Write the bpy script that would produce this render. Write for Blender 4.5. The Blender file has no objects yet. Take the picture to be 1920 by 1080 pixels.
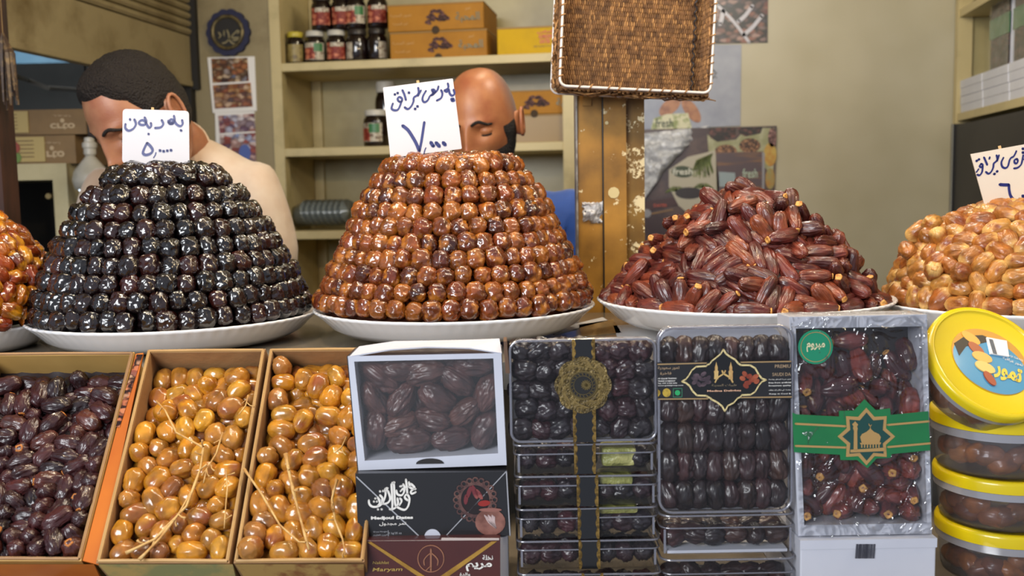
import bpy, bmesh, math, random
import numpy as np
from mathutils import Matrix, Vector, noise as mnoise
from math import sin, cos, pi, radians as R

SC = bpy.context.scene
COL = SC.collection

# ------------------------------------------------------------ camera
H = 1.42
FOC = 1850.0
PSI, TH, RHO = R(8.97), R(5.61), 0.018
FW = Vector((-sin(PSI)*cos(TH), cos(PSI)*cos(TH), -sin(TH)))
R0 = Vector((cos(PSI), sin(PSI), 0))
U0 = R0.cross(FW)
RV = (R0*cos(RHO) - U0*sin(RHO)).normalized()
UV_ = (U0*cos(RHO) + R0*sin(RHO)).normalized()
CAM = Vector((0, 0, H))
cam_d = bpy.data.cameras.new('camera'); cam_d.sensor_width = 36.0
cam_d.lens = 36.0*FOC/1920.0; cam_d.clip_start = 0.02
cam = bpy.data.objects.new('camera', cam_d); COL.objects.link(cam)
cam.matrix_world = Matrix(((RV.x, UV_.x, -FW.x, CAM.x), (RV.y, UV_.y, -FW.y, CAM.y), (RV.z, UV_.z, -FW.z, CAM.z), (0, 0, 0, 1)))
cam_d.dof.use_dof = True; cam_d.dof.focus_distance = 1.22; cam_d.dof.aperture_fstop = 6.0
SC.camera = cam
SC.view_settings.view_transform = 'Standard'; SC.view_settings.look = 'None'
SC.view_settings.gamma = 1.0; SC.view_settings.use_curve_mapping = False
SC.view_settings.exposure = 0.0
SC.cycles.max_bounces = 10; SC.cycles.transparent_max_bounces = 24
SC.cycles.caustics_reflective = False; SC.cycles.caustics_refractive = False

# ------------------------------------------------------------ world and lights
W = bpy.data.worlds.new('market_sky'); SC.world = W; W.use_nodes = True
wb = W.node_tree.nodes['Background']; wb.inputs[0].default_value = (0.66, 0.73, 0.88, 1); wb.inputs[1].default_value = 0.52

def area(name, loc, target, sx, sy, power, col):
    d = bpy.data.lights.new(name, 'AREA'); d.shape = 'RECTANGLE'; d.size = sx; d.size_y = sy
    d.energy = power; d.color = col
    o = bpy.data.objects.new(name, d); COL.objects.link(o); o.location = loc
    o.rotation_euler = (Vector(target)-Vector(loc)).to_track_quat('-Z', 'Y').to_euler()
    return o
def bulb(name, loc, power, col, rad=0.03):
    d = bpy.data.lights.new(name, 'POINT'); d.energy = power; d.color = col; d.shadow_soft_size = rad
    o = bpy.data.objects.new(name, d); COL.objects.link(o); o.location = loc
    return o
area('street_daylight', (-1.05, -1.15, 2.05), (0.05, 1.35, 1.05), 1.2, 0.9, 66, (0.94, 0.97, 1.0))
area('ceiling_tube_light', (-0.1, 1.15, 2.45), (-0.1, 1.4, 1.0), 1.6, 0.10, 10, (1.0, 0.95, 0.86))
bulb('warm_bulb_light', (-0.62, 1.15, 2.0), 9, (1.0, 0.74, 0.42))
bulb('warm_bulb_light', (-0.05, 1.1, 2.0), 9, (1.0, 0.74, 0.42))
bulb('warm_bulb_light', (0.5, 1.1, 2.0), 7, (1.0, 0.80, 0.52))
bulb('warm_bulb_light', (0.95, 1.0, 2.0), 5, (1.0, 0.80, 0.52))
bulb('inner_room_light', (-0.3, 2.3, 2.35), 9, (1.0, 0.86, 0.62), 0.08)
bulb('neighbour_fill_light', (-2.5, 3.3, 2.3), 16, (0.85, 0.93, 1.0), 0.1)  # unseen fill added to brighten the neighbour stall and pale partition
bulb('inner_room_light', (0.15, 2.1, 2.25), 14, (1.0, 0.93, 0.80), 0.08)  # fill added to brighten the side shelf boxes and back wall

# ------------------------------------------------------------ pixel geometry
def ray(px, py):
    return FW + RV*((px-960)/FOC) - UV_*((py-540)/FOC)
def P(px, py, D): return CAM + ray(px, py)*D
def atY(px, py, Y):
    d = ray(px, py); return CAM + d*(Y/d.y)
def atX(px, py, X):
    d = ray(px, py); return CAM + d*(X/d.x)
def atZ(px, py, Z):
    d = ray(px, py); return CAM + d*((Z-H)/d.z)
def hit(px, py, o, n):
    d = ray(px, py); return CAM + d*((Vector(o)-CAM).dot(n)/d.dot(n))
def frame(o, yaw=None, lean=0.0, roll=0.0):
    """origin o; local X to the right, Y away from the viewer, Z up; lean tips the top backwards"""
    yaw = PSI if yaw is None else yaw
    return Matrix.Translation(o) @ Matrix.Rotation(yaw, 4, 'Z') @ Matrix.Rotation(-lean, 4, 'X') @ Matrix.Rotation(roll, 4, 'Y')
def loc2(F, px, py, y=0.0):
    """pixel -> (x, z) on the local plane y of frame F"""
    n = (F.to_3x3() @ Vector((0, 1, 0))); o = F @ Vector((0, y, 0))
    q = F.inverted() @ hit(px, py, o, n)
    return (q.x, q.z)

# ------------------------------------------------------------ materials
def lin(c):
    if isinstance(c, str):
        c = [int(c[i:i+2], 16)/255 for i in (0, 2, 4)]
        c = [x/12.92 if x <= 0.04045 else ((x+0.055)/1.055)**2.4 for x in c]
    return (c[0], c[1], c[2], 1.0)
MATS = {}
def newmat(name):
    m = bpy.data.materials.new(name); m.use_nodes = True
    nt = m.node_tree; b = nt.nodes['Principled BSDF']
    return m, nt, b
def N(nt, t, **k):
    n = nt.nodes.new(t)
    for a, v in k.items():
        if a in n.inputs.keys() if hasattr(n.inputs, 'keys') else False: n.inputs[a].default_value = v
        else: setattr(n, a, v)
    return n
def ramp(nt, fac, stops):
    r = nt.nodes.new('ShaderNodeValToRGB'); e = r.color_ramp.elements
    while len(e) < len(stops): e.new(0.5)
    for i, (p, c) in enumerate(stops): e[i].position = p; e[i].color = lin(c)
    nt.links.new(fac, r.inputs[0]); return r
def mat(name, col, rough=0.5, metal=0.0, var=None, bump=None, coat=0.0, sss=0.0, sheen=0.0, vscale=(1, 1, 1), spec=0.5, detail=4):
    """var=(colour2, scale, lo, hi): noise patches of a second colour; bump=(scale, strength)"""
    if name in MATS: return MATS[name]
    m, nt, b = newmat(name)
    b.inputs['Base Color'].default_value = lin(col)
    b.inputs['Roughness'].default_value = rough; b.inputs['Metallic'].default_value = metal
    b.inputs['Coat Weight'].default_value = coat; b.inputs['Coat Roughness'].default_value = 0.08
    b.inputs['Specular IOR Level'].default_value = spec
    if sss: b.inputs['Subsurface Weight'].default_value = sss; b.inputs['Subsurface Radius'].default_value = (0.01, 0.004, 0.002)
    if sheen: b.inputs['Sheen Weight'].default_value = sheen
    tc = nt.nodes.new('ShaderNodeTexCoord'); mp = nt.nodes.new('ShaderNodeMapping'); mp.inputs['Scale'].default_value = vscale
    nt.links.new(tc.outputs['Object'], mp.inputs[0])
    if var:
        n = nt.nodes.new('ShaderNodeTexNoise'); n.inputs['Scale'].default_value = var[1]; n.inputs['Detail'].default_value = detail
        n.inputs['Roughness'].default_value = 0.6
        nt.links.new(mp.outputs[0], n.inputs['Vector'])
        r = ramp(nt, n.outputs['Fac'], [(var[2], col), (var[3], var[0])])
        nt.links.new(r.outputs[0], b.inputs['Base Color'])
    if bump:
        n = nt.nodes.new('ShaderNodeTexNoise'); n.inputs['Scale'].default_value = bump[0]; n.inputs['Detail'].default_value = 3
        nt.links.new(mp.outputs[0], n.inputs['Vector'])
        bp = nt.nodes.new('ShaderNodeBump'); bp.inputs['Strength'].default_value = bump[1]; bp.inputs['Distance'].default_value = 0.01
        nt.links.new(n.outputs['Fac'], bp.inputs['Height']); nt.links.new(bp.outputs[0], b.inputs['Normal'])
    MATS[name] = m; return m
def clear(name, tint='ffffff', gloss=0.06, rough=0.08, haze=0.0, bump=None, edge=0.6, hazecol='d8d8dc'):
    """thin clear plastic: see-through, with fresnel reflection and a little milky haze"""
    if name in MATS: return MATS[name]
    m = bpy.data.materials.new(name); m.use_nodes = True; nt = m.node_tree; nt.nodes.clear()
    out = nt.nodes.new('ShaderNodeOutputMaterial'); tr = nt.nodes.new('ShaderNodeBsdfTransparent'); tr.inputs[0].default_value = lin(tint)
    gl = nt.nodes.new('ShaderNodeBsdfGlossy'); gl.inputs['Roughness'].default_value = rough
    df = nt.nodes.new('ShaderNodeBsdfDiffuse'); df.inputs[0].default_value = lin(hazecol)
    lw = nt.nodes.new('ShaderNodeLayerWeight'); lw.inputs[0].default_value = 0.35
    mm = nt.nodes.new('ShaderNodeMath'); mm.operation = 'MULTIPLY_ADD'; mm.inputs[1].default_value = edge; mm.inputs[2].default_value = gloss; mm.use_clamp = True
    nt.links.new(lw.outputs['Fresnel'], mm.inputs[0])
    m1 = nt.nodes.new('ShaderNodeMixShader'); m1.inputs[0].default_value = haze
    nt.links.new(tr.outputs[0], m1.inputs[1]); nt.links.new(df.outputs[0], m1.inputs[2])
    m2 = nt.nodes.new('ShaderNodeMixShader'); nt.links.new(mm.outputs[0], m2.inputs[0])
    nt.links.new(m1.outputs[0], m2.inputs[1]); nt.links.new(gl.outputs[0], m2.inputs[2]); nt.links.new(m2.outputs[0], out.inputs[0])
    if bump:
        tc = nt.nodes.new('ShaderNodeTexCoord')
        n = nt.nodes.new('ShaderNodeTexNoise'); n.inputs['Scale'].default_value = bump[0]; n.inputs['Detail'].default_value = 2; n.inputs['Distortion'].default_value = 1.5
        nt.links.new(tc.outputs['Object'], n.inputs['Vector'])
        bp = nt.nodes.new('ShaderNodeBump'); bp.inputs['Strength'].default_value = bump[1]; bp.inputs['Distance'].default_value = 0.02
        nt.links.new(n.outputs['Fac'], bp.inputs['Height']); nt.links.new(bp.outputs[0], gl.inputs['Normal']); nt.links.new(bp.outputs[0], lw.inputs['Normal'])
    MATS[name] = m; return m
def datemat(name, cols, rough=0.25, coat=0.6, patch=None, wr=(260, 0.5), stretch=(1, 1, 0.3), sss=0.0, tip=None):
    """cols: ramp of skin colours chosen per date; patch=(colour, lo, hi, scale): blotches; tip=(colour, z): paler end"""
    m, nt, b = newmat(name); L = nt.links
    oi = nt.nodes.new('ShaderNodeObjectInfo'); tc = nt.nodes.new('ShaderNodeTexCoord')
    off = nt.nodes.new('ShaderNodeVectorMath'); off.operation = 'ADD'
    sc = nt.nodes.new('ShaderNodeMath'); sc.operation = 'MULTIPLY'; sc.inputs[1].default_value = 7.0
    L.new(oi.outputs['Random'], sc.inputs[0]); L.new(tc.outputs['Object'], off.inputs[0]); L.new(sc.outputs[0], off.inputs[1])
    r = ramp(nt, oi.outputs['Random'], [(i/(len(cols)-1), c) for i, c in enumerate(cols)])
    n2 = nt.nodes.new('ShaderNodeTexNoise'); n2.inputs['Scale'].default_value = 55; n2.inputs['Detail'].default_value = 3
    L.new(off.outputs[0], n2.inputs['Vector'])
    mx = nt.nodes.new('ShaderNodeMix'); mx.data_type = 'RGBA'; mx.blend_type = 'MULTIPLY'; mx.inputs['Factor'].default_value = 1.0
    rr = ramp(nt, n2.outputs['Fac'], [(0.3, (0.45, 0.42, 0.42)), (0.65, (1.15, 1.1, 1.05))])
    L.new(r.outputs[0], mx.inputs['A']); L.new(rr.outputs[0], mx.inputs['B']); outc = mx.outputs['Result']
    if patch:
        n3 = nt.nodes.new('ShaderNodeTexNoise'); n3.inputs['Scale'].default_value = patch[3]; n3.inputs['Detail'].default_value = 2
        L.new(off.outputs[0], n3.inputs['Vector'])
        mr = nt.nodes.new('ShaderNodeMapRange'); mr.inputs[1].default_value = patch[1]; mr.inputs[2].default_value = patch[2]
        L.new(n3.outputs['Fac'], mr.inputs[0])
        m2 = nt.nodes.new('ShaderNodeMix'); m2.data_type = 'RGBA'; L.new(mr.outputs[0], m2.inputs['Factor']); L.new(outc, m2.inputs['A']); m2.inputs['B'].default_value = lin(patch[0])
        outc = m2.outputs['Result']
    if tip:
        sp = nt.nodes.new('ShaderNodeSeparateXYZ'); L.new(tc.outputs['Object'], sp.inputs[0])
        mr = nt.nodes.new('ShaderNodeMapRange'); mr.inputs[1].default_value = tip[1]*0.55; mr.inputs[2].default_value = tip[1]; mr.inputs[4].default_value = tip[2]
        L.new(sp.outputs['Z'], mr.inputs[0])
        m3 = nt.nodes.new('ShaderNodeMix'); m3.data_type = 'RGBA'; L.new(mr.outputs[0], m3.inputs['Factor']); L.new(outc, m3.inputs['A']); m3.inputs['B'].default_value = lin(tip[0])
        outc = m3.outputs['Result']
    L.new(outc, b.inputs['Base Color'])
    b.inputs['Roughness'].default_value = rough; b.inputs['Coat Weight'].default_value = coat; b.inputs['Coat Roughness'].default_value = 0.06
    if sss:
        b.inputs['Subsurface Weight'].default_value = sss; b.inputs['Subsurface Radius'].default_value = (0.008, 0.003, 0.001)
    mp = nt.nodes.new('ShaderNodeMapping'); mp.inputs['Scale'].default_value = stretch; L.new(off.outputs[0], mp.inputs[0])
    n = nt.nodes.new('ShaderNodeTexNoise'); n.inputs['Scale'].default_value = wr[0]*1.5; n.inputs['Detail'].default_value = 1.0; n.inputs['Distortion'].default_value = 1.4
    L.new(mp.outputs[0], n.inputs['Vector'])
    bp = nt.nodes.new('ShaderNodeBump'); bp.inputs['Strength'].default_value = wr[1]*0.45; bp.inputs['Distance'].default_value = 0.0022
    L.new(n.outputs['Fac'], bp.inputs['Height']); L.new(bp.outputs[0], b.inputs['Normal']); L.new(bp.outputs[0], b.inputs['Coat Normal'])
    MATS[name] = m; return m

# ------------------------------------------------------------ mesh helpers
class MB:
    def __init__(s): s.v = []; s.f = []; s.m = []
    def add(s, vs, fs, mi=0, T=None):
        b = len(s.v)
        s.v += [tuple(T @ Vector(v)) for v in vs] if T is not None else [tuple(v) for v in vs]
        s.f += [tuple(i+b for i in f) for f in fs]; s.m += [mi]*len(fs); return s
    def box(s, lo, hi, mi=0, T=None):
        x0, y0, z0 = lo; x1, y1, z1 = hi
        return s.add([(x0, y0, z0), (x1, y0, z0), (x1, y1, z0), (x0, y1, z0), (x0, y0, z1), (x1, y0, z1), (x1, y1, z1), (x0, y1, z1)],
                     [(0, 3, 2, 1), (4, 5, 6, 7), (0, 1, 5, 4), (1, 2, 6, 5), (2, 3, 7, 6), (3, 0, 4, 7)], mi, T)
    def hexa(s, q, p, mi=0):
        """two quads q (bottom) and p (top)"""
        return s.add(list(q)+list(p), [(0, 3, 2, 1), (4, 5, 6, 7), (0, 1, 5, 4), (1, 2, 6, 5), (2, 3, 7, 6), (3, 0, 4, 7)], mi)
    def tube(s, pts, r, seg=8, mi=0, closed=False, T=None):
        pts = [Vector(p) for p in pts]; n = len(pts); rs = r if isinstance(r, (list, tuple)) else [r]*n
        vs = []; up = Vector((0.13, 0.27, 0.95)); prev = None
        for i, p in enumerate(pts):
            a = pts[(i-1) % n] if (closed or i) else p; b = pts[(i+1) % n] if (closed or i < n-1) else p
            t = (b-a).normalized()
            if prev is None: u = t.cross(up).normalized()
            else: u = (prev - t*prev.dot(t)).normalized()
            prev = u; w = t.cross(u)
            for k in range(seg):
                an = 2*pi*k/seg; vs.append(p + (u*cos(an)+w*sin(an))*rs[i])
        fs = []
        for i in range(n if closed else n-1):
            j = (i+1) % n
            for k in range(seg): fs.append((i*seg+k, i*seg+(k+1) % seg, j*seg+(k+1) % seg, j*seg+k))
        if not closed: fs += [tuple(range(seg))[::-1], tuple((n-1)*seg+k for k in range(seg))]
        return s.add(vs, fs, mi, T)
    def lathe(s, prof, seg=32, mi=0, T=None, wave=None):
        vs = []; fs = []
        for j, (r, z) in enumerate(prof):
            for k in range(seg):
                a = 2*pi*k/seg; rr = r*(1+(wave(j, a) if wave else 0)); vs.append((rr*cos(a), rr*sin(a), z))
        for j in range(len(prof)-1):
            for k in range(seg): fs.append((j*seg+k, j*seg+(k+1) % seg, (j+1)*seg+(k+1) % seg, (j+1)*seg+k))
        if prof[0][0] > 1e-5: fs.append(tuple(range(seg))[::-1])
        if prof[-1][0] > 1e-5: fs.append(tuple((len(prof)-1)*seg+k for k in range(seg)))
        return s.add(vs, fs, mi, T)
    def prism(s, poly, y0, y1, mi=0, T=None):
        """poly in local (x, z); from y0 (front) to y1 (back)"""
        a = sum(poly[i][0]*poly[(i+1) % len(poly)][1]-poly[(i+1) % len(poly)][0]*poly[i][1] for i in range(len(poly)))
        if a < 0: poly = poly[::-1]
        n = len(poly)
        return s.add([(x, y0, z) for x, z in poly]+[(x, y1, z) for x, z in poly],
                     [tuple(range(n)), tuple(range(2*n-1, n-1, -1))]+[(i, i+n, (i+1) % n+n, (i+1) % n) for i in range(n)], mi, T)
    def stroke(s, pts, w, y0, y1, mi=0, T=None, dots=True):
        """a pen stroke through (x, z) points"""
        if len(pts) == 1: return s.disc(pts[0], w*0.5, y0, y1, mi, T)
        pts = [Vector((p[0], p[1])) for p in pts]
        q = [pts[0]]
        for i in range(len(pts)-1):           # smooth
            a = pts[max(0, i-1)]; b = pts[i]; c = pts[i+1]; d = pts[min(len(pts)-1, i+2)]
            for t in (0.25, 0.5, 0.75, 1.0):
                q.append(0.5*((2*b)+(c-a)*t+(2*a-5*b+4*c-d)*t*t+(3*b-3*c+d-a)*t**3))
        n = len(q); L = []; Rr = []
        for i, p in enumerate(q):
            t = (q[min(n-1, i+1)]-q[max(0, i-1)]); t = t.normalized() if t.length > 1e-9 else Vector((1, 0)); nn = Vector((-t.y, t.x))
            ww = w*0.5*(0.8+0.35*abs(nn.x*0.6+nn.y*0.8)); L.append(p+nn*ww); Rr.append(p-nn*ww)
        vs = []; fs = []
        for i in range(n): vs += [(L[i].x, y0, L[i].y), (Rr[i].x, y0, Rr[i].y)]
        for i in range(n-1): fs.append((2*i, 2*i+1, 2*i+3, 2*i+2))
        s.add(vs, fs, mi, T); s.disc(q[0], w*0.42, y0, y1, mi, T); s.disc(q[-1], w*0.42, y0, y1, mi, T); return s
    def disc(s, c, r, y0, y1, mi=0, T=None, seg=12):
        return s.prism([(c[0]+r*cos(2*pi*k/seg), c[1]+r*sin(2*pi*k/seg)) for k in range(seg)], y0, y1, mi, T)
    def mesh(s, name, mats, smooth=False, angle=None):
        me = bpy.data.meshes.new(name); me.from_pydata(s.v, [], s.f)
        for m in (mats if isinstance(mats, (list, tuple)) else [mats]): me.materials.append(m)
        me.polygons.foreach_set('material_index', s.m)
        if smooth or angle: me.polygons.foreach_set('use_smooth', [True]*len(s.f))
        me.update()
        if angle: me.set_sharp_from_angle(angle=R(angle))
        return me
    def build(s, name, mats, parent=None, F=None, smooth=False, angle=None, **k):
        return ob(name, s.mesh(name, mats, smooth, angle), parent, F, **k)
def ob(name, me, parent=None, F=None, label=None, cat=None, group=None, kind=None):
    o = bpy.data.objects.new(name, me); COL.objects.link(o)
    if F is not None: o.matrix_basis = F
    if parent is not None: o.parent = parent
    return tag(o, label, cat, group, kind)
def tag(o, label=None, cat=None, group=None, kind=None):
    if label: o['label'] = label
    if cat: o['category'] = cat
    if group: o['group'] = group
    if kind: o['kind'] = kind
    return o
def empty(name, F, label, cat, group=None):
    o = ob(name, None, None, F, label, cat, group); o.empty_display_size = 0.02; return o
def bev(o, w, seg=2):
    m = o.modifiers.new('bevel', 'BEVEL'); m.width = w; m.segments = seg; m.limit_method = 'ANGLE'; return o
def rrect(w, h, r, seg=5, cx=0, cz=0):
    pts = []
    for sx, sz, a0 in ((1, 1, 0), (-1, 1, 90), (-1, -1, 180), (1, -1, 270)):
        for k in range(seg+1):
            a = R(a0+90*k/seg); pts.append((cx+sx*(w/2-r)+r*cos(a), cz+sz*(h/2-r)+r*sin(a)))
    return pts

# ------------------------------------------------------------ lettering
AR = {'ا': (0xFE8D, 2), 'ب': (0xFE8F, 4), 'ة': (0xFE93, 2), 'ت': (0xFE95, 4), 'ث': (0xFE99, 4), 'ج': (0xFE9D, 4), 'ح': (0xFEA1, 4), 'خ': (0xFEA5, 4),
      'د': (0xFEA9, 2), 'ذ': (0xFEAB, 2), 'ر': (0xFEAD, 2), 'ز': (0xFEAF, 2), 'س': (0xFEB1, 4), 'ش': (0xFEB5, 4), 'ص': (0xFEB9, 4), 'ط': (0xFEC1, 4), 'ع': (0xFEC9, 4),
      'ف': (0xFED1, 4), 'ق': (0xFED5, 4), 'ك': (0xFED9, 4), 'ل': (0xFEDD, 4), 'م': (0xFEE1, 4), 'ن': (0xFEE5, 4), 'ه': (0xFEE9, 4), 'و': (0xFEED, 2), 'ي': (0xFEF1, 4), 'أ': (0xFE83, 2)}
def arabic(s):
    out = []
    for i, c in enumerate(s):
        if c not in AR: out.append(c); continue
        b, n = AR[c]
        pj = i > 0 and s[i-1] in AR and AR[s[i-1]][1] == 4
        nj = n == 4 and i < len(s)-1 and s[i+1] in AR
        out.append(chr(b+(3 if pj and nj else 2 if nj else 1 if pj else 0)))
    return ''.join(out[::-1])
TXT = {}
def text_data(s, bold=0.0):
    k = (s, bold)
    if k not in TXT:
        c = bpy.data.curves.new('lettering', 'FONT'); c.body = s; c.resolution_u = 2; c.offset = bold
        o = bpy.data.objects.new('lettering', c); COL.objects.link(o)
        dg = bpy.context.evaluated_depsgraph_get(); me = bpy.data.meshes.new_from_object(o.evaluated_get(dg))
        vs = [tuple(v.co) for v in me.vertices]; fs = [tuple(p.vertices) for p in me.polygons]
        bpy.data.objects.remove(o); bpy.data.curves.remove(c); bpy.data.meshes.remove(me)
        xs = [v[0] for v in vs] or [0]; ys = [v[1] for v in vs] or [0]
        TXT[k] = (vs, fs, min(xs), max(xs), min(ys), max(ys))
    return TXT[k]
def lettering(mb, s, x0, x1, z0, z1, y, mi=0, bold=0.0, shear=0.0):
    """fit string s into the box x0..x1, z0..z1 on the plane y"""
    vs, fs, a, b, c, d = text_data(s, bold)
    if b-a < 1e-6: return
    sx = (x1-x0)/(b-a); sz = (z1-z0)/max(d-c, 1e-6)
    mb.add([(x0+(v[0]-a)*sx+shear*(v[1]-c)*sz, y, z0+(v[1]-c)*sz) for v in vs], fs, mi)

# ------------------------------------------------------------ dates
def date_mesh(name, m, L, Rd, seed, amp=0.08, long=0.5, nu=26, nv=16, sq=2.3, taper=0.1, cap=None, freq=3.0, bend=0.0, circ=1.0, wk=0.0, wf=160.0, wl=0.6):
    rnd = random.Random(seed); ox = rnd.random()*50; mb = MB(); vs = []; fs = []
    hl = L/2
    for j in range(nv+1):
        t = j/nv; zz = -cos(pi*t); rr = max(0.0, 1-abs(zz)**sq)**(1/sq)*Rd*(1-taper*zz)
        if j in (0, nv): rr = Rd*0.12
        for k in range(nu):
            a = 2*pi*k/nu
            n1 = mnoise.noise(Vector((cos(a)*freq+ox, sin(a)*freq, zz*freq*long+ox)))
            n2 = abs(mnoise.noise(Vector((cos(a)*freq*1.7*circ, sin(a)*freq*1.7*circ+ox, zz*freq*1.2*long+0.7*n1))))
            n0 = mnoise.noise(Vector((cos(a)*1.0+ox, sin(a), zz+ox*2)))
            q = rr*(1+amp*0.9*n1+amp*(0.45-2.6*n2)+0.16*n0)
            if wk:
                n3 = mnoise.noise(Vector((q*cos(a)*wf+ox, q*sin(a)*wf, hl*zz*wf*wl+ox+1.5*n1)))
                q += wk*(max(0.0, 1-abs(n3)*3.2)-0.35)*min(1.0, rr/Rd*1.6)
            vs.append((q*cos(a)+bend*hl*(zz*zz), q*sin(a), hl*zz*(1+0.04*n0)))
    for j in range(nv):
        for k in range(nu): fs.append((j*nu+k, j*nu+(k+1) % nu, (j+1)*nu+(k+1) % nu, (j+1)*nu+k))
    fs += [tuple(range(nu))[::-1], tuple(nv*nu+k for k in range(nu))]
    mb.add(vs, fs); return mb.mesh(name, m, smooth=True)
def cap_mesh(r, z, m):
    mb = MB(); mb.lathe([(r*0.35, z-0.0022), (r, z-0.0008), (r*0.95, z+0.0006), (r*0.55, z+0.0011), (r*0.4, z+0.0003)], 9, wave=lambda j, a: 0.12*cos(4*a))
    return mb.mesh('stem_cap', m, smooth=True)
def align(p, ax, rnd, flip=True):
    ax = Vector(ax).normalized()
    if flip and rnd.random() < 0.5: ax = -ax
    q = ax.to_track_quat('Z', 'Y')
    return Matrix.Translation(Vector(p)) @ q.to_matrix().to_4x4() @ Matrix.Rotation(rnd.random()*2*pi, 4, 'Z')
def place_dates(poses, meshes, name, label, group, rnd, cap=None, capprob=0.5, smin=0.9, smax=1.08, flip=True, cat='date'):
    protos = None
    for p, ax in poses:
        o = bpy.data.objects.new(name, rnd.choice(meshes)); COL.objects.link(o)
        s = rnd.uniform(smin, smax)
        o.matrix_basis = align(p, ax, rnd, flip) @ Matrix.Diagonal((s, s, s*rnd.uniform(0.95, 1.06), 1))
        if callable(label): lb, gr_ = label(Vector(p)); tag(o, lb, cat, gr_)
        else: tag(o, label, cat, group)
        if cap and rnd.random() < capprob:
            c = bpy.data.objects.new('stem_cap', cap); COL.objects.link(c); c.parent = o
def relax(n, r, hl, proj, init, grav, iters=110, seed=1, pack=0.94, n_sph=3):
    """settle n capsules: spheres on each axis push apart, grav pulls, proj clamps to the container"""
    rs = np.random.RandomState(seed); h = max(hl-r, 1e-4)
    c = init(rs, n); u = rs.normal(size=(n, 3)); u /= np.linalg.norm(u, axis=1)[:, None]
    A = c-u*h; B = c+u*h; T = np.linspace(0, 1, n_sph)
    idx = np.repeat(np.arange(n), n_sph); tt = np.tile(T, n)
    same = idx[:, None] == idx[None, :]
    for it in range(iters):
        S = A[idx]*(1-tt)[:, None]+B[idx]*tt[:, None]
        d = S[:, None, :]-S[None, :, :]; dist = np.sqrt((d**2).sum(2))+1e-9
        ov = np.where(same, 0, np.maximum(0, 2*r*pack-dist)); w = ov/dist
        push = (d*w[:, :, None]).sum(1); cnt = np.maximum(1, (ov > 0).sum(1))
        push = push/np.sqrt(cnt)[:, None]*0.42
        dA = np.zeros_like(A); dB = np.zeros_like(B)
        np.add.at(dA, idx, push*(1-tt)[:, None]*0.8); np.add.at(dB, idx, push*tt[:, None]*0.8)
        A += dA; B += dB
        g = 0.0016 if it < iters*0.7 else 0.0006
        A += grav(A)*g; B += grav(B)*g
        A = proj(A); B = proj(B)
        m = (A+B)/2; u = B-A; l = np.linalg.norm(u, axis=1)[:, None]+1e-9; A = m-u/l*h; B = m+u/l*h
    A = proj(A); B = proj(B)
    return [(Vector((a+b)/2), Vector(b-a)) for a, b in zip(A, B)]
# ================================================================ SETTING
rnd = random.Random(7)
YF, YB = 3.0, 3.32
XL = atY(366, 160, YF).x
XR = atY(1793, 200, 3.22).x
cream = mat('cream_paint', 'b5aa84', 0.42, var=('968a62', 3.5, 0.42, 0.72), bump=(30, 0.06), detail=6)
cream_old = mat('old_cream_paint', '8e8160', 0.55, var=('5f4f2e', 4.5, 0.5, 0.75), bump=(40, 0.12), detail=8)
wallpaint = mat('gloss_wall_paint', 'b4ad96', 0.33, var=('a39b80', 2.2, 0.4, 0.7), bump=(14, 0.05), detail=3)
shelfpaint = mat('shelf_paint', 'bcac7e', 0.45, var=('8f8258', 6, 0.5, 0.8), bump=(60, 0.08), detail=6)
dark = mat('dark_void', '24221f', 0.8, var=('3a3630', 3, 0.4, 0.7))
grey = mat('grey_panel', '3d3f41', 0.6, var=('2a2a2b', 5, 0.4, 0.7))
def S(name, mb, m, parent=None, **k):
    return mb.build(name, m, parent, kind=None if parent else 'structure', **k)
X_REC = atY(512, 200, YF).x
PXE = atY(1130, 200, YF).x
S('floor', MB().box((-4.6, 0.2, -0.06), (1.7, 5.0, 0)), mat('concrete_floor', '6e6a62', 0.8, var=('56524b', 6, 0.4, 0.7)))
S('ceiling', MB().box((-4.6, 0.75, 2.62), (1.7, 5.0, 2.7)), mat('ceiling_paint', '8d8468', 0.8))
S('wall_back', MB().box((PXE, 3.22, 0), (XR+0.45, 3.34, 2.62)).box((X_REC-0.02, YB+0.001, 0), (PXE, YB+0.06, 2.62)), wallpaint)
S('wall_right', MB().box((XR+0.36, 0.9, 0), (XR+0.44, 3.22, 2.62)), wallpaint)
S('wall_column', MB().box((XL, YF, 0), (X_REC-0.001, YB, 2.62)), cream_old)
# dark gap strip + white partition seen past the shutter end
S('trim_1', MB().box((XL-0.035, YF-0.03, 0), (XL-0.001, YF+0.05, 2.3)), mat('dark_gap', '1c1916', 0.7))
S('wall_neighbour', MB().box((-4.6, 4.6, 0), (XL, 4.66, 2.62)), mat('dim_wall', '4a4a48', 0.8, var=('2f2f2f', 2, 0.4, 0.7)))
S('wall_left', MB().box((-4.66, 0.9, 0), (-4.6, 4.66, 2.62)), mat('dim_wall', '4a4a48'))
S('wall_partition', MB().box((XL-0.34, 3.3, 0), (XL-0.04, 3.36, 2.5)), mat('pale_partition', 'cfc9b6', 0.6))

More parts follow.
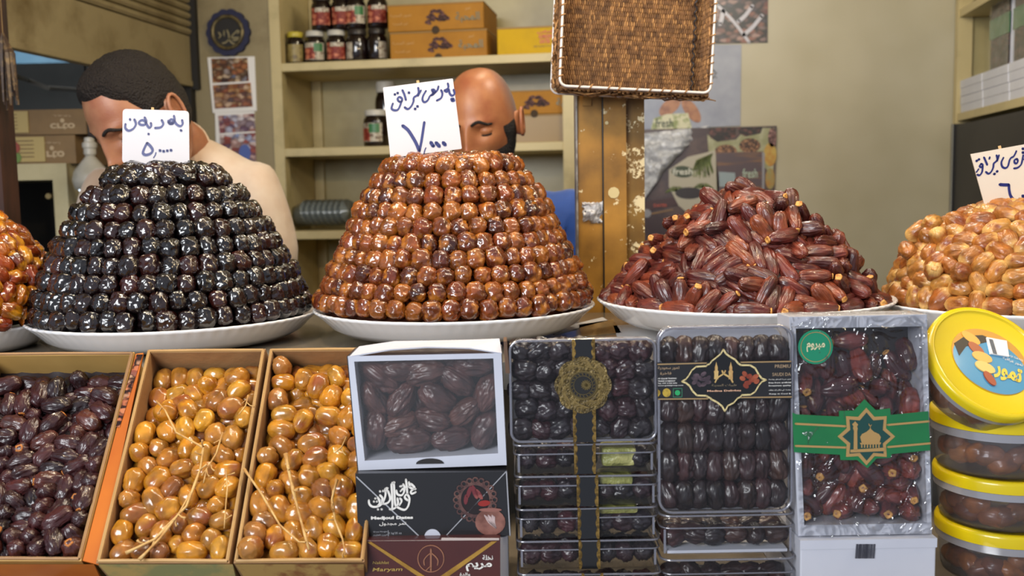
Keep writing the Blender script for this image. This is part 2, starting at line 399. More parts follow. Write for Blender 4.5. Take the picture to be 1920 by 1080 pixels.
# --- roller shutter, half lowered, across the left side
zb = (atX(365, 161, XL).z + atX(20, 74, XL).z)/2
T = empty('roller_shutter', Matrix.Translation((XL, 2.9, zb)), 'cream painted roller shutter half lowered above the bending man', 'shutter')
T0 = Matrix.Identity(4)
fasc = MB(); fasc.box((-0.02, -1.6, 0.0), (0.0, 0.08, 0.145)); fasc.box((-0.024, -1.6, -0.012), (0.004, 0.08, 0.006))
bev(fasc.build('bottom_board', cream_old, T), 0.003)
sl = MB(); prof = [(-0.012, 0.0), (0.0, 0.002), (0.006, 0.009), (0.006, 0.016), (-0.002, 0.0225), (-0.012, 0.024)]
sl.add([(x, y, z) for y in (-1.6, 0.08) for x, z in prof], [tuple(range(6)), tuple(range(11, 5, -1))]+[(i, i+6, (i+1) % 6+6, (i+1) % 6) for i in range(6)])
slm = sl.mesh('slat', cream_old)
for i in range(34): ob('slat', slm, T, Matrix.Translation((0, 0, 0.147+i*0.0245)))
MB().box((-0.03, 0.08, -0.02), (0.02, 0.115, 1.1)).build('guide_rail', mat('dark_gap', '1c1916'), T)
S('wall_header', MB().box((XL-0.05, 0.9, zb+0.99), (XL+0.03, 3.0, 2.62)), cream_old)

# --- wall plaque
pc = atY(430.5, 62, YF)
pr = 44.0/FOC*3.1
T = empty('wall_plaque', Matrix.Translation((pc.x, YF-0.0005, pc.z)) @ Matrix.Rotation(0, 4, 'Z'), 'round navy scalloped plaque with gold calligraphy high on the column', 'plaque')
F = Matrix.Translation((pc.x, YF, pc.z)); FI = F
navy = mat('navy_velvet', '181a3c', 0.55); gold = mat('dull_gold', '6f6240', 0.4, 0.5, var=('3d3626', 60, 0.4, 0.65))
def wavy(r, n, a, seg=120): return [((r*(1+a*abs(cos(n*k*pi/seg))))*cos(2*pi*k/seg), (r*(1+a*abs(cos(n*k*pi/seg))))*sin(2*pi*k/seg)) for k in range(seg)]
MB().prism(wavy(pr*0.93, 14, 0.07), -0.014, 0).build('scalloped_rim', navy, T)
mb = MB(); n = 48
ring = lambda r, y: [(r*cos(2*pi*k/n), y, r*sin(2*pi*k/n)) for k in range(n)]
mb.add(ring(pr*0.75, -0.014)+ring(pr*0.73, -0.021)+ring(pr*0.61, -0.021)+ring(pr*0.59, -0.015), [(j*n+k, (j+1)*n+k, (j+1)*n+(k+1) % n, j*n+(k+1) % n) for j in range(3) for k in range(n)])
mb.build('gold_ring', gold, T, smooth=True)
MB().disc((0, 0), pr*0.6, -0.0155, -0.014, seg=40).build('dark_disc', mat('plaque_dark', '17130f', 0.5), T)
def crop(F, x0, y0, sc, y=0.0): return lambda pts: [loc2(F, x0+a/sc, y0+b/sc, y) for a, b in pts]
C = crop(F, 380, 10, 9.82, -0.016)
mb = MB()
for st in ([(455, 455), (485, 540), (500, 630), (540, 690), (600, 715)], [(365, 700), (420, 690), (480, 640), (540, 570), (600, 510), (640, 470), (680, 490), (640, 520)],
           [(520, 590), (600, 600), (680, 595), (725, 590)], [(560, 640), (610, 645), (660, 620), (690, 600)], [(300, 500), (340, 560), (310, 600)], [(400, 470), (400, 560)]):
    mb.stroke(C(st), 0.005, -0.018, -0.0155)
mb.build('calligraphy', mat('pale_gold', '8a8060', 0.4, 0.3), T)

# --- posters helper: flat printed sheets on the wall with simple printed shapes
def cells(name, cols, scale, bg='2a1c18', rough=0.35, edge=0.12, coat=0.2):
    """print of crowded nuts or dates: voronoi cells in several browns"""
    if name in MATS: return MATS[name]
    m, nt, b = newmat(name); L = nt.links; tc = nt.nodes.new('ShaderNodeTexCoord')
    mp = nt.nodes.new('ShaderNodeMapping'); mp.inputs['Scale'].default_value = (1, 1, 1.5); L.new(tc.outputs['Object'], mp.inputs[0])
    nz = nt.nodes.new('ShaderNodeTexNoise'); nz.inputs['Scale'].default_value = scale*0.6
    L.new(mp.outputs[0], nz.inputs['Vector'])
    ad = nt.nodes.new('ShaderNodeMix'); ad.data_type = 'RGBA'; ad.inputs['Factor'].default_value = 0.03; L.new(mp.outputs[0], ad.inputs['A']); L.new(nz.outputs['Color'], ad.inputs['B'])
    v = nt.nodes.new('ShaderNodeTexVoronoi'); v.inputs['Scale'].default_value = scale; L.new(ad.outputs['Result'], v.inputs['Vector'])
    sp = nt.nodes.new('ShaderNodeSeparateXYZ'); L.new(v.outputs['Color'], sp.inputs[0])
    r = ramp(nt, sp.outputs['X'], [(i/(len(cols)-1), c) for i, c in enumerate(cols)])
    r2 = ramp(nt, v.outputs['Distance'], [(0.30, (1, 1, 1)), (0.62, bg)])
    mx = nt.nodes.new('ShaderNodeMix'); mx.data_type = 'RGBA'; mx.blend_type = 'MULTIPLY'; mx.inputs['Factor'].default_value = 1
    L.new(r.outputs[0], mx.inputs['A']); L.new(r2.outputs[0], mx.inputs['B']); L.new(mx.outputs['Result'], b.inputs['Base Color'])
    b.inputs['Roughness'].default_value = rough; b.inputs['Coat Weight'].default_value = coat
    MATS[name] = m; return m
def sheet(name, quad_px, Y, m, label, cat, th=0.004, pin=None):
    """a flat sheet on the wall plane Y given its four corners in the photograph"""
    cs = [atY(px, py, Y) for px, py in quad_px]; c = sum(cs, Vector())/4
    F = Matrix.Translation((c.x, Y, c.z)); T = empty(name, F, label, cat)
    MB().prism([(p.x-c.x, p.z-c.z) for p in cs], -th, -0.0005).build('printed_sheet', m, T)
    return T, F
def poly_on(T, F, name, px, m, y, th=0.0008, holes=None):
    mb = MB(); mb.prism([loc2(F, a, b, y) for a, b in px], y-th, y); return mb.build(name, m, T)
def ell(cx, cy, rx, ry, rot=0, n=20):
    return [(cx+rx*cos(2*pi*k/n)*cos(rot)-ry*sin(2*pi*k/n)*sin(rot), cy+rx*cos(2*pi*k/n)*sin(rot)+ry*sin(2*pi*k/n)*cos(rot)) for k in range(n)]
white = mat('white_card', 'e6e4e2', 0.5); black = mat('black_card', '1b1a1b', 0.4)
m1 = cells('food_print_red', ['7c3a24', 'a06a3e', '3b2320', 'c9b08c', '566080'], 55, 'a08a70')
m2 = cells('food_print_orange', ['b5703a', '4c3b45', 'caa06c', '8b4a30', 'e0cdb0'], 48, 'b8a48c')
m3 = cells('food_print_pink', ['c9b4b0', '5b4a66', 'a05040', 'e0d6d4', '8494c0'], 50, 'cbbcb6')
T, F = sheet('food_photo_poster', [(390, 108), (478, 106), (482, 208), (400, 212)], YF, white, 'white edged photo poster of red food right below the plaque', 'poster')
poly_on(T, F, 'photo_print', [(396, 110), (464, 108), (467, 152), (399, 156)], m1, -0.004)
poly_on(T, F, 'photo_print', [(399, 160), (470, 155), (474, 200), (403, 204)], m2, -0.004)
T, F = sheet('food_photo_poster', [(404, 212), (478, 209), (482, 330), (408, 330)], YF, white, 'pinkish photo poster with a blue patch behind the cream shirt', 'poster')
poly_on(T, F, 'photo_print', [(409, 217), (477, 213), (479, 246), (412, 250)], m3, -0.004)
poly_on(T, F, 'photo_print', [(412, 253), (479, 249), (481, 318), (414, 318)], m3, -0.004)
poly_on(T, F, 'blue_print', ell(459, 287, 11, 16), mat('print_blue', '5064a8', 0.4), -0.0052)

YW = 3.22
T, F = sheet('date_photo_poster', [(1333, -30), (1440, -30), (1439, 80), (1333, 82)], YW, cells('date_print', ['5a2c28', '8a5a4a', '2b2838', 'a08078', '3a2020'], 42, '1c1416'), 'glossy date photo poster at the top beside the basket', 'poster')
mb = MB(); mb.stroke([loc2(F, a, b, -0.005) for a, b in ((1345, 10), (1375, 40), (1405, 80))], 0.008, -0.0058, -0.0045)
for a, b, c, d in ((1385, 40, 1410, 12), (1395, 65, 1428, 30), (1350, 45, 1356, 20)): mb.stroke([loc2(F, a, b, -0.005), loc2(F, (a+c)/2, (b+d)/2+3, -0.005), loc2(F, c, d, -0.005)], 0.014, -0.0058, -0.0045)
mb.build('printed_glints', mat('print_pale', 'b8b8c4', 0.3), T)
T, F = sheet('nut_brand_poster', [(1205, 84), (1390, 84), (1388, 236), (1205, 243)], YW, mat('poster_greyblue', '9a9fae', 0.35, var=('848a9c', 5, 0.4, 0.6), coat=0.3), 'pale blue grey poster of two large almonds beside the gold column', 'poster')
al = mat('print_almond', 'a5714f', 0.4, var=('7d4c36', 40, 0.4, 0.65))
poly_on(T, F, 'almond_print', ell(1256, 200, 24, 13, -0.7), al, -0.0045)
poly_on(T, F, 'almond_print', ell(1296, 207, 27, 12, 0.95), al, -0.0048)
poly_on(T, F, 'bag_print', [(1226, 222), (1250, 214), (1290, 212), (1298, 243), (1220, 244)], mat('print_bag', 'c4c2a4', 0.4, var=('7f8a52', 30, 0.5, 0.6)), -0.0056)
mb = MB(); p0 = loc2(F, 1229, 240, 0); p1 = loc2(F, 1262, 222, 0); lettering(mb, 'fresh', p0[0], p1[0], p0[1], p1[1], -0.0068, 0, 0.02)
mb.build('lettering', mat('print_dkgreen', '2e3c24', 0.4), T)
mb = MB(); p0 = loc2(F, 1334, 148, 0); p1 = loc2(F, 1344, 130, 0); lettering(mb, 'D:', p0[0], p1[0], p0[1], p1[1], -0.0052, 0, 0.02); mb.build('lettering', black, T)
T, F = sheet('fruit_brand_poster', [(1205, 243), (1456, 236), (1450, 450), (1205, 450)], YW-0.006, mat('poster_plum', '3a2a30', 0.35, var=('54423f', 8, 0.45, 0.6), coat=0.3), 'dark poster of packed fruit and nuts lettered fresh behind the red brown mound', 'poster')
bowl = cells('nut_bowl_print', ['9a6a48', 'b98a60', '6e4632'], 120, '4a2c20'); pale = mat('print_cream', 'a9a78c', 0.4, var=('8a8c68', 20, 0.4, 0.6))
poly_on(T, F, 'cloth_print', [(1326, 252), (1345, 266), (1380, 262), (1400, 240), (1452, 240), (1450, 330), (1420, 300), (1330, 300)], pale, -0.0045)
poly_on(T, F, 'date_print', [(1328, 240), (1380, 239), (1379, 256), (1345, 266), (1332, 258)], cells('dark_date_print', ['4a2426', '6a3a34', '2a1618'], 60, '1a0e10'), -0.0055)
poly_on(T, F, 'date_print', [(1384, 239), (1430, 238), (1426, 250), (1398, 256), (1386, 250)], MATS['dark_date_print'], -0.0055)
poly_on(T, F, 'bowl_print', ell(1361, 284, 21, 13), bowl, -0.0055); poly_on(T, F, 'bowl_print', ell(1406, 273, 20, 14), bowl, -0.0055)
poly_on(T, F, 'bowl_print', ell(1448, 258, 8, 18), cells('pink_bowl', ['a8807c', '8a5a56'], 120, '6a4a48'), -0.0058)
poly_on(T, F, 'fruit_print', ell(1444, 290, 12, 22), mat('print_orange', 'a86a24', 0.4, var=('b9a04c', 20, 0.4, 0.6)), -0.0058)
poly_on(T, F, 'fruit_print', ell(1444, 335, 9, 20), mat('print_olive', '8a8a5a', 0.4, var=('a87a34', 20, 0.4, 0.6)), -0.0058)
poly_on(T, F, 'carton_print', [(1342, 286), (1430, 284), (1434, 288), (1432, 420), (1346, 420)], mat('print_wood', '50424a', 0.4, var=('7d5a3e', 9, 0.52, 0.62), vscale=(0.3, 1, 4)), -0.0065)
poly_on(T, F, 'carton_edge', [(1429, 285), (1434, 287), (1433, 355), (1429, 355)], mat('print_grey', '8a8a92', 0.4), -0.0072)
poly_on(T, F, 'window_print', [(1348, 322), (1378, 324), (1380, 350), (1349, 350)], mat('print_mist', '8c9aa0', 0.3), -0.0072)
mb = MB()
p0 = loc2(F, 1392, 334, 0); p1 = loc2(F, 1420, 316, 0); lettering(mb, 'fresh', p0[0], p1[0], p0[1], p1[1], -0.0078, 0, 0.01); mb.build('lettering', mat('print_mint', 'a4b8a8', 0.4), T)
poly_on(T, F, 'carton_print', [(1254, 318), (1290, 294), (1341, 282), (1348, 345), (1345, 400), (1290, 400), (1272, 385), (1254, 350)], mat('print_beige', 'a8a292', 0.4), -0.0065)
poly_on(T, F, 'logo_print', ell(1280, 322, 21, 11, 0.05), mat('print_dkgreen', '2e3c24'), -0.0072)
mb = MB(); p0 = loc2(F, 1261, 328, 0); p1 = loc2(F, 1299, 315, 0); lettering(mb, 'fresh', p0[0], p1[0], p0[1], p1[1], -0.0084, 0, 0.02); mb.build('lettering', mat('print_offwhite', 'c8c8bc', 0.4), T)
gr = mat('print_leaf', '4f5c2a', 0.45, var=('6d7a3c', 40, 0.4, 0.6))
mb = MB(); rr_ = random.Random(3)
for k in range(26):
    x = 1336-k*1.1; y = 292+rr_.random()*10
    mb.stroke([loc2(F, 1336-k*1.2, 288+k*0.5, 0), loc2(F, 1332-k*1.3, 302+k*0.6, 0), loc2(F, 1334-k*1.6+rr_.random()*6, 318+rr_.random()*16, 0)], 0.0028, -0.0082, -0.007)
for cx, cy in ((1268, 358), (1318, 352)):
    for k in range(9):
        a = pi*k/8; mb.stroke([loc2(F, cx, cy, 0), loc2(F, cx+12*cos(a), cy-9*sin(a), 0), loc2(F, cx+20*cos(a), cy-4*sin(a)+3, 0)], 0.0035, -0.0082, -0.007)
mb.build('palm_print', gr, T)
poly_on(T, F, 'date_print', ell(1292, 362, 26, 11), mat('print_aubergine', '241c22', 0.4), -0.0078)
poly_on(T, F, 'band_print', [(1208, 378), (1262, 370), (1272, 384), (1208, 396)], mat('print_maroon', '3c2024', 0.4), -0.0065)
poly_on(T, F, 'band_print', [(1208, 402), (1262, 392), (1262, 394), (1208, 405)], mat('print_tan', '8a6a44', 0.4), -0.0065)
mb = MB(); p0 = loc2(F, 1226, 388, 0); p1 = loc2(F, 1250, 382, 0); lettering(mb, 'DATES', p0[0], p1[0], p0[1], p1[1], -0.0078, 0, 0.02); mb.build('lettering', mat('print_red', 'b0452c', 0.4), T)
mb = MB(); mb.disc(loc2(F, 1213, 400, 0), 0.014, -0.0078, -0.0065); mb.build('round_print', mat('print_grey', '8a8a92'), T)

# ---------------------------------------------------------------- recessed shelving
T = empty('shelving_unit', Matrix.Translation((X_REC, YF, 0)), 'cream painted wooden shelving unit with jars and boxes in the back wall', 'shelf unit')
IV = Matrix.Translation((-X_REC, -YF, 0))
def part(mb, name, m, T=T, IV=IV, **k):
    mb.v = [tuple(IV @ Vector(v)) for v in mb.v]; return mb.build(name, m, T, **k)
ZS = [(atY(545, 117, YF).z+atY(1035, 100, YF).z)/2, (atY(545, 279, YF).z+atY(1075, 264, YF).z)/2, (atY(560, 434, YF).z+atY(640, 432, YF).z)/2]
ZS += [ZS[0]+0.46, ZS[2]-0.30]
part(MB().box((X_REC, YF-0.004, 0), (X_REC+0.034, YF+0.035, 2.5)), 'upright', shelfpaint)
part(MB().box((X_REC, YF+0.03, 0), (X_REC+0.02, YB-0.012, 2.5)), 'side_panel', shelfpaint)
part(MB().box((PXE-0.12, YF, 0), (PXE, YB, 2.5)), 'side_panel', shelfpaint)
part(MB().box((X_REC+0.02, YB-0.012, 0), (PXE-0.12, YB-0.001, 2.5)), 'back_panel', mat('shelf_back', 'a79b70', 0.35, var=('8b7d52', 3, 0.45, 0.7), bump=(20, 0.06)))
part(MB().box((X_REC+0.022, YB-0.028, 0), (X_REC+0.055, YB-0.011, 2.5)), 'back_batten', shelfpaint)
for z in ZS:
    o = part(MB().box((X_REC+0.02, YF-0.002, z-0.026), (PXE-0.12, YB-0.012, z)), 'shelf_board', shelfpaint); bev(o, 0.002)

# jars
jar_body = mat('dark_syrup_glass', '160c0c', 0.12, coat=0.6); lidw = mat('white_lid', 'b9b6ae', 0.4); lidy = mat('yellow_lid', 'b8a83a', 0.4); lidd = mat('dark_lid', '2b2522', 0.4)
lab_r = mat('label_red', '741f12', 0.6, var=('c87a5a', 60, 0.5, 0.62)); lab_g = mat('label_green', '2f6a3a', 0.4); lab_w = mat('label_pale', 'b3aa98', 0.45, var=('6e5a48', 90, 0.5, 0.56)); lab_o = mat('label_olive', '8a7a46', 0.45, var=('5d4c2a', 60, 0.45, 0.6))
def jar(px, base_py, w_px, z, lid, lab, label, ypos=YF+0.08, hgt=None, turn=0.0, group=None, h_px=62):
    p = atY(px, base_py, ypos); r = w_px/2/FOC*ypos*1.05; h = h_px/FOC*ypos*1.06
    T = empty('preserve_jar', Matrix.Translation((p.x, ypos, z)) @ Matrix.Rotation(PSI*1.2+turn, 4, 'Z'), label, 'jar', group)
    mb = MB(); mb.lathe([(r*0.9, 0), (r, h*0.05), (r, h*0.68), (r*0.93, h*0.76), (r*0.78, h*0.82), (r*0.78, h*0.84)], 24); mb.build('jar_body', jar_body, T, smooth=True)
    mb = MB(); mb.lathe([(r*0.84, h*0.84), (r*0.87, h*0.85), (r*0.87, h*0.97), (r*0.8, h)], 24, wave=lambda j, a: 0.01*cos(12*a)); mb.build('lid', lid, T, angle=40)
    def wrap(a0, a1, z0, z1, rr, m, nm, pa=None):
        n = 10; vs = []
        for k in range(n+1):
            a = R(a0+(a1-a0)*k/n)-pi/2; vs += [(rr*cos(a), rr*sin(a), z0), (rr*cos(a), rr*sin(a), z1)]
        MB().add(vs, [(2*k, 2*k+2, 2*k+3, 2*k+1) for k in range(n)]).build(nm, m, pa or T, smooth=True); return COL.objects[-1]
    if lab == 'fruit':
        LB = wrap(-62, 62, h*0.14, h*0.64, r*1.012, lab_w, 'label'); wrap(-60, 5, h*0.16, h*0.5, r*1.02, lab_r, 'label_print', LB); wrap(0, 50, h*0.38, h*0.62, r*1.02, lab_g, 'label_print', LB)
    elif lab == 'red': LB = wrap(-58, 58, h*0.14, h*0.62, r*1.012, lab_r, 'label'); wrap(-30, 50, h*0.5, h*0.62, r*1.02, lab_w, 'label_print', LB)
    elif lab == 'olive': wrap(-70, 60, h*0.1, h*0.62, r*1.012, lab_o, 'label')
    elif lab == 'side': wrap(15, 75, h*0.12, h*0.6, r*1.012, lab_w, 'label')
    elif lab == 'sidel': wrap(-75, -20, h*0.12, h*0.6, r*1.012, lab_w, 'label')
    return T, h
JG = 'dark preserve jars on the top shelf'
zs = ZS[0]
for px, w, l, lab, lb in ((555, 34, lidy, 'olive', 'small jar with a yellow lid at the end of the bottom jar row'), (592, 38, lidw, 'fruit', 'white lidded jar with pomegranate label beside the yellow lidded jar'),
                          (632, 37, lidw, 'red', 'white lidded jar with red label in the middle of the bottom row'), (671, 40, lidd, 'sidel', 'dark lidded jar with a pale side label in the bottom row'), (708, 36, lidd, 'side', 'dark lidded jar touching the lower gold box')):
    j, hj = jar(px, 112, w, zs, l, lab, lb, group=JG, h_px=60)
for px, w, lab, lb in ((604, 38, 'red', 'stacked upper jar above the pomegranate label jar'), (641, 36, 'red', 'stacked upper jar with red label second in the upper row'), (668, 38, 'fruit', 'stacked upper jar with a green and white label'), (709, 38, 'red', 'stacked upper jar with red label touching the upper gold box')):
    jar(px, 50, w, zs+hj+0.001, lidd, lab, lb, group=JG, ypos=YF+0.082)
z2 = ZS[1]
j, h2 = jar(706, 270, 46, z2, lidw, 'fruit', 'dark jar with pomegranate label on the middle shelf', group='jars on the middle shelf', h_px=66, ypos=YF+0.06, turn=-0.5)
jar(724, 205, 40, z2, lidw, 'none', 'taller dark jar behind the price card on the middle shelf', group='jars on the middle shelf', h_px=118, ypos=YF+0.16)

# gold date cartons
goldc = mat('gold_carton', 'a3701f', 0.55, var=('8e601a', 6, 0.4, 0.7), spec=0.2); goldd = mat('gold_carton_side', '8c6a30', 0.5); whit = mat('print_white', 'ddd8d0', 0.5)
dpr = cells('purple_date_print', ['5a343c', '7c5450', '4a242c', '8a6258'], 160, '2a1418', rough=0.8, coat=0.0)
def carton(x0, x1, zt, y0, y1, z0, label, m=goldc, pr=True):
    cx = (x0+x1)/2; F = Matrix.Translation((cx, y0, z0)); T = empty('date_carton', F, label, 'box', 'cartons on the shelves'); w = (x1-x0)/2; h = zt-z0; d = y1-y0
    bev(MB().box((-w, 0, 0), (w, d, h*0.97)).build('carton_body', m, T), 0.002)
    bev(MB().box((-w-0.001, -0.0015, h*0.94), (w+0.001, d+0.001, h)).build('carton_lid', goldd, T), 0.001)
    if pr:
        mb = MB(); n = 0
        rr = random.Random(5)
        for k in range(16):
            a = rr.random()*2*pi; q = rr.random()**0.5
            cx_, cz_ = 0.0+0.34*w*0.75*q*cos(a), h*0.47+h*0.24*q*sin(a)
            t = rr.uniform(-0.6, 0.6); mb.prism([(cx_+0.0105*cos(u)*cos(t)-0.0055*sin(u)*sin(t), cz_+0.0105*cos(u)*sin(t)+0.0055*sin(u)*cos(t)) for u in [2*pi*i/10 for i in range(10)]], -0.0016-0.00004*k, -0.0002)
        mb.build('date_picture', dpr, T)
        mb = MB(); lettering(mb, arabic('المحبة'), w*0.42, w*0.92, h*0.24, h*0.62, -0.0018, 0, 0.02); mb.build('lettering', mat('print_oldgreen', '5c5a34', 0.4), T)
        mb = MB(); lettering(mb, arabic('تمور'), w*0.62, w*0.74, h*0.68, h*0.8, -0.0018); lettering(mb, arabic('تمور المحبة'), -w*0.95, -w*0.5, h*0.52, h*0.66, -0.0018); lettering(mb, arabic('تمر المدينة'), -w*0.9, -w*0.58, h*0.22, h*0.34, -0.0018)
        mb.build('lettering', mat('print_faded', 'c39a5c', 0.5), T)
        MB().disc((0.0, h*0.02), 0.012, -0.0018, -0.0003, seg=16).build('finger_hole', mat('hole_dark', '3a2a18', 0.8), T)
    return T
x0, x1 = atY(730, 60, YF+0.01).x, atY(912, 60, YF+0.01).x
h1 = atY(820, 57, YF+0.01).z-ZS[0]
carton(x0, x1, ZS[0]+h1, YF+0.015, YF+0.26, ZS[0], 'lower gold date carton of the two stacked beside the jars')
carton(x0-0.004, x1-0.008, ZS[0]+h1*2+0.001, YF+0.012, YF+0.255, ZS[0]+h1+0.001, 'upper gold date carton stacked beside the jars')
x0, x1 = atY(932, 60, YF+0.02).x, atY(1090, 60, YF+0.02).x; hy = atY(985, 50, YF+0.02).z-ZS[0]
T = carton(x0, x1, ZS[0]+hy, YF+0.02, YF+0.2, ZS[0], 'yellow carton with red lettering half hidden by the basket', mat('yellow_carton', 'bf9a10', 0.6, spec=0.2, var=('a5861a', 6, 0.4, 0.7)), False)
mb = MB(); w = (x1-x0)/2
for i, (s, a, b) in enumerate((('\u0623\u0644\u0645\u0627\u0633', 0.72, 0.88), ('ALMADEN', 0.56, 0.70), ('DATES', 0.38, 0.53))): lettering(mb, arabic(s) if i == 0 else s, -w*0.04+0.004*i, w*0.36-0.006*i, hy*a, hy*b, -0.002, 0, 0.03)
mb.build('lettering', mat('print_bright_red', 'b8432a', 0.4), T)
mb = MB(); lettering(mb, 'BEST QUALITY DATES', -w*0.12, w*0.36, hy*0.24, hy*0.30, -0.002); mb.build('lettering', black, T)
# cartons on the middle shelf behind the bald man
x0, x1 = atY(905, 200, YF+0.03).x, atY(1100, 200, YF+0.03).x; zz1 = atY(1020, 214, YF+0.03).z; zz2 = atY(1020, 168, YF+0.03).z
carton(x0, x1, zz1, YF+0.03, YF+0.25, ZS[1], 'plain olive gold carton under the other on the middle shelf', mat('olive_carton', '86692e', 0.4), False)
carton(x0, x1, zz2, YF+0.03, YF+0.25, zz1+0.001, 'gold date carton on top on the middle shelf behind the bald man')
# plastic trays on low shelf
glassy = clear('green_clear_plastic', 'd8e0de', 0.1, 0.15, haze=0.5, hazecol='a9b2b0')
p = atY(605, 430, YF+0.12); T = empty('plastic_tub_stack', Matrix.Translation((p.x, YF+0.1, ZS[2])) @ Matrix.Rotation(-0.12, 4, 'Z'), 'nested translucent grey plastic food tubs lying on the low shelf', 'tub stack')
for i in range(8):
    mb = MB(); a = 0.075; mb.lathe([(0.052, 0.0), (0.062, 0.05), (0.07, 0.052)], 28); mb.build('plastic_tub', glassy, T, Matrix.Translation((-0.085+i*0.02, 0, 0.044)) @ Matrix.Rotation(R(-14), 4, 'Y') @ Matrix.Diagonal((1, 1, 0.62, 1)) @ Matrix.Rotation(R(90), 4, 'Y'), smooth=True)

# ---------------------------------------------------------------- neighbour stall seen under the shutter
cab_D = 2.75
F = frame(P(70, 470, cab_D)); T = empty('beige_cabinet', F, 'beige open cabinet under the stacked brown cartons', 'cabinet')
def zloc(px, py, y=0.0): return loc2(F, px, py, y)
x0, zt = zloc(10, 308); x1, _ = zloc(124, 308); zlo = -P(70, 470, cab_D).z
MB().box((x0-0.3, 0, zt-0.045), (x1, 0.4, zt)).build('top_board', cream, T)
MB().box((x1-0.04, 0, zlo), (x1, 0.4, zt-0.045)).build('side_panel', cream, T)
MB().box((x0-0.3, 0, zlo), (x0+0.0, 0.03, zt-0.045)).build('side_panel', cream, T)
MB().box((x0-0.3, 0.36, zlo), (x1-0.04, 0.38, zt-0.045)).build('back_panel', dark, T)  # back coloured dark for the shade within
MB().box((x0-0.0, 0.3, zlo), (x1-0.07, 0.31, zt-0.07)).build('shade_panel', dark, T)  # dark sheet stands for the shade inside the open cabinet
MB().tube([(x1-0.05, -0.012, zt-0.09), (x1-0.05, 0, zt-0.09)], 0.008).build('knob', mat('dull_brass', '7d6c46', 0.4, 0.6), T)
brown = mat('brown_carton', '7a5f38', 0.6, var=('5d4728', 5, 0.4, 0.7)); crm = mat('cream_label', 'a8935a', 0.5)
def bcart(a, b, zb_px, ytop, ybot, label, split):
    xa, z0 = zloc(a, ybot); xb, z1 = zloc(b, ytop)
    T = empty('brown_carton', F @ Matrix.Translation((0, 0, zb_px)), label, 'box', 'cartons on the beige cabinet'); z0 = 0; h = z1-zb_px
    MB().box((xa-0.1, 0.02, 0), (xb, 0.3, h)).build('carton_body', brown, T)
    xs = zloc(split, 300)[0]; MB().box((xa-0.1, 0.016, 0.006), (xs, 0.0195, h-0.004)).build('printed_label', crm, T)
    mb = MB(); lettering(mb, 'crto', xb-0.1, xb-0.03, h*0.45, h*0.18, 0.0185, 0, 0.03); lettering(mb, arabic('تمور'), xb-0.09, xb-0.04, h*0.78, h*0.68, 0.0185); mb.disc((xb-0.065, h*0.55), 0.006, 0.0185, 0.0195)
    mb.build('lettering', mat('carton_print', 'b09a78', 0.6), T)
    mb = MB(); [mb.box((xa+0.012, 0.0145, h*(0.8-0.14*i)), (xs-0.03, 0.016, h*(0.83-0.14*i))) for i in range(5)]; mb.build('printed_lines', mat('print_brown', '6a5230', 0.6), T)
    return z1, T
zc, T1 = bcart(10, 134, zt, 252, 308, 'lower brown carton with cream label and red fruit print on the cabinet', 80)
xa, _ = zloc(20, 270); MB().disc((xa, 0.045), 0.018, 0.0135, 0.0155).build('fruit_print', mat('print_redfruit', '8c3a28', 0.5), T1); MB().disc((xa+0.004, 0.018), 0.016, 0.0135, 0.0155).build('leaf_print', mat('print_green2', '5f7a34', 0.5), T1)
bcart(10, 154, zc+0.002, 203, 252, 'upper brown carton stacked on the cabinet behind the bending man', 52)
# foil heap on the cartons
mb = MB()
# hanging dark bundle and post at the frame's left edge
F2 = frame(P(7, 300, 2.0)); w = 15/FOC*2.0
T = empty('dark_post', Matrix.Translation((F2.translation.x, F2.translation.y, 0)), 'dark wooden post at the left edge behind the amber mound', 'post')
MB().box((-0.05, -0.02, 0), (0.008, 0.03, 2.62)).build('post_shaft', mat('dark_wood', '2a1a14', 0.6, var=('4a2c20', 12, 0.45, 0.65), vscale=(1, 1, 0.2)), T)
pb = P(9, 120, 1.95); T = empty('dried_bundle', Matrix.Translation(pb), 'dark dried bundle hanging by a string at the left edge', 'bundle'); rb = random.Random(2)
mb = MB(); mb.tube([(0, 0, 0.06), (0, 0, 0.8)], 0.001, 5); mb.build('string', brown, T)
mb = MB()
for k in range(16):
    a = rb.random()*6.28; q = rb.random()*0.018; mb.tube([(0, 0, 0.06), (q*cos(a), q*sin(a), 0.02), (q*1.3*cos(a), q*1.3*sin(a), -0.05-rb.random()*0.04)], [0.002, 0.005, 0.002], 5)
mb.build('dried_strands', mat('dried_pod', '3a2a20', 0.35, var=('6a5436', 80, 0.5, 0.6)), T)
p = P(85, 97, 4.0); T = empty('blue_sign', frame(p), 'pale blue signboard glimpsed under the shutter', 'sign'); MB().box((-0.5, 0, -0.045), (0.28, 0.02, 0.03)).build('sign_panel', mat('sign_blue', '3c6078', 0.6, var=('587c90', 3, 0.4, 0.6)), T)
MB().box((0.08, -0.004, -0.02), (0.28, 0, 0.02)).build('sign_patch', mat('sign_white', 'a8a8a0', 0.5), T)
MB().tube([(-0.3, 0.01, 0.03), (-0.3, 0.01, 0.6)], 0.004).build('hanger', brown, T); MB().tube([(0.2, 0.01, 0.03), (0.2, 0.01, 0.6)], 0.004).build('hanger', brown, T)
mb = MB(); mb.tube([P(6, 118, 2.03), P(22, 140, 2.8), P(50, 150, 3.4), P(90, 165, 3.4), P(160, 170, 3.8), P(230, 180, 4.4), atY(262, 184, 4.6)], 0.008, 6)
tag(mb.build('hanging_cable', mat('cable_grey', '6a655c', 0.6)), 'grey cable sagging across the neighbour stall', 'cable')
